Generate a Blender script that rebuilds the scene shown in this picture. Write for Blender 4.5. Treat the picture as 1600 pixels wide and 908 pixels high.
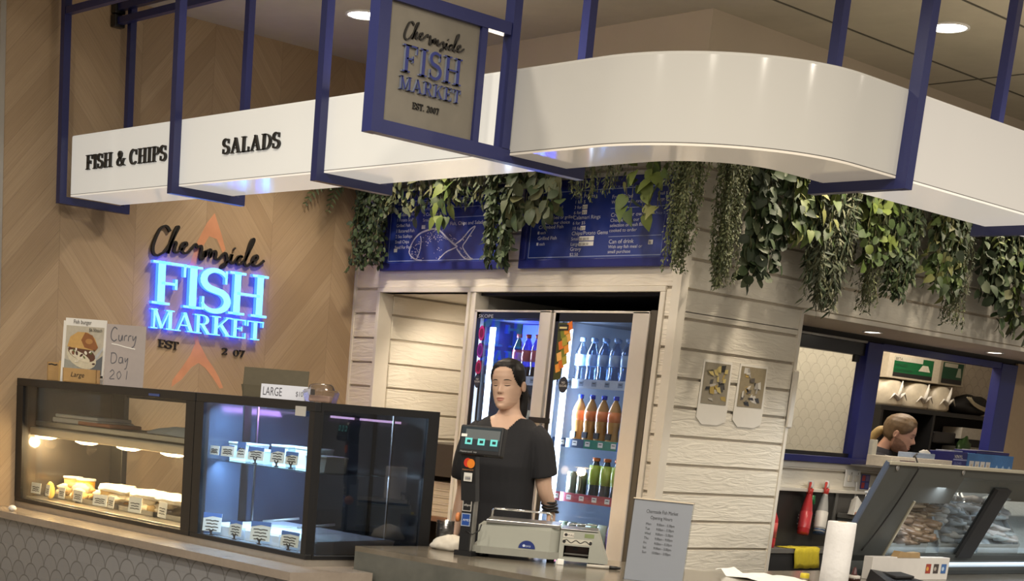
import bpy, bmesh, math, random
from mathutils import Vector, Matrix, Euler, noise
from math import sin, cos, pi, radians as R

S = bpy.context.scene
for o in list(bpy.data.objects):
    bpy.data.objects.remove(o)
COL = S.collection

# ------------------------------------------------------------------ camera, world, exposure, lights
cam_d = bpy.data.cameras.new('camera')
cam = bpy.data.objects.new('camera', cam_d)
COL.objects.link(cam)
F_PX, PX, PY = 2414.12, 577.37, 1246.05
cam_d.sensor_width = 36.0
cam_d.lens = F_PX / 1600 * 36
cam_d.shift_x = (800 - PX) / 1600
cam_d.shift_y = (PY - 454) / 1600
cam_d.clip_start = 0.05
cam_d.clip_end = 100
cam.matrix_world = Matrix.Translation((7.874, -6.43, 1.4)) @ (
    Matrix.Rotation(R(67.34220), 4, 'Z') @ Matrix.Rotation(R(75.12266), 4, 'X') @ Matrix.Rotation(R(-17.93842), 4, 'Y'))
S.camera = cam

S.view_settings.view_transform = 'Standard'
S.view_settings.look = 'None'
S.view_settings.gamma = 1.0
S.view_settings.exposure = 0.08
S.view_settings.use_curve_mapping = False

W = bpy.data.worlds.new('world')
S.world = W
W.use_nodes = True
W.node_tree.nodes['Background'].inputs[0].default_value = (1.0, 0.90, 0.78, 1)
W.node_tree.nodes['Background'].inputs[1].default_value = 0.26

def light(name, kind, loc, energy, color, size=0.1, aim=None, spot=None, blend=0.6, size_y=None, spec=1.0):
    d = bpy.data.lights.new(name, kind)
    d.energy = energy
    d.color = color
    if kind == 'AREA':
        d.size = size
        if size_y:
            d.shape = 'RECTANGLE'; d.size_y = size_y
    else:
        d.shadow_soft_size = size
    d.specular_factor = spec
    if spot:
        d.spot_size = R(spot); d.spot_blend = blend
    o = bpy.data.objects.new(name, d)
    COL.objects.link(o)
    o.location = loc
    if aim:
        o.rotation_euler = (Vector(aim) - Vector(loc)).to_track_quat('-Z', 'Y').to_euler()
    return o

WARM = (1.0, 0.85, 0.66)
# ceiling downlights inside the kiosk (two of them are seen in the photo)
light('downlight_lamp', 'SPOT', (0.93, -0.84, 3.34), 95, WARM, 0.08, (0.93, -0.84, 0), 120)
light('downlight_lamp', 'SPOT', (3.33, 0.85, 3.34), 100, WARM, 0.08, (3.33, 0.85, 0), 130)
light('downlight_lamp', 'SPOT', (2.15, -1.25, 3.34), 75, WARM, 0.08, (2.15, -1.25, 0), 120)
light('downlight_lamp', 'SPOT', (3.36, 2.70, 3.34), 80, WARM, 0.08, (3.36, 2.70, 0), 130)
# ceiling lights of the mall in front of the kiosk
# added lamps above the lightbox, facing up to brighten the ceiling
light('added_ceiling_uplight', 'AREA', (2.5, -1.96, 2.67), 14, WARM, 2.0, (2.5, -1.96, 3.4), size_y=0.2, spec=0.0)
light('added_ceiling_uplight', 'AREA', (4.33, 0.6, 2.67), 9, WARM, 0.2, (4.33, 0.6, 3.4), size_y=3.2, spec=0.0)
light('added_passage_light', 'SPOT', (0.80, 0.30, 2.06), 22, WARM, 0.05, (0.45, 0.75, 0.9), 140)  # added lamp to brighten the passage, no fitting modelled
for x_, y_ in ((3.0, -4.4), (5.0, -4.3), (6.5, -3.5), (7.2, -1.9), (7.4, 0.1), (4.2, -6.3), (6.7, -5.5), (8.5, -3.6), (9.2, -0.9), (7.6, 2.4)):
    light('mall_downlight', 'SPOT', (x_, y_, 3.75), 172, (1.0, 0.905, 0.765), 0.09, (x_ - .5, y_ + .5, 0), 165, 0.8)

# ------------------------------------------------------------------ materials
MATS = {}
def mat(name, col, rough=0.55, metal=0.0, emit=None, es=0.0, nz=0.06, nscale=30, bump=0.0, spec=0.5, coat=0.0):
    if name in MATS:
        return MATS[name]
    m = bpy.data.materials.new(name)
    m.use_nodes = True
    nt = m.node_tree
    b = nt.nodes['Principled BSDF']
    b.inputs['Roughness'].default_value = rough
    b.inputs['Metallic'].default_value = metal
    b.inputs['Specular IOR Level'].default_value = spec
    b.inputs['Coat Weight'].default_value = coat
    tc = nt.nodes.new('ShaderNodeTexCoord')
    n = nt.nodes.new('ShaderNodeTexNoise')
    n.inputs['Scale'].default_value = nscale
    n.inputs['Detail'].default_value = 4
    nt.links.new(tc.outputs['Object'], n.inputs['Vector'])
    mx = nt.nodes.new('ShaderNodeMix')
    mx.data_type = 'RGBA'
    c = list(col) + [1]
    mx.inputs[6].default_value = [max(0, v * (1 - nz)) for v in col] + [1]
    mx.inputs[7].default_value = [min(1, v * (1 + nz)) for v in col] + [1]
    nt.links.new(n.outputs['Fac'], mx.inputs[0])
    nt.links.new(mx.outputs[2], b.inputs['Base Color'])
    if emit:
        b.inputs['Emission Color'].default_value = list(emit) + [1]
        b.inputs['Emission Strength'].default_value = es
    if bump:
        bp = nt.nodes.new('ShaderNodeBump')
        bp.inputs['Strength'].default_value = bump
        bp.inputs['Distance'].default_value = 0.01
        nt.links.new(n.outputs['Fac'], bp.inputs['Height'])
        nt.links.new(bp.outputs[0], b.inputs['Normal'])
    MATS[name] = m
    return m

def glass(name, tint=(0.95, 0.97, 0.97), refl=1.0, rough=0.02):
    if name in MATS:
        return MATS[name]
    m = bpy.data.materials.new(name)
    m.use_nodes = True
    nt = m.node_tree
    nt.nodes.clear()
    out = nt.nodes.new('ShaderNodeOutputMaterial')
    tr = nt.nodes.new('ShaderNodeBsdfTransparent')
    tr.inputs[0].default_value = list(tint) + [1]
    gl = nt.nodes.new('ShaderNodeBsdfGlossy')
    gl.inputs['Roughness'].default_value = rough
    fr = nt.nodes.new('ShaderNodeFresnel')
    ge = nt.nodes.new('ShaderNodeNewGeometry')
    io = nt.nodes.new('ShaderNodeMath'); io.operation = 'MULTIPLY_ADD'
    io.inputs[1].default_value = 1 / 1.45 - 1.45; io.inputs[2].default_value = 1.45
    nt.links.new(ge.outputs['Backfacing'], io.inputs[0]); nt.links.new(io.outputs[0], fr.inputs[0])
    mu = nt.nodes.new('ShaderNodeMath'); mu.operation = 'MULTIPLY'; mu.use_clamp = True
    mu.inputs[1].default_value = refl
    mx = nt.nodes.new('ShaderNodeMixShader')
    nt.links.new(fr.outputs[0], mu.inputs[0])
    nt.links.new(mu.outputs[0], mx.inputs[0])
    nt.links.new(tr.outputs[0], mx.inputs[1])
    nt.links.new(gl.outputs[0], mx.inputs[2])
    nt.links.new(mx.outputs[0], out.inputs[0])
    MATS[name] = m
    return m

class NT:
    """small helper to write node maths"""
    def __init__(s, m):
        s.nt = m.node_tree
    def add(s, t, **kw):
        n = s.nt.nodes.new(t)
        for k, v in kw.items():
            setattr(n, k, v)
        return n
    def put(s, sock, v):
        if hasattr(v, 'is_output'):
            s.nt.links.new(v, sock)
        else:
            sock.default_value = v
    def m(s, op, a, b=0.0, c=0.0):
        n = s.add('ShaderNodeMath', operation=op)
        s.put(n.inputs[0], a); s.put(n.inputs[1], b); s.put(n.inputs[2], c)
        return n.outputs[0]
    def mix(s, f, a, b):
        n = s.add('ShaderNodeMix', data_type='RGBA')
        s.put(n.inputs[0], f)
        for i, v in ((6, a), (7, b)):
            if hasattr(v, 'is_output'):
                s.nt.links.new(v, n.inputs[i])
            else:
                n.inputs[i].default_value = list(v) + [1]
        return n.outputs[2]
    def noise(s, vec, scale, detail=4, dist=0.0):
        n = s.add('ShaderNodeTexNoise')
        n.inputs['Scale'].default_value = scale
        n.inputs['Detail'].default_value = detail
        n.inputs['Distortion'].default_value = dist
        if vec is not None:
            s.nt.links.new(vec, n.inputs['Vector'])
        return n.outputs['Fac']
    def comb(s, x, y, z):
        n = s.add('ShaderNodeCombineXYZ')
        s.put(n.inputs[0], x); s.put(n.inputs[1], y); s.put(n.inputs[2], z)
        return n.outputs[0]
    def white(s, vec):
        n = s.add('ShaderNodeTexWhiteNoise', noise_dimensions='3D')
        s.nt.links.new(vec, n.inputs['Vector'])
        return n.outputs['Value']
    def bump(s, h, strength, dist):
        n = s.add('ShaderNodeBump')
        n.inputs['Strength'].default_value = strength
        n.inputs['Distance'].default_value = dist
        s.nt.links.new(h, n.inputs['Height'])
        return n.outputs[0]

def newmat(name):
    m = bpy.data.materials.new(name); m.use_nodes = True
    MATS[name] = m
    n = NT(m)
    b = m.node_tree.nodes['Principled BSDF']
    g = n.add('ShaderNodeNewGeometry')
    sp = n.add('ShaderNodeSeparateXYZ')
    m.node_tree.links.new(g.outputs['Position'], sp.inputs[0])
    return m, n, b, g.outputs['Position'], sp.outputs[0], sp.outputs[1], sp.outputs[2]

def chevron_mat():
    m, n, b, P, x, y, z = newmat('chevron_oak')
    cw, pw, sl = 0.47, 0.100, 1.15
    u = n.m('DIVIDE', n.m('ADD', y, 2.084), cw)
    col = n.m('FLOOR', u)
    fr = n.m('SUBTRACT', u, col)
    par = n.m('ABSOLUTE', n.m('MODULO', col, 2.0))       # 0: falls to the right, 1: rises
    tri = n.m('ADD', n.m('MULTIPLY', n.m('SUBTRACT', 1.0, par), n.m('SUBTRACT', 1.0, fr)), n.m('MULTIPLY', par, fr))
    v = n.m('DIVIDE', n.m('SUBTRACT', z, n.m('MULTIPLY', tri, cw * sl)), pw * 1.5)
    pl = n.m('FLOOR', v)
    fv = n.m('SUBTRACT', v, pl)
    rnd = n.white(n.comb(col, pl, 3.7))
    gap = n.m('LESS_THAN', n.m('MINIMUM', fv, n.m('SUBTRACT', 1.0, fv)), 0.012)
    gap2 = n.m('LESS_THAN', n.m('MINIMUM', fr, n.m('SUBTRACT', 1.0, fr)), 0.0035)
    gp = n.m('MAXIMUM', gap, gap2)
    along = n.m('MULTIPLY', n.m('ADD', fr, n.m('MULTIPLY', rnd, 9.0)), 1.0)
    gr = n.noise(n.comb(n.m('MULTIPLY', along, 1.2), n.m('MULTIPLY', v, 9.0), n.m('MULTIPLY', rnd, 20.0)), 2.2, 6, 0.6)
    base = n.mix(rnd, (0.400, 0.285, 0.172), (0.535, 0.400, 0.255))
    c2 = n.mix(n.m('MULTIPLY', gr, 0.95), base, (0.275, 0.190, 0.112))
    c3 = n.mix(n.m('MULTIPLY', gp, 0.42), c2, (0.17, 0.115, 0.07))
    m.node_tree.links.new(c3, b.inputs['Base Color'])
    b.inputs['Roughness'].default_value = 0.55
    h = n.m('SUBTRACT', n.m('MULTIPLY', gr, 0.35), gp)
    m.node_tree.links.new(n.bump(h, 0.5, 0.004), b.inputs['Normal'])
    return m

def scallop_mat(name, axis, w, h, tile, grout, rough=0.35, line=0.06, var=0.06):
    m, n, b, P, x, y, z = newmat(name)
    a = x if axis == 'x' else y
    row = n.m('FLOOR', n.m('DIVIDE', z, h))
    fv = n.m('SUBTRACT', n.m('DIVIDE', z, h), row)
    off = n.m('MULTIPLY', n.m('ABSOLUTE', n.m('MODULO', row, 2.0)), 0.5)
    uu = n.m('ADD', n.m('DIVIDE', a, w), off)
    cu = n.m('FLOOR', uu)
    fu = n.m('MULTIPLY', n.m('SUBTRACT', n.m('SUBTRACT', uu, cu), 0.5), 2.0)
    d = n.m('SQRT', n.m('ADD', n.m('MULTIPLY', fu, fu), n.m('MULTIPLY', fv, fv)))
    edge = n.m('LESS_THAN', n.m('ABSOLUTE', n.m('SUBTRACT', d, 0.97)), line)
    inside = n.m('LESS_THAN', d, 0.97)
    tid = n.m('ADD', row, n.m('SUBTRACT', 1.0, inside))
    rnd = n.white(n.comb(n.m('ADD', cu, n.m('MULTIPLY', n.m('GREATER_THAN', fu, 0.0), n.m('SUBTRACT', 1.0, inside))), tid, 1.3))
    c = n.mix(rnd, [v * (1 - var) for v in tile], [min(1, v * (1 + var)) for v in tile])
    c2 = n.mix(n.m('MULTIPLY', edge, 0.85), c, grout)
    m.node_tree.links.new(c2, b.inputs['Base Color'])
    b.inputs['Roughness'].default_value = rough
    tilt = n.m('ADD', n.m('MULTIPLY', inside, n.m('MULTIPLY', d, 0.5)), n.m('MULTIPLY', edge, -0.6))
    m.node_tree.links.new(n.bump(tilt, 0.6, 0.006), b.inputs['Normal'])
    return m

def grainboard_mat(name, col, axis):
    m, n, b, P, x, y, z = newmat(name)
    a = x if axis == 'x' else y
    brd = n.m('FLOOR', n.m('DIVIDE', n.m('SUBTRACT', z, 0.065), 0.1456))
    vec = n.comb(n.m('MULTIPLY', n.m('ADD', a, n.m('MULTIPLY', brd, 3.17)), 5.0), n.m('MULTIPLY', brd, 7.3), n.m('MULTIPLY', z, 34.0))
    g = n.noise(vec, 1.0, 7, 1.6)
    st = n.noise(P, 1.6, 3)
    c = n.mix(st, [v * 0.95 for v in col], col)
    m.node_tree.links.new(c, b.inputs['Base Color'])
    b.inputs['Roughness'].default_value = 0.5
    m.node_tree.links.new(n.bump(g, 0.65, 0.010), b.inputs['Normal'])
    return m

def concrete_mat(name, c1, c2, rough=0.6, scale=2.0):
    m, n, b, P, x, y, z = newmat(name)
    g = n.noise(P, scale, 8, 0.4)
    g2 = n.noise(P, scale * 9, 5)
    f = n.m('ADD', n.m('MULTIPLY', g, 0.75), n.m('MULTIPLY', g2, 0.25))
    r = n.m('MULTIPLY_ADD', f, 2.4, -0.7)
    rr = n.add('ShaderNodeClamp'); m.node_tree.links.new(r, rr.inputs[0])
    m.node_tree.links.new(n.mix(rr.outputs[0], c1, c2), b.inputs['Base Color'])
    b.inputs['Roughness'].default_value = rough
    m.node_tree.links.new(n.bump(g2, 0.15, 0.004), b.inputs['Normal'])
    return m

M_CHEV = chevron_mat()
M_SCALE = scallop_mat('grey_fish_scale_tile', 'x', 0.132, 0.068, (0.245, 0.250, 0.262), (0.12, 0.12, 0.122), 0.45, 0.05)
M_KSCALE = scallop_mat('white_scallop_tile', 'y', 0.13, 0.066, (0.62, 0.56, 0.46), (0.48, 0.42, 0.34), 0.4, 0.05, 0.03)
M_BOARDX = grainboard_mat('white_grained_board', (0.82, 0.76, 0.66), 'x')
M_BOARDY = grainboard_mat('white_grained_board_side', (0.84, 0.79, 0.68), 'y')
M_CONC = concrete_mat('dark_concrete_counter', (0.075, 0.078, 0.068), (0.14, 0.14, 0.122), 0.38, 3.0)
M_CONTOP = concrete_mat('polished_concrete_top', (0.11, 0.095, 0.07), (0.21, 0.18, 0.14), 0.16, 4.0)
M_LEDGE = concrete_mat('grey_stone_ledge', (0.24, 0.20, 0.165), (0.33, 0.28, 0.23), 0.25, 6.0)
M_CEIL = concrete_mat('dark_ceiling', (0.44, 0.40, 0.31), (0.56, 0.51, 0.40), 0.8, 1.3)
M_WHITEP = mat('white_paint', (0.76, 0.71, 0.62), 0.45, nz=0.03)
M_BEIGEP = mat('beige_paint', (0.52, 0.44, 0.34), 0.6, nz=0.05, nscale=6)
M_NAVY = mat('navy_powder_coat', (0.018, 0.023, 0.105), 0.3, nz=0.04)
M_NAVYF = mat('navy_frame', (0.014, 0.020, 0.16), 0.4, nz=0.04)
M_BLACK = mat('black_satin', (0.010, 0.010, 0.011), 0.35, nz=0.1)
M_BLACKM = mat('black_matte', (0.014, 0.013, 0.013), 0.7, nz=0.1)
M_STEEL = mat('brushed_steel', (0.55, 0.54, 0.52), 0.28, 1.0, nz=0.1, nscale=80)
M_STEELD = mat('grey_metal', (0.30, 0.29, 0.27), 0.4, 0.7, nz=0.1)
M_SILVER = mat('silver_door_frame', (0.68, 0.63, 0.57), 0.4, 0.2, nz=0.03)
M_CHROME = mat('chrome', (0.8, 0.8, 0.8), 0.08, 1.0, nz=0.02)
M_WHITE = mat('white_plastic', (0.80, 0.79, 0.76), 0.4, nz=0.02)
M_PAPER = mat('white_paper', (0.82, 0.80, 0.75), 0.7, nz=0.03)
M_INK = mat('black_ink', (0.015, 0.014, 0.014), 0.6)
M_GLASS = glass('clear_glass', (0.93, 0.96, 0.96), 1.0)
M_GLASSD = glass('smoky_glass', (0.44, 0.42, 0.40), 1.6)
M_GLASSF = glass('fridge_glass', (0.80, 0.83, 0.88), 0.9)

# ------------------------------------------------------------------ mesh helpers
class MB:
    def __init__(s):
        s.v = []; s.f = []; s.mi = []; s.sm = []; s.mats = []
    def slot(s, m):
        if m not in s.mats:
            s.mats.append(m)
        return s.mats.index(m)
    def add(s, vs, fs, m=None, smooth=False):
        k = len(s.v); i = s.slot(m) if m else 0
        s.v += [tuple(p) for p in vs]
        for f in fs:
            s.f.append(tuple(k + j for j in f)); s.mi.append(i); s.sm.append(smooth)
        return s
    def box(s, x0, x1, y0, y1, z0, z1, m=None, bev=0.0, T=None):
        if x0 > x1: x0, x1 = x1, x0
        if y0 > y1: y0, y1 = y1, y0
        if z0 > z1: z0, z1 = z1, z0
        b = min(bev, (x1 - x0) * .45, (y1 - y0) * .45, (z1 - z0) * .45)
        if b <= 0:
            vs = [(x, y, z) for z in (z0, z1) for y in (y0, y1) for x in (x0, x1)]
            fs = [(0, 2, 3, 1), (4, 5, 7, 6), (0, 1, 5, 4), (2, 6, 7, 3), (0, 4, 6, 2), (1, 3, 7, 5)]
        else:
            bm = bmesh.new()
            bmesh.ops.create_cube(bm, size=1)
            bmesh.ops.scale(bm, vec=(x1 - x0, y1 - y0, z1 - z0), verts=bm.verts)
            bmesh.ops.translate(bm, vec=((x0 + x1) / 2, (y0 + y1) / 2, (z0 + z1) / 2), verts=bm.verts)
            bmesh.ops.bevel(bm, geom=bm.edges[:], offset=b, segments=2, profile=0.5, affect='EDGES')
            vs = [v.co.copy() for v in bm.verts]
            bm.verts.index_update()
            fs = [[v.index for v in f.verts] for f in bm.faces]
            bm.free()
        if T:
            vs = [T @ Vector(p) for p in vs]
        return s.add(vs, fs, m)
    def prism(s, poly, h0, h1, m=None, fr=None, smooth=False):
        """poly of 2D points extruded from h0 to h1 along the frame's third axis; fr maps (a,b,h) to 3D"""
        fr = fr or (lambda a, b, h: (a, b, h))
        n = len(poly)
        area = sum(poly[i][0] * poly[(i + 1) % n][1] - poly[(i + 1) % n][0] * poly[i][1] for i in range(n))
        if area < 0:
            poly = poly[::-1]
        vs = [fr(a, b, h0) for a, b in poly] + [fr(a, b, h1) for a, b in poly]
        fs = [tuple(range(n))[::-1], tuple(range(n, 2 * n))]
        fs += [(i, (i + 1) % n, n + (i + 1) % n, n + i) for i in range(n)]
        return s.add(vs, fs, m, smooth)
    def loft(s, rings, m=None, smooth=True, cap=True, closed=True):
        n = len(rings[0]); k = len(rings)
        vs = [p for r in rings for p in r]
        fs = []
        for i in range(k - 1):
            for j in range(n if closed else n - 1):
                a = i * n + j; b = i * n + (j + 1) % n
                fs.append((a, b, b + n, a + n))
        if cap:
            fs.append(tuple(range(n))[::-1]); fs.append(tuple(range((k - 1) * n, k * n)))
        return s.add(vs, fs, m, smooth)
    def lathe(s, prof, c=(0, 0, 0), m=None, n=20, T=None, smooth=True):
        rings = []
        for r, z in prof:
            ring = [Vector((c[0] + r * cos(2 * pi * j / n), c[1] + r * sin(2 * pi * j / n), c[2] + z)) for j in range(n)]
            rings.append([T @ p for p in ring] if T else ring)
        return s.loft(rings, m, smooth)
    def tube(s, pts, r, m=None, n=8, smooth=True, cap=True):
        pts = [Vector(p) for p in pts]
        rr = r if isinstance(r, (list, tuple)) else [r] * len(pts)
        rings = []
        up = None
        for i, p in enumerate(pts):
            t = (pts[min(i + 1, len(pts) - 1)] - pts[max(i - 1, 0)])
            if t.length < 1e-9: t = Vector((0, 0, 1))
            t.normalize()
            if up is None:
                up = Vector((0, 0, 1)) if abs(t.z) < 0.9 else Vector((1, 0, 0))
            a = t.cross(up)
            if a.length < 1e-6:
                a = t.cross(Vector((0, 1, 0)))
            a.normalize(); b = a.cross(t).normalized(); up = b
            rings.append([p + (a * cos(2 * pi * j / n) + b * sin(2 * pi * j / n)) * rr[i] for j in range(n)])
        return s.loft(rings, m, smooth, cap)
    def bar(s, p, q, w, h=None, m=None):
        """square tube from p to q"""
        h = h or w
        p = Vector(p); q = Vector(q); t = (q - p).normalized()
        up = Vector((0, 0, 1)) if abs(t.z) < 0.9 else Vector((0, 1, 0))
        a = t.cross(up).normalized(); b = a.cross(t).normalized()
        rings = [[c + a * w / 2 * i + b * h / 2 * j for i, j in ((-1, -1), (1, -1), (1, 1), (-1, 1))] for c in (p, q)]
        return s.loft(rings, m, False)
    def mesh(s, name):
        me = bpy.data.meshes.new(name)
        me.from_pydata(s.v, [], s.f)
        for m in s.mats:
            me.materials.append(m)
        me.polygons.foreach_set('material_index', s.mi)
        me.polygons.foreach_set('use_smooth', s.sm)
        bm = bmesh.new(); bm.from_mesh(me)
        bmesh.ops.recalc_face_normals(bm, faces=bm.faces)
        bm.to_mesh(me); bm.free()
        me.update()
        return me
    def build(s, name, parent=None, m=None, loc=None):
        if m:
            s.mats = [m] + [x for x in s.mats if x != m] if not s.mats else s.mats
        o = bpy.data.objects.new(name, s.mesh(name))
        COL.objects.link(o)
        if parent: 
            o.parent = parent
        if loc:
            o.location = loc
        return o

def thing(name, label, cat, loc=(0, 0, 0), rz=0.0, group=None):
    o = bpy.data.objects.new(name, None)
    o.empty_display_size = 0.05
    COL.objects.link(o)
    o.location = loc; o.rotation_euler = (0, 0, rz)
    return tag(o, label, cat, group)

def tag(o, label, cat, group=None, kind=None):
    o['label'] = label; o['category'] = cat
    if group: o['group'] = group
    if kind: o['kind'] = kind
    return o

def struct(o, label=None):
    o['kind'] = 'structure'
    if label: o['label'] = label
    return o

def copy_tree(o, parent=None):
    c = o.copy()
    COL.objects.link(c)
    if parent: c.parent = parent
    for ch in list(o.children):
        copy_tree(ch, c)
    return c

def frame(o, u, v, n):
    o, u, v, n = Vector(o), Vector(u).normalized(), Vector(v).normalized(), Vector(n).normalized()
    return lambda a, b, h=0.0: o + u * a + v * b + n * h

def text_tris(txt, size=1.0, align='LEFT', shear=0.0, spacing=1.0):
    c = bpy.data.curves.new('t', 'FONT')
    c.body = txt; c.size = size; c.align_x = align; c.shear = shear; c.space_character = spacing
    c.resolution_u = 3
    o = bpy.data.objects.new('t', c)
    COL.objects.link(o)
    dg = bpy.context.evaluated_depsgraph_get()
    me = bpy.data.meshes.new_from_object(o.evaluated_get(dg))
    vs = [(v.co.x, v.co.y) for v in me.vertices]
    fs = [tuple(p.vertices) for p in me.polygons]
    bpy.data.objects.remove(o); bpy.data.curves.remove(c); bpy.data.meshes.remove(me)
    return vs, fs

class Flat(MB):
    """flat print: polygons and text laid on a plane, each layer a hair above the other"""
    def __init__(s, fr, eps=0.0006):
        super().__init__(); s.fr = fr; s.eps = eps; s.k = 1
    def poly(s, pts, m, layer=None):
        if layer is None:
            layer = s.k; s.k += 1
        s.add([s.fr(a, b, s.eps * layer) for a, b in pts], [tuple(range(len(pts)))], m)
        return s
    def rect(s, a0, b0, a1, b1, m, layer=None):
        return s.poly([(a0, b0), (a1, b0), (a1, b1), (a0, b1)], m, layer)
    def ell(s, a, b, ra, rb, m, layer=None, n=18, rot=0.0):
        cr, sr = cos(rot), sin(rot)
        return s.poly([(a + ra * cos(t) * cr - rb * sin(t) * sr, b + ra * cos(t) * sr + rb * sin(t) * cr) for t in [2 * pi * i / n for i in range(n)]], m, layer)
    def line(s, pts, w, m, layer=None):
        if layer is None:
            layer = s.k; s.k += 1
        L, Rr = ribbon(pts, w)
        n = len(pts)
        vs = [s.fr(a, b, s.eps * layer) for a, b in L + Rr]
        s.add(vs, [(i, i + 1, n + i + 1, n + i) for i in range(n - 1)], m)
        return s
    def text(s, txt, a, b, size, m, align='LEFT', layer=None, shear=0.0, sx=1.0, rot=0.0):
        if layer is None:
            layer = s.k
        vs, fs = text_tris(txt, size, align, shear)
        cr, sr = cos(rot), sin(rot)
        s.add([s.fr(a + x * sx * cr - y * sr, b + x * sx * sr + y * cr, s.eps * layer) for x, y in vs], fs, m)
        return s

def ribbon(pts, w):
    n = len(pts)
    ws = w if isinstance(w, (list, tuple)) else [w] * n
    L = []; Rr = []
    for i in range(n):
        p0 = Vector(pts[max(i - 1, 0)]); p1 = Vector(pts[min(i + 1, n - 1)])
        t = (p1 - p0)
        if t.length < 1e-9: t = Vector((1, 0))
        t.normalize()
        nn = Vector((-t.y, t.x)) * ws[i] / 2
        p = Vector(pts[i])
        L.append(tuple(p + nn)); Rr.append(tuple(p - nn))
    return L, Rr

def smooth_path(pts, k=5):
    out = []
    n = len(pts)
    for i in range(n - 1):
        p0 = pts[max(i - 1, 0)]; p1 = pts[i]; p2 = pts[i + 1]; p3 = pts[min(i + 2, n - 1)]
        for j in range(k):
            t = j / k
            out.append(tuple(0.5 * ((2 * b) + (-a + c) * t + (2 * a - 5 * b + 4 * c - d) * t * t + (-a + 3 * b - 3 * c + d) * t ** 3)
                             for a, b, c, d in zip(p0, p1, p2, p3)))
    out.append(tuple(pts[-1]))
    return out

# ------------------------------------------------------------------ serif capitals (cap height 1) drawn from strokes
def arc(cx, cy, rx, ry, a0, a1, n=14):
    return [(cx + rx * cos(R(a0 + (a1 - a0) * i / n)), cy + ry * sin(R(a0 + (a1 - a0) * i / n))) for i in range(n + 1)]
def Rc(x0, y0, x1, y1):
    return ('p', [(x0, y0), (x1, y0), (x1, y1), (x0, y1)])
SW, TH, SE = 0.15, 0.06, 0.055
def stem(x, w=SW, top=True, bot=True, sl=0.11):
    o = [Rc(x - w / 2, 0, x + w / 2, 1)]
    if bot: o.append(Rc(x - w / 2 - sl, 0, x + w / 2 + sl, SE))
    if top: o.append(Rc(x - w / 2 - sl, 1 - SE, x + w / 2 + sl, 1))
    return o
def vw(pts, w0, w1, e=1.0):
    n = len(pts)
    return ('r', pts, [w0 + (w1 - w0) * abs(sin(pi * i / (n - 1))) ** e for i in range(n)])
def seg(p, q, w):
    return ('r', [p, q], [w, w])
def serif(x, y, l=0.14):
    return Rc(x - l, y, x + l, y + SE)
S_PTS = arc(0.31, 0.745, 0.235, 0.225, 20, 180, 10) + arc(0.31, 0.745, 0.235, 0.225, 200, 250, 4) + arc(0.31, 0.265, 0.255, 0.24, 60, 0, 5) + arc(0.31, 0.265, 0.255, 0.24, -20, -165, 10)
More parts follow.
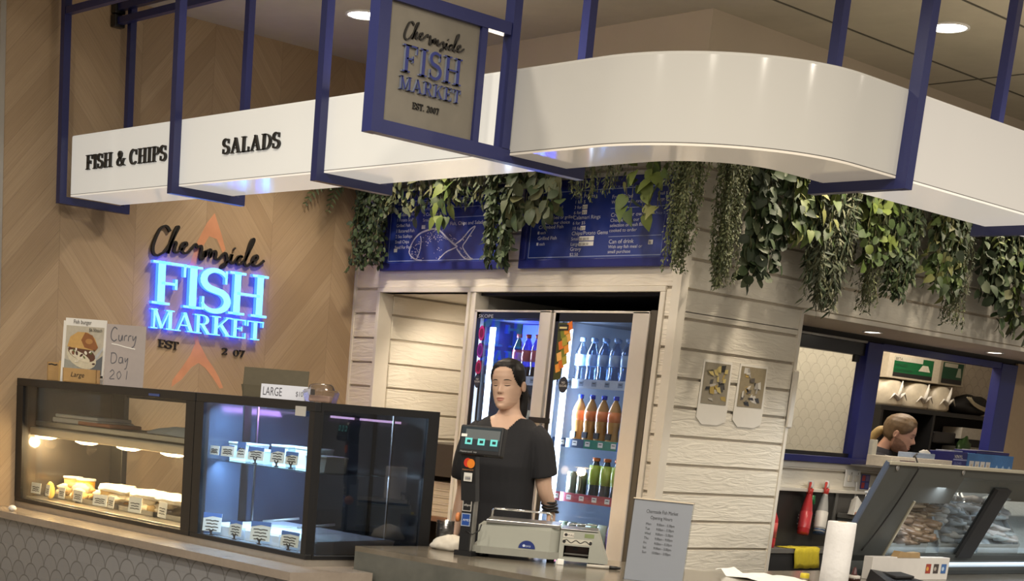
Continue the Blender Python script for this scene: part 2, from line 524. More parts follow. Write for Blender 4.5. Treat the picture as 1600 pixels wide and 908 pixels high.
GL = {
 'I': (0.40, stem(0.20)),
 'F': (0.74, stem(0.20) + [Rc(0.2, 1 - TH, 0.70, 1), Rc(0.65, 0.70, 0.70, 1), Rc(0.2, 0.47, 0.52, 0.53), Rc(0.48, 0.38, 0.53, 0.62)]),
 'E': (0.76, stem(0.20) + [Rc(0.2, 1 - TH, 0.68, 1), Rc(0.63, 0.72, 0.68, 1), Rc(0.2, 0.47, 0.52, 0.53), Rc(0.48, 0.38, 0.53, 0.62), Rc(0.2, 0, 0.70, TH), Rc(0.65, 0, 0.70, 0.29)]),
 'L': (0.70, stem(0.20) + [Rc(0.2, 0, 0.66, TH), Rc(0.61, 0, 0.66, 0.32)]),
 'T': (0.74, stem(0.37, top=False) + [Rc(0.04, 1 - TH, 0.70, 1), Rc(0.04, 0.70, 0.09, 1), Rc(0.65, 0.70, 0.70, 1)]),
 'H': (0.92, stem(0.20) + stem(0.72) + [Rc(0.2, 0.47, 0.72, 0.53)]),
 'M': (1.04, stem(0.15, 0.08) + stem(0.86) + [seg((0.17, 1), (0.49, 0.04), 0.14), seg((0.49, 0.04), (0.82, 1), 0.06)]),
 'A': (0.92, [seg((0.45, 0.98), (0.15, 0.02), 0.06), seg((0.44, 0.98), (0.75, 0.02), 0.15), Rc(0.26, 0.30, 0.64, 0.355), serif(0.15, 0), serif(0.75, 0, 0.17), Rc(0.38, 0.95, 0.52, 1)]),
 'R': (0.86, stem(0.20) + [('r', [(0.2, 0.97)] + arc(0.42, 0.735, 0.22, 0.235, 90, -90) + [(0.2, 0.50)], [0.06] * 4 + [0.09, 0.12, 0.14, 0.15, 0.15, 0.15, 0.14, 0.12, 0.09] + [0.06] * 4), seg((0.40, 0.50), (0.70, 0.02), 0.15), serif(0.75, 0, 0.11)]),
 'P': (0.74, stem(0.20) + [('r', [(0.2, 0.97)] + arc(0.42, 0.72, 0.22, 0.25, 90, -90) + [(0.2, 0.47)], [0.06] * 4 + [0.09, 0.12, 0.14, 0.15, 0.15, 0.15, 0.14, 0.12, 0.09] + [0.06] * 4)]),
 'D': (0.86, stem(0.20) + [('r', [(0.2, 0.97)] + arc(0.36, 0.50, 0.38, 0.47, 90, -90) + [(0.2, 0.03)], [0.06] * 4 + [0.09, 0.12, 0.14, 0.15, 0.15, 0.15, 0.14, 0.12, 0.09] + [0.06] * 4)]),
 'K': (0.90, stem(0.20) + [seg((0.24, 0.38), (0.70, 0.97), 0.06), seg((0.40, 0.58), (0.72, 0.02), 0.15), serif(0.72, 0.945, 0.13), serif(0.74, 0, 0.14)]),
 'S': (0.64, [vw(S_PTS, 0.05, 0.15, 0.7), Rc(0.50, 0.68, 0.545, 0.98), Rc(0.055, 0.03, 0.10, 0.34)]),
 'C': (0.80, [vw(arc(0.42, 0.5, 0.33, 0.47, 40, 320, 22), 0.05, 0.15, 0.8), Rc(0.665, 0.62, 0.71, 0.98)]),
 '&': (0.92, [vw([(0.80, 0.46), (0.66, 0.20), (0.50, 0.06), (0.32, 0.03), (0.15, 0.10), (0.10, 0.26), (0.18, 0.40), (0.36, 0.54), (0.50, 0.68), (0.52, 0.84), (0.42, 0.95), (0.30, 0.93), (0.22, 0.80), (0.28, 0.64), (0.44, 0.42), (0.62, 0.18), (0.80, 0.04)], 0.06, 0.13, 0.5), Rc(0.68, 0.44, 0.92, 0.49), Rc(0.74, 0.0, 0.92, 0.05)]),
 '2': (0.62, [vw(arc(0.29, 0.74, 0.21, 0.22, 170, 0, 10) + [(0.46, 0.58), (0.30, 0.36), (0.10, 0.08)], 0.07, 0.15, 0.7), Rc(0.06, 0, 0.54, 0.12), Rc(0.49, 0, 0.54, 0.25)]),
 '0': (0.64, [('r', arc(0.31, 0.5, 0.22, 0.46, 0, 360, 24), [0.15 - 0.09 * abs(sin(2 * pi * i / 24)) for i in range(25)])]),
 '7': (0.60, [Rc(0.06, 0.88, 0.56, 1), Rc(0.06, 0.72, 0.11, 1), seg((0.52, 0.94), (0.24, 0.0), 0.14)]),
 '.': (0.28, [Rc(0.07, 0, 0.21, 0.14)]),
}
def glyph(mb, ch, fr, x, y, h, sx, d, m, mside=None):
    """extrude one capital into mb; fr maps (a,b,h)"""
    for s in GL[ch][1]:
        if s[0] == 'p':
            polys = [[(x + a * sx * h, y + b * h) for a, b in s[1]]]
        else:
            L, Q = ribbon(s[1], s[2])
            polys = [[L[i], L[i + 1], Q[i + 1], Q[i]] for i in range(len(L) - 1)]
            polys = [[(x + a * sx * h, y + b * h) for a, b in p] for p in polys]
        for p in polys:
            n = len(p)
            ar = sum(p[i][0] * p[(i + 1) % n][1] - p[(i + 1) % n][0] * p[i][1] for i in range(n))
            if ar < 0: p = p[::-1]
            mb.add([fr(a, b, 0) for a, b in p] + [fr(a, b, d) for a, b in p], [tuple(range(n))[::-1]] + [(i, (i + 1) % n, n + (i + 1) % n, n + i) for i in range(n)], mside or m)
            mb.add([fr(a, b, d) for a, b in p], [tuple(range(n))], m)
def glyph_w(txt, h, sx, gap=0.08):
    return sum((GL[c][0] if c != ' ' else 0.35) + gap for c in txt) * h * sx
def glyph_line(parent, txt, fr, x, y, h, sx, d, m, mside=None, gap=0.08, name='letter'):
    for c in txt:
        if c == ' ':
            x += (0.35 + gap) * h * sx; continue
        mb = MB(); glyph(mb, c, fr, x, y, h, sx, d, m, mside)
        mb.build(name, parent)
        x += (GL[c][0] + gap) * h * sx

SCRIPT = [
 [(-0.275, 0.07), (-0.293, 0.091), (-0.316, 0.094), (-0.343, 0.071), (-0.368, 0.022), (-0.383, -0.025), (-0.377, -0.06), (-0.352, -0.068), (-0.328, -0.056), (-0.303, -0.038), (-0.261, 0.018), (-0.23, 0.076), (-0.219, 0.099), (-0.23, 0.1), (-0.247, 0.065), (-0.266, 0.008), (-0.283, -0.049), (-0.268, -0.006), (-0.244, 0.017), (-0.23, 0.012), (-0.237, -0.011), (-0.241, -0.033), (-0.225, -0.037), (-0.202, -0.021), (-0.161, 0.009), (-0.166, 0.024), (-0.184, 0.018), (-0.194, -0.006), (-0.184, -0.031), (-0.155, -0.031), (-0.119, 0.003), (-0.097, 0.024), (-0.088, 0.007), (-0.064, 0.019), (-0.056, 0.002), (-0.063, -0.039), (-0.055, -0.056), (-0.038, -0.038), (-0.028, -0.004), (-0.032, -0.039), (-0.02, -0.011), (0.003, 0.007), (0.008, -0.009), (0.003, -0.037), (0.018, -0.008), (0.038, 0.002), (0.045, -0.014), (0.041, -0.038), (0.063, -0.04), (0.08, -0.024), (0.108, -0.0), (0.123, -0.024), (0.12, -0.057), (0.103, -0.078), (0.085, -0.086), (0.093, -0.068), (0.123, -0.049), (0.146, -0.03), (0.158, -0.001), (0.149, -0.038), (0.16, -0.052), (0.178, -0.041), (0.205, -0.012), (0.232, -0.008), (0.211, -0.005), (0.194, -0.03), (0.202, -0.052), (0.226, -0.045), (0.256, -0.013), (0.289, 0.048), (0.309, 0.092), (0.301, 0.102), (0.284, 0.076), (0.261, -0.003), (0.251, -0.042), (0.269, -0.054), (0.298, -0.032), (0.34, -0.005), (0.333, 0.013), (0.314, 0.002), (0.304, -0.026), (0.318, -0.046), (0.352, -0.04), (0.392, -0.009)],
 [(0.171, 0.034), (0.176, 0.029)]]
def script_word(fr, cx, cy, sc, d, m, name, parent, wide=1.0):
    mb = MB()
    for st in SCRIPT:
        pts = smooth_path(st, 4)
        ws = []
        for i in range(len(pts)):
            p = pts[max(i - 1, 0)]; q = pts[min(i + 1, len(pts) - 1)]
            t = math.atan2(q[1] - p[1], q[0] - p[0])
            ws.append((0.0085 + 0.010 * abs(sin(t - 0.35))) * wide)
        L, Q = ribbon(pts, ws)
        n = len(L)
        for i in range(n - 1):
            p = [L[i], L[i + 1], Q[i + 1], Q[i]]
            p = [(cx + a * sc, cy + b * sc) for a, b in p]
            ar = sum(p[k][0] * p[(k + 1) % 4][1] - p[(k + 1) % 4][0] * p[k][1] for k in range(4))
            if ar < 0: p = p[::-1]
            mb.add([fr(a, b, 0) for a, b in p] + [fr(a, b, d) for a, b in p],
                   [(4, 5, 6, 7), (0, 1, 5, 4), (1, 2, 6, 5), (2, 3, 7, 6), (3, 0, 4, 7)], m)
    return mb.build(name, parent)
# ================================================================== THE SETTING
FL = -0.12
CE = 3.40
mb = MB(); mb.box(-2, 12, -9, 8, FL - 0.05, FL, concrete_mat('floor_tile', (0.20, 0.17, 0.14), (0.28, 0.24, 0.20), 0.3))
struct(mb.build('floor'))
mb = MB(); mb.box(-0.15, 5.6, -3.1, 7.2, CE, CE + 0.06, M_CEIL)
M_SEAM = mat('ceiling_seam', (0.09, 0.082, 0.062), 0.8)
mb.box(2.9, 2.912, -3.0, 7.0, CE - 0.003, CE, M_SEAM)
mb.box(3.62, 3.632, 0.3, 7.0, CE - 0.003, CE, M_SEAM)
mb.box(2.6, 5.6, 1.9, 1.912, CE - 0.003, CE, M_SEAM)
struct(mb.build('ceiling'))

# chevron timber wall on the left
mb = MB(); mb.box(-0.10, 0.0, -2.43, 0.0, FL, CE, M_CHEV)
struct(mb.build('wall_left'))
mb = MB(); mb.box(-0.10, 0.012, -2.46, -2.43, FL, CE, mat('aluminium_edge', (0.42, 0.40, 0.37), 0.35, 0.6))
struct(mb.build('trim_1'))
mb = MB(); mb.box(-0.10, -0.02, -4.6, -2.46, FL, CE, M_BEIGEP)
struct(mb.build('wall_front_left'))

# white boarded wall behind the counter, with a passage and a fridge opening
Z0B, PB = 2.106, 0.1456
def boards(mb, fr, a0, a1, z0, z1, m, gap=0.011, d=0.012):
    """horizontal boards between a0..a1 and z0..z1 on a plane, grooves on the common module"""
    k0 = math.floor((z0 - Z0B) / PB)
    z = Z0B + k0 * PB
    while z < z1 - 1e-4:
        lo = max(z0, z + gap / 2 if z > z0 - 1e-6 else z0); hi = min(z1, z + PB - gap / 2)
        if z + gap / 2 < z0: lo = z0
        if hi - lo > 0.012:
            b = 0.003
            pr = [(lo, 0), (lo + b, d), (hi - b, d), (hi, 0)]
            mb.add([fr(a0, p, q) for p, q in pr] + [fr(a1, p, q) for p, q in pr],
                   [(0, 1, 5, 4), (1, 2, 6, 5), (2, 3, 7, 6), (0, 3, 2, 1), (4, 5, 6, 7)], m)
        z += PB
M_GROOVE = mat('groove_paint', (0.42, 0.37, 0.30), 0.6, nz=0.03)
UP = 2.95
mb = MB()
# backing slabs
mb.box(0.0, 0.25, 0.0, 0.09, FL, UP, M_GROOVE)
mb.box(1.05, 1.11, 0.0, 0.09, FL, 2.085, M_GROOVE)
mb.box(2.475, 2.573, 0.0, 0.0895, FL, UP, M_GROOVE)
mb.box(0.25, 2.475, 0.0, 0.09, 2.085, UP, M_GROOVE)
fx = lambda a, z, h: Vector((a, -h, z))
boards(mb, fx, 0.022, 0.235, FL, UP, M_BOARDX)
boards(mb, fx, 2.505, 2.545, FL, UP, M_BOARDX)
boards(mb, fx, 0.25, 2.475, 2.2516, UP, M_BOARDX)
mb.box(0.235, 2.505, -0.012, 0.0, 2.115, 2.247, M_BOARDX, 0.002)
mb.box(0.0, 2.573, 0.0, 0.09, UP, CE, M_BEIGEP)
struct(mb.build('wall_back'))
mb = MB()
mb.box(0.0, 0.022, -0.018, 0.0, FL, UP, M_WHITEP, 0.002)
struct(mb.build('trim_2'))
mb = MB()
mb.box(0.235, 0.262, -0.022, 0.09, FL, 2.085, M_WHITEP, 0.003)
mb.box(0.235, 1.06, -0.022, 0.09, 2.085, 2.113, M_WHITEP, 0.003)
struct(mb.build('trim_3'))
mb = MB()
mb.box(1.045, 1.068, -0.024, 0.09, FL, 2.085, M_WHITEP, 0.003)
mb.box(1.068, 1.094, -0.012, 0.09, FL, 2.085, M_WHITEP, 0.002)
mb.box(1.094, 1.113, -0.020, 0.09, FL, 2.085, M_WHITEP, 0.003)
struct(mb.build('trim_4'))
mb = MB()
mb.box(2.470, 2.502, -0.022, 0.09, FL, 2.085, M_WHITEP, 0.003)
mb.box(1.06, 2.502, -0.022, 0.02, 2.085, 2.113, M_WHITEP, 0.003)
struct(mb.build('trim_5'))
mb = MB()
mb.prism([(2.545, -.024), (2.600, -.024), (2.600, .036), (2.574, .036), (2.574, -.001), (2.545, -.001)], FL, UP, M_WHITEP)
struct(mb.build('trim_6'))

# passage walls behind the left opening, fridge alcove
mb = MB()
mb.box(0.10, 0.262, 0.09, 1.36, FL, 2.085, M_GROOVE)
fq = lambda a, z, h: Vector((0.262 + h, a, z))
boards(mb, fq, 0.09, 1.30, FL, 2.075, M_BOARDY)
struct(mb.build('wall_passage_left'))
mb = MB(); mb.box(1.068, 1.095, 0.09, 1.30, FL, 2.085, M_WHITEP); struct(mb.build('wall_passage_right'))
mb = MB(); mb.box(0.25, 2.475, 0.09, 1.36, 2.085, 2.13, M_WHITEP); struct(mb.build('ceiling_passage'))
mb = MB(); mb.box(0.10, 1.99, 1.30, 1.36, FL, 2.085, M_BEIGEP); struct(mb.build('wall_passage_end'))
mb = MB(); mb.box(1.112, 2.47, 0.86, 0.90, FL, 2.085, M_BLACKM); mb.box(1.113, 2.47, 0.022, 0.86, 2.07, 2.085, M_BLACKM); struct(mb.build('wall_fridge_alcove'))

# right-hand wall: pillar, bulkhead over the pass window, wall under it
mb = MB()
mb.box(2.475, 2.573, 0.09, 1.06, FL, UP, M_GROOVE)
fy = lambda a, z, h: Vector((2.573 + h, a, z))
boards(mb, fy, 0.035, 1.035, FL, 2.0, M_BOARDY)
boards(mb, fy, 0.035, 6.2, 2.11, UP, M_BOARDY)
boards(mb, fy, 0.035, 1.035, 1.99, 2.105, M_BOARDY)
mb.box(2.085, 2.573, 1.06, 6.2, 2.082, UP, M_BEIGEP)
mb.box(2.0, 2.573, 0.09, 6.2, UP, CE, M_BEIGEP)
mb.box(2.573, 2.585, 1.06, 6.2, 2.082, 2.106, M_WHITEP)
struct(mb.build('wall_right'))
mb = MB()
mb.box(2.475, 2.592, 1.035, 1.062, FL, 2.10, M_WHITEP, 0.003)
struct(mb.build('trim_7'))
mb = MB()
mb.box(2.575, 2.600, 1.035, 1.085, 1.47, 1.78, M_WHITEP, 0.008)
struct(mb.build('trim_8'))
mb = MB()
mb.box(2.00, 2.085, 1.06, 6.2, FL, 1.285, M_GROOVE)
fw = lambda a, z, h: Vector((2.085 + h, a, z))
boards(mb, fw, 1.06, 6.2, 1.12, 1.25, M_BOARDY)
mb.box(2.085, 2.098, 1.06, 6.2, 1.25, 1.285, M_WHITEP)
mb.box(2.085, 2.16, 1.06, 6.2, 1.105, 1.125, M_WHITEP, 0.003)
mb.box(2.085, 2.10, 1.06, 2.36, FL, 1.105, mat('dark_grey_splashback', (0.035, 0.032, 0.028), 0.4), 0.0)
mb.box(2.085, 2.108, 2.36, 2.39, FL, 1.105, M_STEELD)
mb.box(2.085, 2.095, 2.39, 6.2, FL, 1.105, mat('grey_splashback', (0.13, 0.12, 0.105), 0.4), 0.0)
struct(mb.build('wall_under_window'))
mb = MB(); mb.box(2.06, 2.10, 4.378, 6.2, 1.325, 2.06, mat('tan_panel', (0.40, 0.285, 0.17), 0.55, nz=0.08)); struct(mb.build('wall_panel_right'))

# kitchen behind the pass window
mb = MB(); mb.box(0.75, 0.85, 1.36, 6.8, FL, 2.6, M_KSCALE); struct(mb.build('wall_kitchen'))
mb = MB(); mb.box(0.75, 2.085, 6.7, 6.8, FL, 2.6, M_KSCALE); struct(mb.build('wall_kitchen_end'))
mb = MB(); mb.box(0.75, 2.085, 1.36, 6.8, 2.6, 2.64, M_WHITEP); struct(mb.build('ceiling_kitchen'))
light('kitchen_lamp', 'AREA', (1.5, 3.6, 2.57), 34, (1.0, 0.87, 0.70), 0.5, (1.5, 3.6, 0), size_y=2.4)

# blue pass window frame
mb = MB()
mb.box(2.03, 2.105, 2.480, 2.655, 1.325, 2.045, M_NAVYF, 0.003)
mb.box(2.03, 2.105, 4.160, 4.378, 1.325, 2.045, M_NAVYF, 0.003)
mb.box(2.00, 2.125, 1.062, 4.40, 1.287, 1.327, M_NAVYF, 0.003)
mb.box(2.03, 2.085, 1.062, 2.480, 1.960, 2.035, M_BLACK, 0.002)
mb.box(2.03, 2.095, 1.062, 2.480, 2.035, 2.050, M_STEELD, 0.002)
mb.box(2.03, 2.100, 2.655, 4.160, 2.010, 2.050, M_NAVYF, 0.002)
mb.box(2.03, 2.082, 1.062, 6.2, 2.050, 2.083, M_BLACKM)
mb.box(2.035, 2.075, 1.062, 2.480, 1.327, 1.352, M_BLACK)
mb.box(2.05, 2.07, 2.40, 2.45, 1.918, 1.962, M_BLACK)
w1 = struct(mb.build('window_1'))
mb = MB(); mb.box(2.052, 2.056, 1.07, 2.478, 1.352, 1.96, M_GLASS); o = mb.build('pane', w1)
mb = MB(); mb.box(2.045, 2.072, 2.655, 2.685, 1.327, 2.01, M_WHITEP); o = mb.build('jamb', w1)
for yy in (2.163, 3.629):
    t = thing('recessed_downlight', 'recessed downlight in the soffit above the ' + ('left' if yy < 3 else 'right') + ' pane of the blue pass window', 'light', (2.32, yy, 2.082), 0, 'downlights over the pass window')
    m2 = MB(); m2.lathe([(0.060, 0), (0.062, -0.006), (0.050, -0.006), (0.048, 0)], m=M_WHITE, n=24); m2.build('ring', t)
    m2 = MB(); m2.lathe([(0.002, -0.003), (0.049, -0.003), (0.049, -0.001), (0.002, -0.001)], m=mat('downlight_glow', (0.9, 0.85, 0.8), emit=(1, 0.9, 0.75), es=9), n=24); m2.build('lens', t)
    light('soffit_lamp', 'SPOT', (2.32, yy, 2.06), 9, (1.0, 0.85, 0.65), 0.05, (2.30, yy, 0), 130)

# ================================================================== CEILING LIGHTS
for (x, y, lab) in ((0.93, -0.84, 'round ceiling downlight above the white lightbox beside the hanging blade sign'), (3.33, 0.85, 'round ceiling downlight at the right over the curved end of the lightbox')):
    t = thing('ceiling_downlight', lab, 'light', (x, y, CE), 0, 'ceiling downlights')
    m2 = MB(); m2.lathe([(0.100, 0), (0.102, -0.007), (0.088, -0.009), (0.086, 0)], m=M_WHITE, n=32); m2.build('ring', t)
    m2 = MB(); m2.lathe([(0.003, -0.006), (0.087, -0.006), (0.087, -0.001), (0.003, -0.001)], m=mat('ceiling_glow', (0.9, 0.88, 0.84), emit=(1, 0.93, 0.82), es=14), n=32); m2.build('lens', t)

# ================================================================== LIGHTBOX FASCIA
FYF, FYB, FXF, FXB = -2.115, -1.805, 4.49, 4.185
FZ0, FZ1 = 2.352, 2.65
CXA, CYA, RA = 3.84, -1.465, 0.65
def fascia_pt(s, off):
    """front path parameter: ('x', x) straight, ('a', deg) arc, ('y', y) straight; off = 0 front .. 1 back"""
    k, v = s
    d = off * 0.308
    if k == 'x': return (v, FYF + d)
    if k == 'y': return (FXF - d, v)
    r = RA - d
    return (CXA + r * cos(R(v)), CYA + r * sin(R(v)))
def fascia_seg(path, z0, z1, m, name, parent, a=0.0, b=1.0, bev=0.012):
    mb = MB(); rings = []
    for s in path:
        p = fascia_pt(s, a); q = fascia_pt(s, b)
        f = lambda t: (p[0] + (q[0] - p[0]) * t, p[1] + (q[1] - p[1]) * t)
        e = bev / 0.308
        i0, i1 = f(0), f(e)
        rings.append([Vector((*f(0), z0)), Vector((*f(1), z0)), Vector((*f(1), z1)), Vector((*f(e), z1)), Vector((*f(e * .25), z1 - bev * .3)), Vector((*f(0), z1 - bev))])
    mb.loft(rings, m, False)
    for i_, f_ in enumerate(mb.f): mb.sm[i_] = len(f_) == 4 and any(s_[0] == 'a' for s_ in path)
    o = mb.build(name, parent)
    if any(s_[0] == 'a' for s_ in path):
        e_ = o.modifiers.new('edges', 'EDGE_SPLIT'); e_.split_angle = R(15)
    return o
def lightbox_mat(name, col, e, es):
    m, n, b, P, x, y, z = newmat(name)
    b.inputs['Base Color'].default_value = [*col, 1]
    b.inputs['Roughness'].default_value = 0.10
    b.inputs['Specular IOR Level'].default_value = 0.5
    g = n.noise(P, 0.9, 2)
    m.node_tree.links.new(n.mix(g, [v * .92 for v in e], e), b.inputs['Emission Color'])
    b.inputs['Emission Strength'].default_value = es
    return m
M_LB1 = lightbox_mat('lightbox_lit_acrylic', (0.60, 0.60, 0.57), (1.0, 0.97, 0.90), 0.33)
M_LB2 = lightbox_mat('lightbox_dim_acrylic', (0.40, 0.39, 0.36), (1.0, 0.93, 0.82), 0.11)
M_LB3 = lightbox_mat('lightbox_right_acrylic', (0.50, 0.48, 0.45), (1.0, 0.95, 0.86), 0.22)
M_LBU = lightbox_mat('lightbox_under_acrylic', (0.68, 0.65, 0.60), (1.0, 0.93, 0.82), 0.42)
M_LBU2 = lightbox_mat('lightbox_under_dim_acrylic', (0.62, 0.57, 0.50), (1.0, 0.90, 0.74), 0.15)
fas = thing('lightbox_fascia', 'long white glossy lightbox fascia curving around the kiosk corner inside navy frames', 'sign', (0.15, FYF, FZ0))
fas_in = (Matrix.Translation((0.15, FYF, FZ0))).inverted()
def rel(o, root):
    o.location = Vector(o.location) - Vector(root.location) if not root.parent else o.location
    return o
xs = [('x', 0.16), ('x', 1.18), ('x', 2.30), ('x', 3.41)]
arcp = [('x', 3.413), ('x', 3.84)] + [('a', -90 + 2.25 * i) for i in range(1, 40)] + [('y', -1.465), ('y', -1.182)]
ys = [('y', -1.178), ('y', -0.04), ('y', 1.1), ('y', 2.2)]
for path, m, mu in ((xs, M_LB1, M_LBU), (arcp, M_LB2, M_LBU2), (ys, M_LB3, M_LBU)):
    o = fascia_seg(path, FZ0 + 0.007, FZ1, m, 'light_panel', fas); rel(o, fas)
    o = fascia_seg(path, FZ0 - 0.004, FZ0 + 0.004, mu, 'underside_panel', fas, 0.0, 1.0, 0.001); rel(o, fas)
    o = fascia_seg(path, FZ0 + 0.004, FZ0 + 0.007, mat('grey_joint', (0.2, 0.19, 0.17)), 'joint_strip', fas, 0.01, 0.98, 0.001); rel(o, fas)
ff = lambda a, b, h: Vector((a - 0.15, -0.001 - h, b - FZ0))
M_SIGNBLK = mat('black_letter', (0.016, 0.014, 0.012), 0.4)
wd = glyph_w('FISH & CHIPS', 0.068, 0.9, 0.07)
glyph_line(fas, 'FISH & CHIPS', ff, 0.325, 2.470, 0.070, 0.9 * 0.745 / wd, 0.012, M_SIGNBLK, gap=0.07)
wd = glyph_w('SALADS', 0.068, 0.9, 0.07)
glyph_line(fas, 'SALADS', ff, 1.560, 2.467, 0.066, 0.9 * 0.46 / wd, 0.012, M_SIGNBLK, gap=0.07)

# ================================================================== NAVY HANGING FRAMES
TW = 0.040
def u_frame(ax, p, f, b, label, blade=False):
    """square-tube frame in a plane across the fascia: front upright, bottom bar, back upright"""
    t = thing('hanging_frame', label, 'frame', (p, f, 2.33) if ax == 'x' else (f, p, 2.33), 0, 'navy frames carrying the lightbox')
    P = (lambda q, z: Vector((0, q - f, z - 2.33))) if ax == 'x' else (lambda q, z: Vector((q - f, 0, z - 2.33)))
    return t, P
for x, lab in ((0.10, 'navy square-tube hanging frame nearest the timber wall, left of the FISH & CHIPS lettering'), (1.18, 'navy hanging frame between the FISH & CHIPS and SALADS lettering'), (2.30, 'navy hanging frame just right of the SALADS lettering')):
    t, P = u_frame('x', x, -2.137, -1.74, lab)
    m2 = MB(); m2.bar(P(-2.137, 2.312), P(-2.137, CE), TW, TW, M_NAVY); m2.build('front_upright', t)
    m2 = MB(); m2.bar(P(-1.745, 2.348), P(-1.745, CE), TW * .9, TW * .9, M_NAVY); m2.build('back_upright', t)
    m2 = MB(); m2.bar(P(-2.117, 2.330), P(-1.728, 2.330), TW, 0.036, M_NAVY); m2.build('bottom_bar', t)
x = 3.416
t, P = u_frame('x', x, -2.135, -1.70, 'navy hanging frame with the projecting blade sign in the middle of the lightbox')
m2 = MB(); m2.bar(P(-2.142, 2.368), P(-2.142, CE), 0.046, TW, M_NAVY); m2.build('front_upright', t)
m2 = MB(); m2.bar(P(-1.745, 2.368), P(-1.745, CE), TW, TW, M_NAVY); m2.build('back_upright', t)
m2 = MB(); m2.bar(P(-2.744, 2.345), P(-1.70, 2.345), TW, 0.046, M_NAVY); m2.build('bottom_bar', t)
m2 = MB(); m2.bar(P(-2.770, 2.322), P(-2.770, 2.80), 0.052, 0.052, M_NAVY); m2.build('outer_upright', t)
m2 = MB(); m2.bar(P(-2.744, 2.772), P(-2.1655, 2.772), TW, 0.042, M_NAVY); m2.build('top_bar', t)
m2 = MB(); m2.bar(P(-2.292, 2.368), P(-2.292, 2.751), TW * .8, 0.030, M_NAVY); m2.build('inner_upright', t)
sp = bpy.data.objects.new('sign_panel', None)
m2 = MB(); m2.box(-0.006, 0.004, -2.745 + 2.135, -2.306 + 2.135, 2.366 - 2.33, 2.752 - 2.33, concrete_mat('grey_veined_acrylic', (0.135, 0.122, 0.098), (0.20, 0.18, 0.145), 0.3, 2.0))
sp = m2.build('sign_panel', t)
fs = lambda a, b, h: Vector((0.004 + h, a + 2.135, b - 2.33))
M_SBLUE = mat('navy_letter', (0.02, 0.03, 0.17), 0.35)
script_word(fs, -2.522, 2.667, 0.365, 0.006, M_SIGNBLK, 'script_word', sp, 1.1)
def fit_line(par, txt, fr, x0, x1, z0, h, d, m, side=None, gap=0.07, name='letter'):
    sx = (x1 - x0) / glyph_w(txt, h, 1.0, gap)
    glyph_line(par, txt, fr, x0, z0, h, sx, d, m, side, gap, name)
fit_line(sp, 'FISH', fs, -2.668, -2.378, 2.538, 0.088, 0.010, M_SBLUE, mat('pale_letter_edge', (0.20, 0.23, 0.30), 0.3))
fit_line(sp, 'MARKET', fs, -2.672, -2.376, 2.480, 0.044, 0.010, M_SBLUE, MATS['pale_letter_edge'])
fit_line(sp, 'EST. 2007', fs, -2.600, -2.472, 2.428, 0.021, 0.005, M_SIGNBLK)
for y, lab in ((-1.175, 'navy hanging frame at the right end of the curved lightbox panel'), (0.02, 'navy hanging frame at the far right edge of the lightbox')):
    t, P = u_frame('y', y, 4.512, 4.10, lab)
    m2 = MB(); m2.bar(P(4.512, 2.312), P(4.512, CE), TW * 1.15, TW * 1.15, M_NAVY); m2.build('front_upright', t)
    m2 = MB(); m2.bar(P(4.145, 2.348), P(4.145, CE), TW, TW, M_NAVY); m2.build('back_upright', t)
    m2 = MB(); m2.bar(P(4.489, 2.330), P(4.120, 2.330), TW, 0.036, M_NAVY); m2.build('bottom_bar', t)
for (x0, x1, y, z, lab) in ((0.124, 1.16, -2.137, 3.247, 'navy rail between the two leftmost frames, high under the ceiling at the front'), (0.004, 3.40, -1.79, 3.278, 'lower navy rail fixed to the timber wall and running behind the frames'), (0.004, 3.40, -1.79, 3.345, 'upper navy rail fixed to the timber wall just under the ceiling')):
    t = thing('support_rail', lab, 'rail', (x0, y, z), 0, 'navy rails under the ceiling')
    m2 = MB(); m2.bar((0, 0, 0), (x1 - x0, 0, 0), 0.034, 0.034, M_NAVY); m2.build('tube', t)
    if x0 < 0.05:
        m2 = MB(); m2.box(0, 0.05, -0.032, 0.032, -0.031, 0.031, M_BLACK, 0.006); m2.build('wall_bracket', t)

# ================================================================== WALL LOGO
logo = thing('wall_logo', 'glowing blue FISH MARKET wall logo with black script on the chevron timber wall', 'sign', (0, -1.12, 1.9))
fl = lambda a, b, h: Vector((h, a, b - 1.9))
M_NEON = mat('cyan_letter_face', (0.3, 0.6, 0.8), 0.4, emit=(0.12, 0.55, 1.0), es=1.6)
M_NEONS = mat('blue_letter_edge', (0.05, 0.1, 0.6), 0.4, emit=(0.02, 0.08, 1.0), es=5.0)
fl2 = lambda a, b, h: fl(a, b, h + 0.012)
script_word(lambda a, b, h: fl(a, b, h + 0.004), 0.0, 2.2, 1.0, 0.014, M_SIGNBLK, 'script_word', logo)
def put_letters(items, d, m, side, fr):
    for ch, y0, y1, z0, z1 in items:
        h = z1 - z0
        w = GL[ch][0] - 0.09
        g = MB(); sx = (y1 - y0) / (w * h)
        glyph(g, ch, fr, y0 + 1.12 - 0.045 * sx * h, z0, h, sx, d, m, side)
        g.build('letter', logo)
put_letters([('F', -1.503, -1.292, 1.870, 2.103), ('I', -1.290, -1.187, 1.868, 2.101), ('S', -1.178, -0.985, 1.862, 2.102), ('H', -0.977, -0.716, 1.864, 2.103)], 0.028, M_NEON, M_NEONS, fl2)
put_letters([('M', -1.505, -1.362, 1.736, 1.843), ('A', -1.345, -1.218, 1.736, 1.841), ('R', -1.213, -1.101, 1.735, 1.841), ('K', -1.091, -0.954, 1.735, 1.842), ('E', -0.953, -0.848, 1.734, 1.840), ('T', -0.841, -0.723, 1.733, 1.840)], 0.026, M_NEON, M_NEONS, fl2)
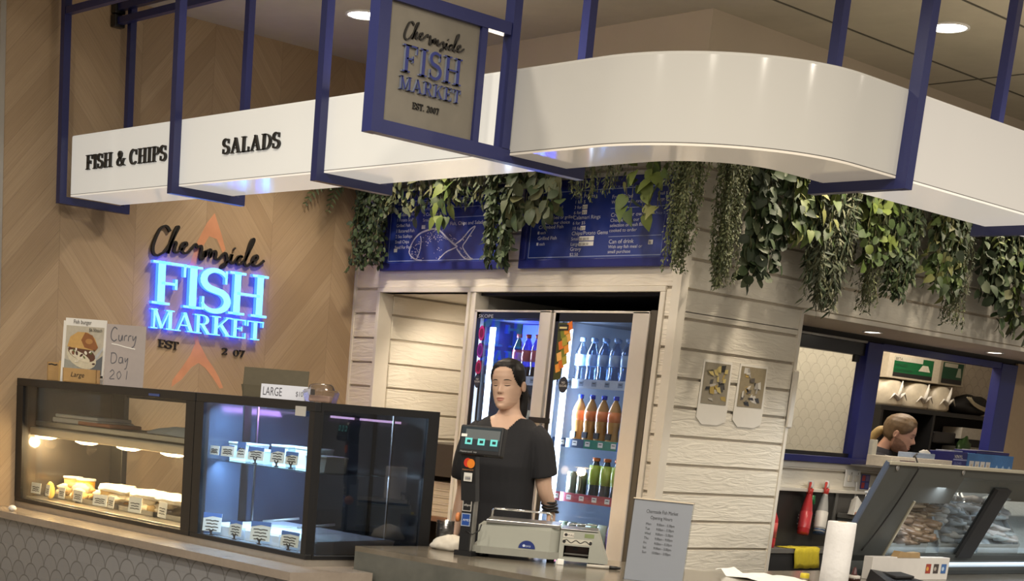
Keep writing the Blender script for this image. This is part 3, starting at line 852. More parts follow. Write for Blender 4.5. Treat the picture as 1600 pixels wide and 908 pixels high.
put_letters([('E', -1.436, -1.388, 1.638, 1.680), ('S', -1.385, -1.345, 1.635, 1.678), ('T', -1.343, -1.298, 1.632, 1.676), ('2', -0.992, -0.953, 1.632, 1.670), ('0', -0.908, -0.869, 1.629, 1.667), ('7', -0.866, -0.829, 1.628, 1.667)], 0.010, M_SIGNBLK, None, fl)
# faint orange fish mark painted on the timber behind the logo
M_ORNG = mat('faded_orange_paint', (0.56, 0.255, 0.135), 0.6, nz=0.25, nscale=9)
fm = Flat(frame((0.0, -1.12, 0), (0, 1, 0), (0, 0, 1), (1, 0, 0)))
fm.poly([(0.03, 2.41), (0.085, 2.30), (0.12, 2.22), (0.10, 2.20), (0.055, 2.27), (0.00, 2.28), (-0.05, 2.20), (-0.09, 2.10), (-0.11, 2.02), (-0.13, 2.03), (-0.12, 2.12), (-0.08, 2.24), (-0.02, 2.35)], M_ORNG, 1)
fm.poly([(-0.13, 2.03), (-0.11, 2.02), (-0.09, 1.90), (-0.07, 1.80), (-0.03, 1.68), (-0.06, 1.68), (-0.10, 1.78), (-0.13, 1.92)], M_ORNG, 1)
fm.poly([(-0.06, 1.68), (-0.03, 1.68), (0.03, 1.60), (0.08, 1.55), (0.12, 1.50), (0.155, 1.44), (0.13, 1.435), (0.07, 1.50), (0.02, 1.545), (-0.03, 1.57), (-0.08, 1.54), (-0.14, 1.47), (-0.21, 1.42), (-0.205, 1.46), (-0.14, 1.54), (-0.09, 1.61)], M_ORNG, 1)
tag(fm.build('painted_fish_mark'), 'faded orange fish outline painted on the timber behind the glowing logo', 'mural')

# ================================================================== COUNTERS
LT = 0.715
fc = thing('front_counter', 'tiled front counter with grey stone ledge carrying the glass display cases', 'counter', (1.4, -2.2, FL))
def shift(o, root):
    o.location = -Vector(root.location); return o
mb = MB(); mb.prism([(0.002, -2.555), (2.80, -2.525), (2.84, -2.112), (2.69, -2.112), (2.69, -1.55), (0.002, -1.55)], LT - 0.036, LT, M_LEDGE); shift(mb.build('stone_ledge', fc), fc)
mb = MB(); mb.prism([(0.002, -2.53), (2.78, -2.50), (2.81, -2.118), (2.685, -2.118), (2.685, -1.60), (0.002, -1.60)], FL, LT - 0.036, M_SCALE); shift(mb.build('tiled_front', fc), fc)
mb = MB(); mb.prism([(0.01, -2.315), (2.625, -2.315), (2.625, -1.62), (0.01, -1.62)], LT, 0.745, mat('brushed_plinth', (0.42, 0.38, 0.33), 0.35, 0.6, nz=0.1)); shift(mb.build('case_plinth', fc), fc)
CT = 0.814
cc = thing('checkout_counter', 'dark concrete checkout counter with polished top wrapping the kiosk corner', 'counter', (3.4, -1.5, FL))
outer = [(2.696, -2.100), (3.303, -2.052), (3.90, -2.005)] + [(3.95 + 0.42 * cos(R(a)), -1.585 + 0.42 * sin(R(a))) for a in range(-85, 5, 10)] + [(4.37, 3.2)]
inner = [(3.62, 3.2), (3.60, -0.84), (3.32, -0.93), (2.74, -1.47), (2.696, -1.58)]
def grow(p, d):
    c = Vector((3.4, -0.5)); return [tuple(Vector(q)) for q in p]
mb = MB(); mb.prism(outer + inner, CT - 0.022, CT, M_CONTOP); shift(mb.build('worktop', cc), cc)
mb = MB(); mb.prism(outer + inner, FL, CT - 0.022, M_CONC); shift(mb.build('body', cc), cc)
# ================================================================== HOT FOOD CASE
YF = -2.32
ZB, ZT = 0.745, 1.402
M_FOODW = mat('cream_food', (0.78, 0.66, 0.46), 0.6, nz=0.2, nscale=40)
M_FOODY = mat('golden_crumb', (0.62, 0.40, 0.15), 0.7, nz=0.35, nscale=60, bump=0.4)
M_TRAY = mat('white_tray', (0.78, 0.77, 0.74), 0.35, nz=0.03)
M_DARKPANE = mat('dark_mirror_panel', (0.035, 0.032, 0.030), 0.12, nz=0.3, nscale=5, spec=0.6)
hot = thing('hot_food_case', 'black framed heated glass case with golden fried food beside the timber wall', 'display case', (0.87, -2.0, ZB))
def part(mb, name, root): 
    o = mb.build(name, root)
    p = root; L = Vector((0, 0, 0))
    while p:
        L += Vector(p.location); p = p.parent
    o.location = -L
    return o
def case_frame(x0, x1, y0, y1, root, lp=0.075, rp=0.075):
    mb = MB()
    mb.box(x0, x1, y0, y0 + 0.035, ZT - 0.04, ZT, M_BLACK, 0.003)
    mb.box(x0, x1, y0, y0 + 0.035, ZB, ZB + 0.022, M_BLACK, 0.003)
    mb.box(x0, x0 + lp, y0, y0 + 0.035, ZB + 0.022, ZT - 0.04, M_BLACK, 0.0)
    mb.box(x1 - rp, x1, y0, y0 + 0.035, ZB + 0.022, ZT - 0.04, M_BLACK, 0.0)
    return part(mb, 'front_frame', root)
case_frame(0.004, 1.735, YF, -1.70, hot, 0.072, 0.075)
mb = MB(); mb.box(0.004, 1.735, YF + 0.0355, -1.70, ZT - 0.028, ZT - .0005, M_BLACK, 0.0); part(mb, 'top_panel', hot)
mb = MB(); mb.box(0.02, 1.735, YF + 0.03, -1.70, ZB, ZB + 0.03, M_STEEL, 0.002); part(mb, 'base_tray', hot)
mb = MB(); mb.box(0.004, 0.02, YF + 0.03, -1.71, ZB + .02, ZT - .028, M_DARKPANE); part(mb, 'end_panel', hot)
mb = MB(); mb.box(1.715, 1.735, YF + 0.03, -1.71, ZB + .02, ZT - .028, M_DARKPANE); part(mb, 'partition', hot)
mb = MB()
mb.box(0.02, 0.150, -1.735, -1.70, ZB + .02, ZT - .028, M_BLACK, 0.003); mb.box(1.66, 1.715, -1.735, -1.70, ZB + .02, ZT - .028, M_BLACK, 0.003)
mb.box(0.15, 1.66, -1.72, -1.70, ZT - 0.06, ZT - .028, M_BLACK)
part(mb, 'back_frame', hot)
mb = MB(); mb.box(0.070, 1.662, YF + 0.008, YF + 0.013, ZB + 0.02, ZT - 0.038, M_GLASS); part(mb, 'front_glass', hot)
mb = MB(); mb.box(1.34, 1.43, YF - 0.004, YF, ZT - 0.033, ZT - 0.022, mat('blue_maker_badge', (0.05, 0.09, 0.3), 0.3)); part(mb, 'badge', hot)
# shelf of steel wires under which the heat lamps hang
mb = MB()
for yy in (-2.20, -2.14, -2.08, -2.02, -1.96, -1.90):
    mb.bar((0.03, yy, 1.178), (1.71, yy, 1.178), 0.008, 0.008, M_STEEL)
mb.box(0.03, 1.71, -2.215, -2.20, 1.160, 1.184, M_STEEL, 0.002); mb.box(0.03, 1.71, -1.90, -1.885, 1.160, 1.184, M_STEEL, 0.002)
mb.box(0.03, 1.71, -2.205, -1.89, 1.158, 1.162, M_STEELD)
part(mb, 'upper_shelf', hot)
mb = MB(); mb.box(0.03, 1.71, -2.25, -1.98, 1.105, 1.150, mat('lamp_hood', (0.50, 0.42, 0.32), 0.4, 0.5), 0.008); hood = part(mb, 'lamp_hood', hot)
M_HEAT = mat('heat_lamp_glow', (1, 0.8, 0.5), emit=(1.0, 0.70, 0.36), es=16)
for x in (0.10, 0.54, 0.96, 1.37):
    mb = MB(); mb.lathe([(0.004, -0.012), (0.03, -0.012), (0.052, -0.004), (0.056, 0.003)], (0, 0, 0), M_HEAT, 18)
    o = mb.build('heat_lamp', hood); o.location = (x, -2.19, 1.102); o.location = Vector(o.location); o.scale = (1.75, 0.75, 1)
    light('heat_lamp_light', 'POINT', (x, -2.17, 1.065), 8.0, (1.0, 0.68, 0.34), 0.03)
# food trays and food
random.seed(4)
def blob(mb, c, r, m, sq=(1, 1, 1), n=10, jag=0.25, seed=0):
    rings = []
    for i in range(1, n):
        th = pi * i / n
        ring = []
        for j in range(n + 4):
            ph = 2 * pi * j / (n + 4)
            d = Vector((sin(th) * cos(ph), sin(th) * sin(ph), -cos(th)))
            k = 1 + jag * noise.noise(d * 2.3 + Vector((seed, seed * 2.1, 0)))
            ring.append(Vector(c) + Vector((d.x * sq[0], d.y * sq[1], d.z * sq[2])) * r * k)
        rings.append(ring)
    mb.loft(rings, m)
trays = [(0.22, -2.0, 'fried pieces'), (0.60, -2.0, ''), (1.00, -2.0, ''), (1.40, -2.0, '')]
for i, (x, y, _) in enumerate(trays):
    mb = MB()
    mb.box(x - .17, x + .17, y - .16, y + .16, ZB + 0.031, ZB + 0.037, M_STEEL)
    for a in ((x - .17, x - .163, y - .16, y + .16), (x + .163, x + .17, y - .16, y + .16), (x - .17, x + .17, y - .16, y - .153), (x - .17, x + .17, y + .153, y + .16)):
        mb.box(*a, ZB + 0.034, ZB + 0.058, M_STEEL)
    o = mb.build('steel_tray')
    tag(o, ['steel tray at the timber wall end of the heated case', 'second steel tray from the timber wall in the heated case', 'third steel tray from the timber wall in the heated case', 'steel tray nearest the cold cabinet in the heated case'][i], 'tray', 'steel trays in the heated case')
k = 0
place = ['at the timber wall end of', 'second from the timber wall in', 'third from the timber wall in', 'beside the cold cabinet in']
for i, (x, y, _) in enumerate(trays):
    mb = MB()
    for j in range(26):
        r = random.uniform(0.028, 0.046)
        cx, cy = x + random.uniform(-.12, .12) + (.05 if i == 0 else 0), y + (random.uniform(-.13, -.07) if i == 0 else random.uniform(-.11, .11))
        h = random.uniform(0.0, 0.055)
        blob(mb, (cx, cy, ZB + 0.055 + h), r, random.choice([M_FOODY, M_FOODW, M_FOODW]), (1.5, 1, .65), 8, 0.4, k); k += 1
    tag(mb.build('fried_food_heap'), 'golden crumbed food heap ' + place[i] + ' the heated case', 'food', 'fried food in the heated case', 'stuff')
for (x, lab) in ((0.66, 'white paper parcel with folded flaps in the middle of the heated case'), (0.98, 'crumpled white paper wrap in the heated case, left of the parcels by the cold cabinet'), (1.22, 'open white paper wrap under the right heat lamps in the heated case')):
    mb = MB()
    rings = []
    for i in range(5):
        z = ZB + 0.10 + 0.012 * i
        s = [0.04, 0.075, 0.095, 0.09, 0.085][i]
        rings.append([Vector((x + cos(t) * s * (1.35 + .25 * noise.noise(Vector((cos(t) * 2, sin(t) * 2, x * 9 + i * .2)))), -2.06 + sin(t) * s, z + 0.012 * noise.noise(Vector((cos(t) * 2, sin(t) * 3, x))))) for t in [2 * pi * q / 22 for q in range(22)]])
    mb.loft(rings, M_PAPER, False)
    tag(mb.build('paper_wrap'), lab, 'wrap', 'paper wraps in the heated case')
# sauce tubs at the back and a yellow piece
for (x, m, lab) in ((0.115, mat('pale_mustard', (0.62, 0.46, 0.16), 0.4), 'pale tub with a rim standing at the back of the heated case'), (0.255, mat('orange_mustard', (0.75, 0.38, 0.02), 0.4), 'bright orange tub with a white rim at the back of the heated case')):
    t = thing('sauce_tub', lab, 'tub', (x, -2.02, ZB + 0.060), 0, 'tubs in the heated case')
    mb = MB(); mb.lathe([(0.002, -.022), (0.050, -.022), (0.044, 0.0), (0.002, 0.0)], m=M_STEEL, n=20); mb.build('saucer', t)
    mb = MB(); mb.lathe([(0.002, 0), (0.046, 0), (0.052, 0.085), (0.046, 0.085), (0.04, 0.07), (0.002, 0.07)], m=m, n=20); mb.build('tub', t)
    mb = MB(); mb.lathe([(0.053, 0.078), (0.056, 0.082), (0.055, 0.09), (0.047, 0.09), (0.046, 0.083)], m=M_WHITE, n=20); mb.build('rim', t)
mb = MB(); blob(mb, (0.215, -2.215, ZB + 0.078), 0.035, mat('lemon_yellow', (0.72, 0.52, 0.12), 0.5), (1, .6, 1.3), 10, .1, 3)
tag(mb.build('lemon_wedge'), 'yellow lemon piece standing at the timber wall end of the heated case', 'lemon')
# seasoning pots and plates on the upper shelf
mb = MB(); mb.box(0.15, 0.62, -2.18, -1.95, 1.186, 1.212, mat('translucent_tray', (0.55, 0.50, 0.44), 0.25), 0.006); mb.box(0.16, 0.61, -2.17, -1.96, 1.213, 1.232, mat('pale_lid', (0.62, 0.58, 0.53), 0.25), 0.006)
tag(mb.build('container_tray'), 'shallow pale lidded container on the upper shelf of the heated case', 'container')
mb = MB(); mb.box(0.44, 0.76, -2.19, -1.99, 1.186, 1.206, mat('red_brown_tray', (0.30, 0.08, 0.02), 0.4), 0.006)
tag(mb.build('red_tray'), 'reddish brown tray on the upper shelf of the heated case', 'tray')
mb = MB()
rings = [[Vector((1.28 + cos(t) * (0.10 + 0.12 * i) * (1 + .2 * noise.noise(Vector((cos(t) * 2, i, 3)))), -2.05 + sin(t) * (.05 + .03 * i), 1.187 + 0.02 * (2 - i) + .012 * noise.noise(Vector((cos(t) * 3, sin(t) * 3, i * 2))))) for t in [2 * pi * q / 26 for q in range(26)]] for i in range(3)]
mb.loft(rings[::-1], M_PAPER, False); tag(mb.build('paper_liner'), 'loose sheet of greaseproof paper on the upper shelf of the heated case', 'paper')
M_TAG = mat('price_card', (0.74, 0.72, 0.66), 0.6, nz=0.03)
M_TBLUE = mat('card_blue', (0.07, 0.16, 0.42), 0.6)
M_CLIP = mat('black_clip', (0.01, 0.01, 0.012), 0.4)
def price_tag(name, x, y, z, w, h, lab, grp, rz=0.0, blue=0.0, foot=True, tilt=0.15, lines=3):
    t = thing(name, lab, 'price tag', (x, y, z), rz, grp)
    T = Matrix.Rotation(-tilt, 4, 'X')
    mb = MB(); mb.box(-w / 2, w / 2, -0.001, 0.001, 0.018, 0.018 + h, M_TAG, T=T); c = mb.build('card', t)
    fl_ = Flat(lambda a, b, hh: T @ Vector((a, -0.0011 - hh, b + 0.018)), 0.0004)
    if blue: fl_.poly([(-w / 2, h), (w / 2, h), (w / 2, h * (1 - blue)), (0, h * (1 - blue * .8)), (-w / 2, h * (1 - blue * 1.4))], M_TBLUE, 1)
    for i in range(lines):
        zz = h * (0.58 - 0.17 * i); ww = w * (0.36 - .06 * (i % 2))
        fl_.line([(-ww, zz), (-ww * .3, zz + 0.002), (0, zz - 0.001), (ww * .4, zz + 0.002), (ww, zz)], 0.0045, M_INK, 2)
    fl_.build('print', c)
    if foot:
        mb = MB(); mb.box(-0.008, 0.008, -0.006, 0.006, 0.0, 0.006, M_CLIP); mb.box(-0.003, 0.003, -0.003, 0.003, 0.004, 0.022, M_CLIP)
        mb.bar((-0.003, -0.002, 0.016), (-0.011, -0.002, 0.030), 0.004, 0.004, M_CLIP); mb.bar((0.003, -0.002, 0.016), (0.011, -0.002, 0.030), 0.004, 0.004, M_CLIP)
        mb.build('clip', t)
    return t
ordn = ['nearest the timber wall', 'second from the timber wall', 'third from the timber wall', 'fourth from the timber wall', 'fifth from the timber wall', 'third from the cold cabinet', 'second from the cold cabinet', 'nearest the cold cabinet']
for i, x in enumerate((0.10, 0.23, 0.385, 0.555, 0.785, 0.895, 1.125, 1.375)):
    price_tag('price_tag', x, -2.245, ZB + 0.032, [.10, .075, .08, .11, .10, .08, .095, .11][i], 0.058 + (0.018 if i > 5 else 0), 'small white price card along the glass of the heated case, ' + ordn[i], 'price cards in the heated case', random.uniform(-.25, .3), 0, False, 0.1, 3)

# ================================================================== COLD CORNER CASE
cold = thing('cold_display_case', 'black framed cold cabinet with blue-lit front glass and dark end glass at the counter corner', 'display case', (2.2, -2.0, ZB))
case_frame(1.740, 2.630, YF, -1.61, cold, 0.066, 0.035)
mb = MB()
XE = 2.630
mb.box(XE - 0.03, XE - .0005, YF + 0.0355, -1.61, ZT - 0.032, ZT, M_BLACK, 0.0)
mb.box(XE - 0.03, XE - .0005, YF + 0.0355, -1.61, ZB, ZB + 0.014, M_BLACK, 0.0)
mb.box(XE - 0.03, XE - .0005, YF + 0.0355, YF + 0.048, ZB + .014, ZT - .032, M_BLACK, 0.0)
mb.box(XE - 0.03, XE - .0005, -1.675, -1.61, ZB + .014, ZT - .032, M_BLACK, 0.0)
part(mb, 'end_frame', cold)
mb = MB(); mb.box(1.740, XE - 0.031, YF + 0.0355, -1.611, ZT - 0.024, ZT - .0005, M_BLACK, 0.0); part(mb, 'top_panel', cold)
mb = MB(); mb.box(1.745, XE - 0.01, YF + 0.03, -1.62, ZB, ZB + 0.018, mat('cold_base', (0.35, 0.38, 0.42), 0.25, 0.3), 0.002); part(mb, 'base', cold)
M_COLDP = mat('dark_blue_mirror_panel', (0.05, 0.065, 0.10), 0.10, nz=0.3, nscale=4, spec=0.6)
mb = MB(); mb.box(1.742, 1.758, YF + 0.03, -1.62, ZB + .018, ZT - .024, M_COLDP)
mb.box(1.758, 1.766, -2.06, -2.02, ZB + .018, ZT - .024, M_BLACK)
part(mb, 'partition', cold)
mb = MB(); mb.box(1.80, XE - 0.03, YF + 0.008, YF + 0.013, ZB + 0.02, ZT - 0.038, M_GLASS); part(mb, 'front_glass', cold)
mb = MB(); mb.box(XE - 0.014, XE - 0.009, YF + 0.04, -1.67, ZB + 0.012, ZT - 0.03, M_GLASSD); part(mb, 'end_glass', cold)
for x0, x1, yy in ((1.76, 2.21, -1.632), (2.19, 2.60, -1.618)):
    mb = MB()
    mb.box(x0, x0 + 0.025, yy - .008, yy + .008, ZB + .02, ZT - .026, M_BLACK); mb.box(x1 - 0.025, x1, yy - .008, yy + .008, ZB + .02, ZT - .026, M_BLACK)
    mb.box(x0, x1, yy - .008, yy + .008, ZT - .06, ZT - .026, M_BLACK); mb.box(x0, x1, yy - .008, yy + .008, ZB + .02, ZB + .05, M_BLACK)
    d = part(mb, 'sliding_door', cold)
    mb = MB(); mb.box(x0 + .02, x1 - .02, yy - .002, yy + .002, ZB + .04, ZT - .05, mat('dim_door_pane', (0.045, 0.04, 0.038), 0.1, nz=0.2)); part(mb, 'pane', d)
mb = MB(); mb.box(1.77, 2.585, -2.26, -1.80, 1.104, 1.110, glass('shelf_glass', (0.80, 0.92, 0.93), 1.0)); part(mb, 'glass_shelf', cold)
mb = MB(); mb.bar((1.79, -2.0, ZB + .02), (1.79, -2.0, ZT - .03), 0.008, 0.008, M_STEEL); mb.bar((2.56, -1.82, ZB + .02), (2.56, -1.82, ZT - .03), 0.008, 0.008, M_STEEL); part(mb, 'shelf_support', cold)
M_CLED = mat('cold_led_strip', (0.8, 0.9, 1), emit=(0.55, 0.76, 1.0), es=7)
mb = MB(); mb.box(1.80, 2.50, YF + 0.045, YF + 0.058, ZT - 0.040, ZT - 0.030, M_CLED); part(mb, 'glow_strip', cold)
mb = MB(); mb.box(1.90, 2.075, -1.652, -1.645, 1.335, 1.345, mat('violet_reflection', (.7, .5, .9), emit=(.78, .55, 1.0), es=3)); part(mb, 'glow_strip', cold)  # glowing bar standing in for shop lights reflected in the end glass
mb = MB(); mb.box(2.11, 2.40, -1.642, -1.635, 1.335, 1.345, MATS['violet_reflection']); part(mb, 'glow_strip', cold)  # second glowing bar, same painted reflection
light('added_violet_light', 'AREA', (2.2, -1.70, 1.33), 1.2, (.55, .3, 1.0), .5, (2.2, -1.9, 1.2), size_y=.03)  # added lamp that goes with the reflection bars
light('cold_case_light', 'AREA', (2.12, YF + 0.10, ZT - 0.05), 8.5, (0.42, 0.66, 1.0), 0.6, (2.12, -1.98, 0.8), size_y=0.03)
light('cold_case_light', 'AREA', (2.08, YF + 0.11, 1.09), 6.5, (0.42, 0.66, 1.0), 0.6, (2.08, -1.98, 0.75), size_y=0.03)
mb = MB(); mb.box(2.50, 2.57, YF - 0.004, YF, ZT - 0.062, ZT - 0.022, mat('grey_sticker', (0.45, 0.44, 0.41), 0.5)); o = part(mb, 'maker_sticker', cold)
# white pans at the bottom
M_PAN = mat('white_pan', (0.72, 0.76, 0.80), 0.25, nz=0.02)
for i in range(3):
    x = 1.93 + 0.27 * i; 
    mb = MB()
    x0, x1, y0, y1, z0, z1 = x - .13, x + .13, -2.235, -1.82, ZB + 0.019, ZB + 0.085
    mb.prism([(y0, z0), (y1, z0), (y1 + .03, z1 - 0.005), (y1, z1), (y0, z1 - .012), (y0 - .004, z1 - .02)], x0, x1, M_PAN, lambda a, b, h: (h, a, b))
    t = mb.build('white_pan')
    tag(t, ['white deli pan under the blue light next to the partition of the cold cabinet', 'middle white deli pan in the blue-lit cold cabinet', 'white deli pan nearest the end glass of the cold cabinet'][i], 'pan', 'white pans in the cold cabinet')
    if i < 2:
        m3 = MB(); m3.tube([(x - .05, -2.0, z1 + .004), (x + .03, -1.95, z1 + .02), (x + .10, -1.90, z1 + .035)], 0.006, M_STEELD); tag(m3.build('serving_spoon'), 'steel serving spoon lying across the ' + ['white deli pan beside the partition of the cold cabinet', 'middle white deli pan of the cold cabinet'][i], 'spoon', 'serving spoons')
for i, x in enumerate((1.853, 2.04, 2.234, 2.45)):
    price_tag('price_tag', x, -2.275, ZB + 0.018, [.095, .085, .10, .12][i], [.085, .07, .085, .065][i], 'white and blue price card low in the cold cabinet, ' + ['nearest the heated case', 'second from the heated case', 'third from the heated case', 'nearest the counter corner'][i], 'price cards low in the cold cabinet', [.5, .1, .45, .05][i], 0.22, True, 0.12, 4)
for i, (x, h) in enumerate(((1.80, .05), (1.905, .062), (2.01, .088), (2.125, .07), (2.285, .082), (2.39, .068))):
    price_tag('price_tag', x, -2.245, 1.1105, [.06, .085, .055, .10, .085, .075][i], h * .82, 'small price card on the cold cabinet glass shelf, ' + ['nearest the heated case', 'second from the heated case', 'the tall one', 'third from the counter corner', 'second from the counter corner', 'nearest the counter corner'][i], 'price cards on the cold cabinet shelf', 0.15, [0, .1, .45, .3, .3, .3][i], i > 2, 0.08, 3)
M_CART = mat('clear_white_tub', (0.60, 0.70, 0.72), 0.25, nz=0.12, nscale=25)
for i, (x, y, w, h) in enumerate(((1.87, -2.10, .15, .075), (2.05, -2.12, .12, .055), (2.19, -2.10, .12, .085), (2.34, -2.08, .12, .085), (2.48, -2.12, .15, .06))):
    mb = MB(); mb.prism([(-w / 2 * .86, 0), (w / 2 * .86, 0), (w / 2, h), (-w / 2, h)], -0.06, 0.06, M_CART, lambda a, b, q: (a, q, b))
    t = mb.build('salad_tub', loc=(x, y, 1.1105)); tag(t, 'pale plastic tub on the glass shelf of the cold cabinet, ' + ['nearest the heated case', 'second from the heated case', 'in the middle', 'second from the counter corner', 'nearest the counter corner'][i], 'tub', 'tubs on the cold cabinet shelf')
    m3 = MB(); m3.box(-w / 2 - .003, w / 2 + .003, -.063, .063, h - .002, h + .008, mat('tub_lid', (0.66, 0.75, 0.72), 0.2), 0.003); m3.build('lid', t)

# ================================================================== ON TOP OF THE CASES
TZ = ZT
def photo_panel(name, lab, cat, loc, w, h, rz, tilt, thick=0.004, m=None):
    t = thing(name, lab, cat, loc, rz)
    T = Matrix.Rotation(-tilt, 4, 'X')
    mb = MB(); mb.box(-w / 2, w / 2, 0, thick, 0, h, m or M_PAPER, T=T); mb.build('sheet', t)
    f = Flat(lambda a, b, hh: T @ Vector((a, -0.0005 - hh, b)), 0.0005)
    return t, f
t, f = photo_panel('burger_poster', 'fish burger photo sheet standing on the heated case against the timber wall', 'poster', (0.520, -2.215, TZ), 0.335, 0.36, R(42), 0.10); t.scale = (.66, 1, .90)
mb = MB(); mb.box(-0.187, -0.15, 0.008, 0.012, 0.0, 0.345, M_PAPER, T=Matrix.Rotation(-0.10, 4, 'X')); mb.build('second_sheet', t)
c = lambda r, g, b: mat('ink_%d_%d_%d' % (r, g, b), ((r / 255) ** 2.2, (g / 255) ** 2.2, (b / 255) ** 2.2), 0.45, nz=0.16, nscale=45)
f.rect(-.158, .05, .150, .318, c(186, 178, 160), 1)
f.poly([(-.158, .05), (.150, .05), (.150, .12), (.04, .09), (-.158, .13)], c(150, 150, 140), 2)
f.poly([(.02, .05), (.150, .05), (.150, .16), (.10, .13)], c(96, 100, 104), 3)
f.poly([(.00, .07), (.05, .075), (.150, .19), (.150, .21)], c(176, 178, 180), 4)
f.ell(-.02, .145, .125, .060, c(205, 196, 170), 5, rot=-.25)
f.ell(-.02, .165, .115, .040, c(92, 56, 36), 6, rot=-.2)
f.ell(-.035, .150, .09, .022, c(214, 204, 178), 7, rot=-.3)
f.poly([(-.14, .20), (-.12, .255), (-.06, .285), (.02, .285), (.08, .255), (.11, .205), (.09, .185), (.0, .19), (-.10, .195)], c(196, 156, 92), 8)
f.poly([(.0, .285), (.06, .27), (.11, .205), (.09, .185), (.0, .20), (-.03, .24)], c(140, 88, 44), 9)
f.ell(.035, .235, .03, .015, c(176, 126, 70), 10)
for q in range(16):
    random.seed(q); f.ell(random.uniform(-.11, .09), random.uniform(.11, .19), random.uniform(.006, .016), random.uniform(.004, .010), random.choice([c(222, 214, 196), c(72, 40, 28), c(120, 76, 50), c(92, 104, 56)]), 11 + q % 3, 8, random.uniform(0, 3))
f.text('Fish burger', -.10, .330, .032, M_INK, layer=14)
f.text('$6.50each', .03, .292, .026, M_INK, layer=14)
f.rect(-.158, .036, .165, .047, M_INK, 15)
f.build('photo_print', t)
M_KRAFT = mat('kraft_card', (0.47, 0.29, 0.115), 0.7, nz=0.12)
def open_box(name, lab, cat, loc, w, d, h, rz, m, flaps=True, grp=None):
    t = thing(name, lab, cat, loc, rz, grp)
    mb = MB(); e = 0.004
    mb.box(-w / 2, w / 2, -d / 2, d / 2, 0, e, m)
    mb.box(-w / 2, w / 2, -d / 2, -d / 2 + e, 0, h, m); mb.box(-w / 2, w / 2, d / 2 - e, d / 2, 0, h, m)
    mb.box(-w / 2, -w / 2 + e, -d / 2, d / 2, 0, h, m); mb.box(w / 2 - e, w / 2, -d / 2, d / 2, 0, h, m)
    mb.build('carton', t)
    return t
t = open_box('chip_box', 'small kraft box with slanted top at the timber wall end of the heated case', 'box', (0.285, -2.235, TZ), .085, .06, .095, R(40), M_KRAFT, grp='kraft boxes on the heated case')
mb = MB(); mb.box(.024, .044, -.036, -.031, .0, .105, mat('kraft_light', (0.62, 0.40, 0.14), 0.6)); mb.build('side_flap', t)
fm = Flat(lambda a, b, h: Vector((a * .9, -.0315 - h, b))); fm.line([(-.04, .082), (-.02, .085), (0, .081), (.015, .084)], .006, M_INK); fm.build('handwriting', t)
t = open_box('chip_box', 'long kraft box with handwriting in front of the burger photo on the heated case', 'box', (0.590, -2.262, TZ), .185, .05, .070, R(38), M_KRAFT, grp='kraft boxes on the heated case')
fm = Flat(lambda a, b, h: Vector((a, -.0262 - h, b))); fm.text('Large', -.05, .028, .034, M_INK, shear=.25); fm.build('handwriting', t)
# handwritten sheet
t, f = photo_panel('handwritten_sheet', 'pale laminated sheet with the handwritten words Curry Day on the heated case', 'notice', (0.925, -2.215, TZ), 0.30, 0.345, R(42), 0.06, 0.003, mat('frosted_sheet', (0.42, 0.37, 0.35), 0.25, nz=0.05)); t.scale = (.68, 1, .86)
M_PEN = mat('grey_marker', (0.10, 0.10, 0.12), 0.6)
def hand(f, strokes, ox, oy, s, w, m):
    for st in strokes:
        f.line(smooth_path([(ox + a * s, oy + b * s) for a, b in st], 4), w, m, 2)
hand(f, [[(.9, 1.8), (.5, 2.0), (.1, 1.5), (.1, .8), (.5, .5), (.9, .7)], [(1.2, 1.2), (1.2, .7), (1.5, .6), (1.7, 1.2), (1.7, .6)], [(2.0, .6), (2.05, 1.1), (2.4, 1.2)], [(2.6, .6), (2.65, 1.1), (3.0, 1.2)], [(3.2, 1.2), (3.3, .7), (3.7, 1.2), (3.5, .2), (3.1, -.1)]], -.115, .225, .052, .006, M_PEN)
hand(f, [[(.2, 1.4), (.2, .2), (.9, .3), (1.1, .9), (.8, 1.4), (.1, 1.4)], [(2.1, .9), (1.6, .9), (1.5, .3), (2.0, .3), (2.1, .9), (2.2, .2)], [(2.5, .9), (2.6, .4), (3.0, .9), (2.8, -.3), (2.5, -.5)]], -.11, .120, .045, .005, M_PEN)
hand(f, [[(.1, 1.0), (.5, 1.3), (.8, .9), (.1, .2), (.9, .2)], [(1.7, 1.2), (1.3, .8), (1.6, .2), (2.0, .7), (1.7, 1.2)], [(3.0, 1.3), (2.9, .2)]], -.11, .03, .045, .0045, M_PEN)
f.line([(-.105, .235), (-.06, .232), (.0, .222), (.075, .214)], .006, M_PAPER, 3)
f.build('handwriting', t)
# opened cardboard carton, LARGE card and clear tubs on the cold cabinet
M_CARD = mat('olive_cardboard', (0.085, 0.070, 0.040), 0.7, nz=0.12)
t = thing('open_carton', 'olive brown cardboard carton with raised lid on top of the cold cabinet', 'box', (2.01, -2.05, TZ), R(38)); t.scale = (.74, .74, .62)
mb = MB()
mb.prism([(-.20, 0), (.20, 0), (.20, .09), (-.215, .085)], -.10, -.095, M_CARD, lambda a, b, h: (a, h, b)); mb.prism([(-.20, 0), (.20, 0), (.20, .09), (-.20, .09)], .09, .095, M_CARD, lambda a, b, h: (a, h, b))
mb.box(-.205, -.20, -.10, .095, 0, .09, M_CARD); mb.box(.20, .205, -.10, .095, 0, .09, M_CARD); mb.box(-.20, .20, -.10, .095, 0, .004, M_CARD)
mb.build('carton', t)
mb = MB(); mb.box(-.205, .205, 0, .005, 0, .125, M_CARD, T=Matrix.Translation((0, -.098, .085)) @ Matrix.Rotation(-0.12, 4, 'X')); mb.build('raised_flap', t)
t = thing('size_card', 'white card lettered LARGE standing on the cold cabinet in front of the carton', 'sign', (2.205, -2.16, TZ), R(38)); t.scale = (.78, .78, .85)
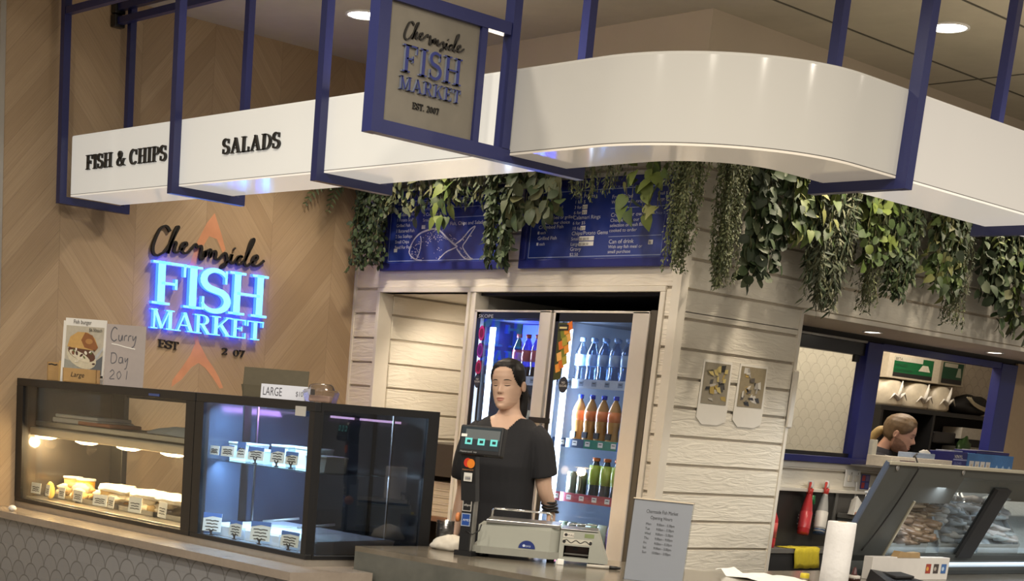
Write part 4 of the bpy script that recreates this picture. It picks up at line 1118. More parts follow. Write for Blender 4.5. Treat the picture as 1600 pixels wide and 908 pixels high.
mb = MB(); mb.box(-.145, .145, -.003, .0, .0, .072, mat('bluish_card', (0.62, 0.64, 0.72), 0.5), T=Matrix.Rotation(-.1, 4, 'X')); mb.box(-.145, .145, 0, .10, 0, .003, MATS['bluish_card']); mb.build('card', t)
fm = Flat(lambda a, b, h: Matrix.Rotation(-.1, 4, 'X') @ Vector((a, -.0033 - h, b)))
fm.text('LARGE', -.135, .015, .062, mat('grey_print', (0.07, 0.07, 0.09), 0.5), sx=.62); fm.build('lettering', t)
fm = Flat(fm.fr); fm.text('$10', .06, .02, .036, MATS['grey_print'], sx=.8)
fm.build('lettering', t)
M_CLEAR = glass('clear_plastic', (0.86, 0.85, 0.86), 1.8, 0.12)
t = thing('clear_container', 'clear plastic clamshell container with domed lid on the corner of the cold cabinet', 'container', (2.385, -2.10, TZ), R(38)); t.scale = (.80, .80, .80)
mb = MB(); mb.prism([(-.075, 0), (.075, 0), (.09, .055), (-.09, .055)], -.06, .06, M_CLEAR, lambda a, b, h: (a, h, b)); mb.build('tub', t)
mb = MB(); mb.lathe([(.098, .056), (.096, .064), (.075, .068), (.066, .088), (.05, .098), (.003, .100)], m=M_CLEAR, n=22); mb.build('domed_lid', t)
mb = MB(); mb.box(-.06, .06, -.04, .04, .002, .036, mat('pale_salmon_filling', (0.48, 0.32, 0.24), 0.6, nz=.2), 0.008); mb.build('contents', t)
mb = MB(); blob(mb, (0, 0, 0.016), 0.02, M_WHITE, (1.3, 1, .8), 10, .1, 5); o = mb.build('bottle_top', loc=(0.31, -2.49, LT)); tag(o, 'small round white bottle top lying on the stone ledge beside the timber wall', 'cap')

# ================================================================== MENU BOARDS
M_MENU = mat('royal_blue_menu', (0.022, 0.042, 0.235), 0.16, nz=0.12, nscale=3)
M_MTXT = mat('menu_white_print', (0.62, 0.64, 0.70), 0.5)
M_MTXT2 = mat('menu_pale_blue_print', (0.30, 0.36, 0.58), 0.5)
def menu(x0, x1, z0, z1, lab):
    t = thing('menu_board', lab, 'menu board', ((x0 + x1) / 2, -0.012, z0), 0, 'menu boards')
    w, h = x1 - x0, z1 - z0
    mb = MB(); e = .045
    mb.box(-w / 2, w / 2, -.038, 0, 0, e, M_NAVYF, .004); mb.box(-w / 2, w / 2, -.038, 0, h - e, h, M_NAVYF, .004)
    mb.box(-w / 2, -w / 2 + e, -.038, 0, e, h - e, M_NAVYF, .004); mb.box(w / 2 - e, w / 2, -.038, 0, e, h - e, M_NAVYF, .004)
    mb.build('frame', t)
    mb = MB(); mb.box(-w / 2 + e, w / 2 - e, -.020, -.012, e, h - e, M_MENU); p = mb.build('panel', t)
    f = Flat(lambda a, b, hh: Vector((a - w / 2, -.0202 - hh, b)))
    for q in ([(e + .012, e + .012), (w - e - .012, e + .012)], [(e + .012, h - e - .012), (w - e - .012, h - e - .012)], [(e + .012, e + .012), (e + .012, h - e - .012)], [(w - e - .012, e + .012), (w - e - .012, h - e - .012)]):
        f.line(q, .004, M_MTXT2, 1)
    return t, p, f, w, h
t, p, f, w, h = menu(0.27, 1.33, 2.206, 2.656, 'blue menu board with the white fish drawing, left of the two menu boards')
for i, s in enumerate(('Battered Fish', '2 Fish Bites', '2 Calamari Rings', '1 Potato Scallop', 'Grilled Fish', '1 Battered Fish', '2 Sea Scallops', 'Small Chips', 'Feed For Four')):
    f.text(s, .11, .375 - i * .031, .026, M_MTXT, sx=1.05)
f.rect(.105, .108, .135, .128, M_MTXT, 2)
for i, s in enumerate(('Kids Packet', '2 Fish Bites', '2 Calamari Rings', 'Small Chips')):
    f.text(s, .345, .368 - i * .031, .026, M_MTXT, sx=1.15)
f.rect(.340, .235, .372, .256, M_MTXT, 2)
f.text('Seafood Chips', .585, .375, .026, M_MTXT, sx=1.2); f.text('Fish, Chips and Salad', .585, .248, .027, M_MTXT, sx=1.2)
f.line([(.585, .345), (.98, .345)], .003, M_MTXT2, 2); f.line([(.585, .29), (.98, .29)], .003, M_MTXT2, 2)
f.build('menu_print', p)
f = Flat(lambda a, b, hh: Vector((a - w / 2, -.0206 - hh, b)))
M_FISH = mat('fish_line_white', (0.50, 0.50, 0.60), 0.5)
body = [(.245, .105), (.255, .14), (.285, .18), (.33, .21), (.39, .225), (.445, .232), (.50, .222), (.56, .185), (.62, .15), (.665, .128)]
f.line(smooth_path(body, 4), .010, M_FISH, 1)
f.line(smooth_path([(.245, .105), (.27, .08), (.32, .062), (.365, .058)], 4), .008, M_FISH, 1)
f.line(smooth_path([(.315, .062), (.34, .11), (.345, .17), (.335, .195)], 4), .007, M_FISH, 1)
f.line([(.455, .232), (.505, .262), (.50, .222)], .007, M_FISH, 1)
f.line(smooth_path([(.51, .06), (.57, .10), (.62, .115), (.665, .128)], 4), .007, M_FISH, 1)
f.line(smooth_path([(.64, .14), (.70, .17), (.76, .22), (.80, .235), (.77, .20), (.735, .16), (.71, .13), (.735, .10), (.78, .065), (.80, .058), (.745, .06), (.70, .085), (.66, .118)], 4), .008, M_FISH, 1)
random.seed(9)
for i in range(420):
    a = random.uniform(.26, .78); b = random.uniform(.06, .24)
    top = 0.105 + 0.125 * sin(min(1, max(0, (a - .24) / .42)) * pi * .85) if a < .66 else 0
    inb = (a < .34 and b < top and abs(b - .11) < .075) or (.34 < a < .64 and top - .05 < b < top) or (.68 < a < .78 and abs(abs(b - .13) - (a - .64) * .55) < .02) or (.36 < a < .58 and b < top and random.random() < .18)
    if inb:
        f.line([(a, b), (a + random.uniform(.004, .012), b + random.uniform(-.006, .006))], .0028, M_FISH, 1)
f.build('fish_drawing', p)
t, p, f, w, h = menu(1.458, 2.511, 2.206, 2.652, 'blue menu board of plain text lists, right of the two menu boards')
for i, s in enumerate(('Barramundi', 'Salmon', 'Crumbed or grilled', 'with your choice')):
    f.text(s, .155, .305 - i * .026, .024, M_MTXT, sx=1.15)
f.text('Crumbed Fish', .115, .205, .026, M_MTXT, sx=1.25); f.text('$ each', .115, .178, .022, M_MTXT); f.text('Grilled Fish', .115, .148, .026, M_MTXT, sx=1.2); f.text('$ each', .115, .12, .022, M_MTXT)
f.rect(.112, .178, .126, .192, M_MTXT, 3); f.rect(.112, .12, .126, .134, M_MTXT, 3)
for i, (s, tagw) in enumerate((('Fish Pieces', 0), ('1 for $', 0), ('3 for', 1), ('6 for', 1), ('Calamari Rings', 0), ('6 for $5', 0), ('10 for', 1), ('Chips/Potato Gems', 0), ('Small', 2), ('Large', 2), ('Gravy', 0), ('$2.50', 0))):
    z = .352 - i * .0265
    f.text(s, .365, z, .027 if len(s) > 8 or s == 'Gravy' else .023, M_MTXT, sx=1.2)
    if tagw: f.rect(.425, z - .003, .425 + .035 * (tagw + (tagw - 1) * 1.0), z + .019, M_PAPER, 3)
    if tagw: f.text('$12' if tagw == 1 else '$5 $8.50', .428, z, .017, M_INK, layer=5, sx=1.1)
f.text('Fresh Salad', .625, .340, .026, M_MTXT, sx=1.2); f.text('We have a wide range', .625, .315, .022, M_MTXT, sx=1.1)
f.text('Small $', .93, .345, .022, M_MTXT); f.text('Large $', .93, .318, .022, M_MTXT)
f.line([(.625, .292), (.985, .292)], .003, M_MTXT2, 2)
for i, s in enumerate(('Create your own', 'Choose from our', 'selection of fresh fish,', 'cooked to order')):
    f.text(s, .63, .25 - i * .025, .028 if i == 0 else .024, M_MTXT, sx=1.15)
f.text('Price Below', .93, .252, .02, M_MTXT2, sx=1.1)
f.line([(.63, .152), (.985, .152)], .003, M_MTXT2, 2)
for i, s in enumerate(('Can of drink', 'With any fish meal or', 'small purchase')):
    f.text(s, .635, .118 - i * .024, .029 if i == 0 else .023, M_MTXT, sx=1.15)
f.rect(.905, .108, .935, .13, M_PAPER, 3); f.text('$2', .91, .112, .016, M_INK, layer=5)
f.text('FISH & CHIP SHOP MENU', .60, .395, .022, M_MTXT2, sx=1.2)
f.build('menu_print', p)

# ================================================================== PHOTOS ON THE PILLAR
def pillar_photo(y0, y1, z0, z1, lab, cols, seed):
    t = thing('pillar_photo', lab, 'photo', (2.586, (y0 + y1) / 2, z0), 0, 'photo sheets on the white pillar')
    w, h = y1 - y0, z1 - z0
    mb = MB()
    mb.prism([(-w / 2 - .012, h + .012), (w / 2 + .012, h + .012), (w / 2 + .02, -.02), (w / 2 + .016, -.085), (w / 2 - .05, -.105), (-w / 2 + .03, -.105), (-w / 2 - .02, -.07)], 0.0, 0.003, M_BOARDPAPER, lambda a, b, q: (q, a, b)); mb.build('sheet', t)
    f = Flat(lambda a, b, hh: Vector((.0034 + hh, a, b)))
    f.rect(-w / 2, 0, w / 2, h, cols[0], 1)
    random.seed(seed)
    for i in range(26):
        a, b = random.uniform(-w * .42, w * .30), random.uniform(.01, h * .85)
        ww, hh = random.uniform(.012, .05), random.uniform(.008, .04)
        sk = random.uniform(-.02, .02)
        f.poly([(a, b), (min(a + ww, w * .48), b + sk * .4), (min(a + ww + sk, w * .48), min(b + hh, h * .97)), (max(a + sk, -w * .48), min(b + hh * .8, h * .97))], random.choice(cols[1:]), 2 + i % 6)
    f.build('print', t)
M_BOARDPAPER = mat('white_sheet', (0.86, 0.83, 0.76), 0.5, nz=.02)
pillar_photo(0.262, 0.478, 1.556, 1.766, 'left photo sheet of a grey shop counter on the white pillar', [c(148, 140, 122), c(84, 82, 78), c(52, 50, 48), c(176, 152, 84), c(188, 182, 172), c(120, 112, 88), c(204, 186, 120)], 3)
pillar_photo(0.572, 0.792, 1.558, 1.768, 'right photo sheet of dark fish on ice on the white pillar', [c(150, 138, 112), c(60, 58, 60), c(206, 202, 194), c(96, 90, 84), c(40, 40, 44), c(190, 160, 92), c(160, 156, 150)], 8)
# ================================================================== DRINKS FRIDGE
fr = thing('drinks_fridge', 'tall double glass door drinks fridge with silver frames in the white wall alcove', 'fridge', (1.78, 0.35, FL))
M_FWALL = mat('fridge_inner_wall', (0.50, 0.54, 0.60), 0.4, nz=.03)
mb = MB()
x0, x1, y0, y1, z0, z1 = 1.118, 2.452, 0.045, 0.72, FL + .04, 1.99
mb.box(x0, x0 + .03, y0, y1, z0, z1, M_BLACK); mb.box(x1 - .03, x1, y0, y1, z0, z1, M_BLACK)
mb.box(x0, x1, y1 - .03, y1, z0, z1, M_BLACK); mb.box(x0, x1, y0, y1, z1 - .03, z1, M_BLACK); mb.box(x0, x1, y0, y1, z0, z0 + .45, M_BLACK)
mb.box(x1 - .035, x1 + 0.006, -0.012, y1, z0, z1 + .004, mat('dark_bronze_side', (0.085, 0.072, 0.055), 0.45))
part(mb, 'cabinet', fr)
mb = MB(); mb.box(x0 + .03, x1 - .03, y1 - .05, y1 - .03, .33, 1.96, M_FWALL); mb.box(1.715, 1.735, 0.10, y1 - .05, .33, 1.96, M_FWALL); mb.box(x0 + .03, x1 - .03, y0 + .03, y1 - .03, 1.94, 1.96, mat('fridge_ceiling', (.10, .11, .13), .5)); part(mb, 'liner', fr)
def door(xa, xb, ls, rs, band, lab):
    mb = MB(); ya, yb = -0.022, 0.042
    zb, zt = .30, 1.988
    mb.box(xb - rs, xb, ya, yb, zb, zt, M_SILVER, .004)
    mb.box(xa, xa + ls, ya, yb, zb, zt, M_SILVER, .003)
    mb.box(xa, xb, ya, yb, zt - .012, zt, M_SILVER, .002); mb.box(xa, xb, ya, yb, zb, zb + .08, M_SILVER, .003)
    d = part(mb, 'door', fr)
    mb = MB(); mb.box(xa + ls, xb - rs, ya + .004, ya + .008, zt - .012 - band, zt - .012, M_BLACK); mb.box(xa + ls, xa + ls + .028, ya + .004, ya + .008, zb + .08, zt - .012, M_BLACK); part(mb, 'black_border', d)
    mb = MB(); mb.box(xa + ls, xb - rs, ya + .012, ya + .016, zb + .07, zt - .02, M_GLASSF); part(mb, 'glass_pane', d)
    return d
d1 = door(1.116, 1.722, 0.020, .085, .035, '')
d2 = door(1.742, 2.418, 0.014, .112, .045, '')
mb = MB(); mb.box(1.640, 1.80, -.034, -.022, 1.388, 1.418, M_BLACK, .003); part(mb, 'door_bracket', d1)
M_LSTRIP = mat('fridge_led', (.9, .95, 1), emit=(0.72, 0.85, 1.0), es=9)
for k_, (xa, m) in enumerate(((1.172, M_LSTRIP), (1.772, M_LSTRIP))):
    mb = MB(); mb.box(xa, xa + .035, .062, .075, .36, 1.90, m); part(mb, 'glow_strip', fr)
    light('fridge_light', 'AREA', (xa + .07, .075, 1.25), 15, (0.62, 0.78, 1.0), .04, (xa + .45, .50, 1.25), size_y=1.3)
mb = MB(); mb.box(1.20, 1.33, .30, .312, 1.70, 1.935, mat('blue_backlit_panel', (.05, .08, .6), emit=(0.03, 0.07, 1.0), es=2.6)); part(mb, 'blue_panel', fr)
light('fridge_blue', 'POINT', (1.26, .22, 1.86), 1.6, (0.08, 0.14, 1.0), .04)
# shelves with price strips
M_SHELF = mat('wire_shelf', (.60, .62, .64), .35, .4)
SZ = [1.630, 1.312, 1.018, .742]
for xa, xb, side in ((1.15, 1.712, 0), (1.74, 2.42, 1)):
    for i, z in enumerate(SZ):
        mb = MB()
        mb.box(xa, xb, .085, .62, z - .012, z - .004, glass('fridge_shelf', (.75, .8, .85), 1.0))
        for q in range(4): mb.bar((xa + .02 + q * (xb - xa - .04) / 3, .085, z - .015), (xa + .02 + q * (xb - xa - .04) / 3, .62, z - .015), .006, .006, M_SHELF)
        s_ = part(mb, 'shelf', fr)
        mb = MB()
        cols = [[(c(176, 188, 206), 1)], [(c(56, 76, 108), .35), (c(52, 132, 112), .35), (c(40, 110, 190), .3)], [(c(172, 62, 78), 1.0)], [(c(80, 80, 90), 1)]][i]
        a = xa
        for m, fw_ in cols:
            b_ = a + (xb - xa) * fw_
            mb.box(a, b_, .072, .084, z - .040, z + .008, m); a = b_
        ps = part(mb, 'price_strip', s_)
        f = Flat(lambda u, v, h: Vector((u, .0718 - h, v)))
        for q in range(7):
            u = xa + .06 + q * (xb - xa) / 7.2
            f.rect(u, z - .028, u + .035, z - .002, M_PAPER if i != 0 else c(120, 136, 160), 1)
            f.line([(u + .006, z - .012), (u + .028, z - .012)], .004, M_INK, 2)
        part(f, 'price_print', ps)
# stickers on the doors
f = Flat(lambda u, v, h: Vector((u, -.0186 - h, v)), .0008)
f.text('SKOPE', 1.150, 1.945, .026, c(170, 170, 176), sx=1.6, layer=1)
for i in range(3):
    f.ell(1.188, 1.86 - .095 * i, .024, .042, [c(196, 48, 130), c(150, 54, 160), c(180, 44, 96)][i], 1); f.ell(1.188, 1.86 - .095 * i, .016, .026, [c(120, 20, 60), c(90, 30, 120), c(110, 20, 50)][i], 2)
f.ell(1.192, 1.595, .026, .040, M_BLACK, 3); f.ell(1.192, 1.595, .021, .034, c(58, 58, 64), 4); f.text('NO\nSUGAR', 1.192, 1.60, .014, M_PAPER, 'CENTER', 5)
part(f, 'sticker', d1)
f = Flat(lambda u, v, h: Vector((u, -.0186 - h, v)), .0008)
f.poly([(1.785, 1.925), (1.875, 1.925), (1.875, 1.78), (1.845, 1.70), (1.84, 1.63), (1.785, 1.62)], c(70, 72, 24), 1)
random.seed(12)
for i in range(12):
    v = 1.66 + .02 * i; u = 1.80 + .022 * (i % 3) + .02 * (v - 1.66) / .25
    f.poly([(u, v), (u + .034, v + .012), (u + .024, v + .055), (u - .01, v + .042)], [c(226, 150, 56), c(214, 112, 40), c(170, 156, 60), c(232, 176, 96), c(120, 124, 40)][i % 5], 2 + i % 4)
f.rect(1.795, 1.885, 1.865, 1.915, M_INK, 7); f.rect(1.80, 1.893, 1.855, 1.903, c(210, 196, 140), 8)
f.ell(1.872, 1.600, .034, .044, M_BLACK, 9); f.ell(1.872, 1.600, .029, .038, c(52, 52, 56), 10); f.text('NO\nSUGAR', 1.872, 1.606, .017, M_PAPER, 'CENTER', 11)
part(f, 'sticker', d2)
# bottles
def pm(name, col, rough=.15): return mat(name, col, rough, nz=.08, nscale=20)
M_WATER = glass('water_bottle_plastic', (.70, .80, .92), 1.6, .05)
def bottle(name, body_m, label_m, cap_m, loc, lab, cat='bottle', grp=None, h=.235, r=.034, lz=(.085, .145), liquid=None, neck=.012, sticker=False):
    t = thing(name, lab, cat, loc, 0, grp)
    s = h / .235
    mb = MB(); mb.lathe([(.004, 0), (r * .92, .002), (r, .012), (r * .86, .06 * s), (r * .98, .085 * s), (r, .145 * s), (r * .96, .160 * s), (r * .62, .190 * s), (neck, .208 * s), (neck, .220 * s)], m=body_m, n=16)
    mb.build('body', t)
    mb = MB(); mb.lathe([(r * .985, lz[0] * s), (r * 1.015, lz[0] * s), (r * 1.02, lz[1] * s), (r * .99, lz[1] * s)], m=label_m, n=16)
    if sticker: mb.box(-.018, .018, -r * 1.04, -r * .6, .02, .052, M_BLACK)
    mb.build('label', t)
    mb = MB(); mb.lathe([(.003, .214 * s), (neck * 1.35, .214 * s), (neck * 1.35, .234 * s), (.003, .235 * s)], m=cap_m, n=14); mb.build('cap', t)
    return t
def relabel(t, loc, lab):
    c_ = copy_tree(t); c_.location = loc; c_['label'] = lab; return c_
ORD = ['leftmost', 'second from the left', 'third from the left', 'fourth from the left', 'fifth from the left', 'rightmost']
def row(n, x, dx, y, z, lab, **kw):
    p = None
    for i in range(n):
        o_ = 'rightmost' if (i == n - 1 and n > 1) else ORD[i]
        l = lab.replace('#', o_)
        if p is None: p = bottle(loc=(x, y, z), lab=l, **kw)
        else: relabel(p, (x + dx * i, y, z), l)
row(6, 1.835, .083, .135, SZ[0] - .004, 'clear water bottle, # on the top shelf behind the right fridge door', name='water_bottle', body_m=M_WATER, label_m=pm('water_label', (.28, .40, .60)), cap_m=pm('pale_blue_cap', (.25, .38, .62)), grp='water bottles on the top fridge shelf')
row(5, 1.855, .085, .215, SZ[0] - .004, 'water bottle, # in the back row behind the right fridge door', name='water_bottle', body_m=M_WATER, label_m=MATS['water_label'], cap_m=MATS['pale_blue_cap'], grp='water bottles on the top fridge shelf')
M_ORJ = pm('orange_drink', (.52, .27, .085), .12)
row(4, 1.870, .086, .13, SZ[1] - .004, 'orange drink bottle with blue cap, # in the right fridge half', name='orange_bottle', body_m=M_ORJ, label_m=pm('orange_label', (.80, .26, .09)), cap_m=pm('blue_cap', (.03, .06, .55)), grp='orange bottles in the fridge', h=.252, r=.037, lz=(.105, .155), sticker=True)
bottle('lemon_bottle', pm('cloudy_lemon_drink', (.62, .62, .60), .12), pm('yellow_label', (.62, .50, .12)), MATS['blue_cap'], (2.225, .13, SZ[1] - .004), 'pale bottle with yellow label right of the orange bottles in the fridge', grp='bottles on the second fridge shelf', h=.25, r=.036, lz=(.15, .18))
row(3, 2.035, .080, .13, SZ[2] - .004, 'lime bottle with orange cap, # behind the right fridge door', name='lime_bottle', body_m=pm('dark_lime_drink', (.06, .08, .09), .12), label_m=pm('lime_label', (.45, .56, .08)), cap_m=pm('orange_cap', (.85, .20, .05)), grp='lime bottles in the fridge', h=.215, r=.034, lz=(.075, .19), neck=.016)
def can(loc, lab, m1, m2, grp):
    t = thing('drink_can', lab, 'can', loc, 0, grp)
    mb = MB(); mb.lathe([(.003, .004), (.024, 0), (.029, .008), (.029, .118), (.024, .128), (.003, .126)], m=m1, n=18); mb.build('can_body', t)
    f = Flat(lambda a, b, h: Vector((.0292 * sin(a / .029), -.0294 * cos(a / .029) - h, b)))
    for q in (-.012, 0, .012): f.line([(q, .03), (q + .002, .06), (q - .001, .10)], .005, m2, 1)
    f.build('print', t)
    return t
p = can((1.868, .13, SZ[2] - .004), 'slim dark can with pale marks, leftmost on the third fridge shelf', pm('can_dark_olive', (.10, .11, .07), .25), pm('can_pale', (.62, .62, .42)), 'cans in the fridge')
q_ = copy_tree(p); q_.location = (1.945, .13, SZ[2] - .004); q_['label'] = 'slim dark can standing next to the leftmost lime bottle in the fridge'
for i in range(4):
    q_ = copy_tree(p); q_.location = (1.845 + .068 * i, .125, SZ[3] - .004); q_['label'] = 'dark can on the lowest visible fridge shelf, ' + ['leftmost', 'second from the left', 'third from the left', 'rightmost'][i] + ' of four'
row(2, 2.215, .075, .20, SZ[3] - .004, 'amber bottle with orange cap, # of two at the right of the lowest fridge shelf', name='amber_bottle', body_m=pm('amber_drink', (.45, .20, .05), .12), label_m=pm('amber_label', (.7, .4, .1)), cap_m=MATS['orange_cap'], grp='amber bottles in the fridge', h=.23, r=.034)
for i in range(3):
    mb = MB(); x = 2.085 + .075 * i
    rings = [[Vector((x + a * (1 - .1 * abs(k - 1.5)), .10 + b * [.3, 1, 1, .3][k], SZ[3] - .004 + .045 * k)) for a, b in ((-.034, -.016), (0, -.024), (.034, -.016), (.034, .016), (0, .024), (-.034, .016))] for k in range(4)]
    mb.loft(rings, pm('packet_%d' % i, [(.30, .42, .20), (.48, .52, .36), (.36, .22, .42)][i], .3)); tag(mb.build('snack_packet'), ['green', 'pale green', 'purple'][i] + ' packet standing at the bottom of the right fridge door', 'packet', 'packets in the fridge')
M_COLA = glass('cola_bottle_plastic', (.36, .30, .36), 1.5, .05)
row(5, 1.345, .073, .135, SZ[0] - .004, 'red capped bottle, # on the top shelf behind the left fridge door', name='red_cap_bottle', body_m=M_COLA, label_m=pm('red_label', (.42, .10, .12)), cap_m=pm('red_cap', (.42, .05, .06)), grp='red capped bottles in the fridge', h=.245, r=.033, lz=(.09, .15))
row(4, 1.40, .075, .135, SZ[1] - .004, 'dark cola bottle, # on the second shelf of the left fridge door', name='cola_bottle', body_m=pm('cola', (.03, .015, .012), .1), label_m=pm('cream_label', (.55, .52, .40)), cap_m=pm('black_cap', (.02, .02, .02)), grp='cola bottles in the fridge', h=.235, r=.033)
row(4, 1.40, .075, .135, SZ[2] - .004, 'dark cola bottle, # on the third shelf of the left fridge door', name='cola_bottle', body_m=MATS['cola'], label_m=MATS['red_label'], cap_m=MATS['red_cap'], grp='cola bottles in the fridge', h=.235, r=.033)

# ================================================================== PASSAGE SHELF
t = thing('shelf_unit', 'dark brown shelf unit standing in the passage left of the fridge', 'shelf', (.65, .48, FL))
M_DBR = mat('dark_brown_panel', (.055, .042, .03), .45)
mb = MB(); mb.box(-.36, .38, -.22, .24, 1.015 - FL, 1.215 - FL, M_DBR, .004); mb.build('upper_cabinet', t)
mb = MB(); mb.box(-.36, .38, -.22, .24, .735 - FL, .765 - FL, mat('brown_timber', (.22, .11, .06), .5), .003); mb.box(-.36, .38, .20, .24, 0, 1.0 - FL, M_DBR); mb.build('timber_shelf', t)
mb = MB()
for a in (-.35, .35):
    mb = MB(); mb.box(a - .015, a + .015, -.21, .22, 0, 1.015 - FL, M_DBR); mb.build('side_panel', t)
for i in range(5):
    t = thing('pizza_box', 'flat cream cardboard box, ' + ['lowest', 'second from the bottom', 'middle one', 'second from the top', 'topmost'][i] + ' of the stack in the passage', 'box', (.69 + .004 * (i % 2), .46, .766 + .043 * i), R([0, 2, -1, 1, -2][i]), 'cream boxes in the passage')
    mb = MB(); mb.box(-.165, .165, -.165, .165, 0, .040, mat('cream_board', (.60, .51, .37), .7, nz=.06), .002); mb.build('carton', t)
    mb = MB(); mb.box(-.168, .168, -.168, .168, .031, .0422, MATS['cream_board'], .001); mb.build('lid', t)

# ================================================================== CHECKOUT COUNTER THINGS
# label printing scale
M_SC = mat('scale_grey_beige', (.335, .34, .295), .45, nz=.03)
M_SCD = mat('scale_dark_base', (.25, .25, .215), .5)
sc = thing('label_scale', 'grey beige label printing shop scale with steel platter on the checkout counter', 'scale', (3.055, -1.752, CT), R(41)); sc.scale = (1.0, 1.0, .93)
mb = MB()
mb.prism([(.0, .02), (.04, .0), (.33, .0), (.375, .03), (.375, .31), (.0, .31)], .018, .05, M_SCD)
mb.prism([(.02, .035), (.33, .02), (.37, .05), (.37, .31), (.02, .31)], .05, .145, M_SC)
mb.prism([(.05, .06), (.33, .045), (.365, .07), (.365, .30), (.05, .30)], .145, .158, M_SC)
mb.build('weighing_body', sc)
mb = MB()
pr = [(.372, .016), (.50, .016), (.53, .016), (.585, .016), (.532, .150), (.372, .150)]
# printer housing with a real recess for the label outlet
mb.prism([(.372, .086), (.557, .086), (.532, .152), (.372, .152)], .03, .30, M_SC, lambda a, b, h: (a, h, b))
mb.prism([(.372, .016), (.392, .016), (.392, .086), (.372, .086)], .03, .30, M_SC, lambda a, b, h: (a, h, b))
mb.prism([(.50, .016), (.585, .016), (.557, .086), (.50, .086)], .03, .30, M_SC, lambda a, b, h: (a, h, b))
mb.box(.392, .50, .03, .30, .016, .032, M_SC); mb.box(.392, .50, .16, .30, .03, .086, M_BLACKM)
mb.build('printer_housing', sc)
mb = MB(); mb.box(.398, .495, .10, .16, .036, .080, mat('outlet_maroon', (.07, .035, .03), .5)); mb.box(.43, .45, .092, .10, .062, .075, M_BLACK); mb.bar((.395, .085, .045), (.498, .085, .045), .007, .007, M_STEELD); mb.build('label_outlet', sc)
f = Flat(lambda a, b, h: Vector((a, .0297 - h, b)))
f.rect(.385, .124, .430, .146, c(206, 200, 188), 1); f.ell(.396, .135, .007, .007, M_INK, 2); f.text('PULL', .404, .130, .012, M_INK, layer=2)
f.rect(.475, .128, .515, .146, c(120, 132, 92), 1)
f.rect(.384, .093, .508, .118, c(190, 186, 172), 1)
f.line(smooth_path([(.39, .105), (.40, .113), (.42, .100), (.44, .112), (.46, .101), (.48, .111), (.50, .098)], 4), .004, M_INK, 2); f.ell(.391, .104, .007, .008, M_INK, 2); f.ell(.503, .104, .006, .009, M_INK, 2)
f.build('printed_sticker', sc)
f = Flat(lambda a, b, h: Vector((a, .0345 - (a - .02) * .0484 - .0012 - h, b)))
f.poly([(.235 + .036 * cos(R(a)), .056 + .036 * sin(R(a))) for a in range(0, 181, 12)], mat('badge_blue', (.02, .035, .16), .3), 1); f.ell(.222, .068, .006, .006, c(190, 200, 220), 2); f.text('DIGI', .230, .063, .011, c(190, 200, 220), layer=2)
f.build('maker_badge', sc)
mb = MB(); mb.box(.05, .365, .045, .30, .166, .172, M_STEEL, .002); mb.box(.05, .365, .045, .049, .158, .170, M_STEEL); mb.box(.372, .53, .05, .29, .156, .160, M_STEEL, .001); mb.build('platter', sc)
mb = MB(); mb.tube([(.055, .29, .17), (.055, .29, .200), (.065, .28, .210), (.31, .26, .210), (.32, .26, .200), (.32, .26, .17)], .005, M_CHROME, 8); mb.tube([(.40, .285, .16), (.40, .285, .168), (.52, .285, .172)], .003, M_CHROME); mb.build('guard_rail', sc)
for a, b in ((.04, .05), (.34, .05), (.515, .07), (.04, .28), (.53, .28)):
    mb = MB(); mb.lathe([(.003, 0), (.017, 0), (.017, .014), (.012, .019), (.003, .019)], (a, b, 0), M_BLACK, 14); mb.build('foot', sc)
mb = MB(); mb.tube([(.035, -.006, .15), (.028, -.012, .12), (.0, -.014, .10), (-.03, -.012, .115)], .003, M_BLACK); mb.build('cable', sc)
mb = MB(); mb.box(.365, .385, -.004, .016, .0, .016, M_PAPER, .002); mb.box(.372, .400, -.022, -.001, .0, .026, M_PAPER, .003); mb.build('label_stub', sc)
# customer display on a pole with card stickers
pd = thing('customer_display', 'black customer display on a pole covered in payment stickers at the left of the scale', 'display', (3.035, -1.765, CT), R(24)); pd.scale = (1.0, 1.0, .965)
mb = MB(); mb.prism([(-.045, -.02), (.035, -.02), (.045, .06), (-.04, .06)], 0, .022, M_BLACK); mb.build('base', pd)
mb = MB(); mb.box(-.028, .022, .0, .045, .02, .27, M_STEELD, .004); mb.box(-.030, .018, -.012, .002, .02, .27, M_BLACK, .003); mb.build('lower_column', pd)
mb = MB(); mb.loft([[Vector((a + dx, b + dy, z)) for a, b in ((-.036, -.016), (.030, -.016), (.030, .03), (-.036, .03))] for z, dx, dy in ((.24, .0, 0), (.32, -.008, 0), (.44, -.016, -.006), (.47, -.016, -.006))], M_BLACK, False); mb.build('upper_column', pd)
T = Matrix.Translation((.033, -.012, .505)) @ Matrix.Rotation(R(-8), 4, 'X')
mb = MB(); mb.box(-.098, .098, -.018, .035, -.068, .060, M_BLACK, .008, T=T); hd = mb.build('display_head', pd)
M_SCR = mat('dark_screen', (.02, .025, .028), .08, nz=.3, emit=(.05, .07, .08), es=.25)
f = Flat(lambda a, b, h: T @ Vector((a, -.0182 - h, b)))
f.rect(-.088, -.045, .088, .052, M_SCR, 1)
f.rect(-.07, .0, .085, .042, mat('screen_pale', (.10, .11, .11), .1, emit=(.1, .11, .11), es=.35), 2)
M_TEAL = mat('teal_icon', (.1, .4, .38), .3, emit=(.12, .50, .47), es=.7)
for a in (-.052, .005, .062):
    f.rect(a - .016, -.024, a + .016, .004, M_TEAL, 3); f.rect(a - .007, -.016, a + .009, -.004, M_SCR, 4)
f.rect(-.088, .008, -.062, .020, M_PAPER, 5)
f.text('Mastercard  tap', -.085, -.059, .012, c(150, 150, 150), layer=3)
f.build('screen', hd)
f = Flat(lambda a, b, h: Vector((a - .018, -.0225 - h, b)), .0008)
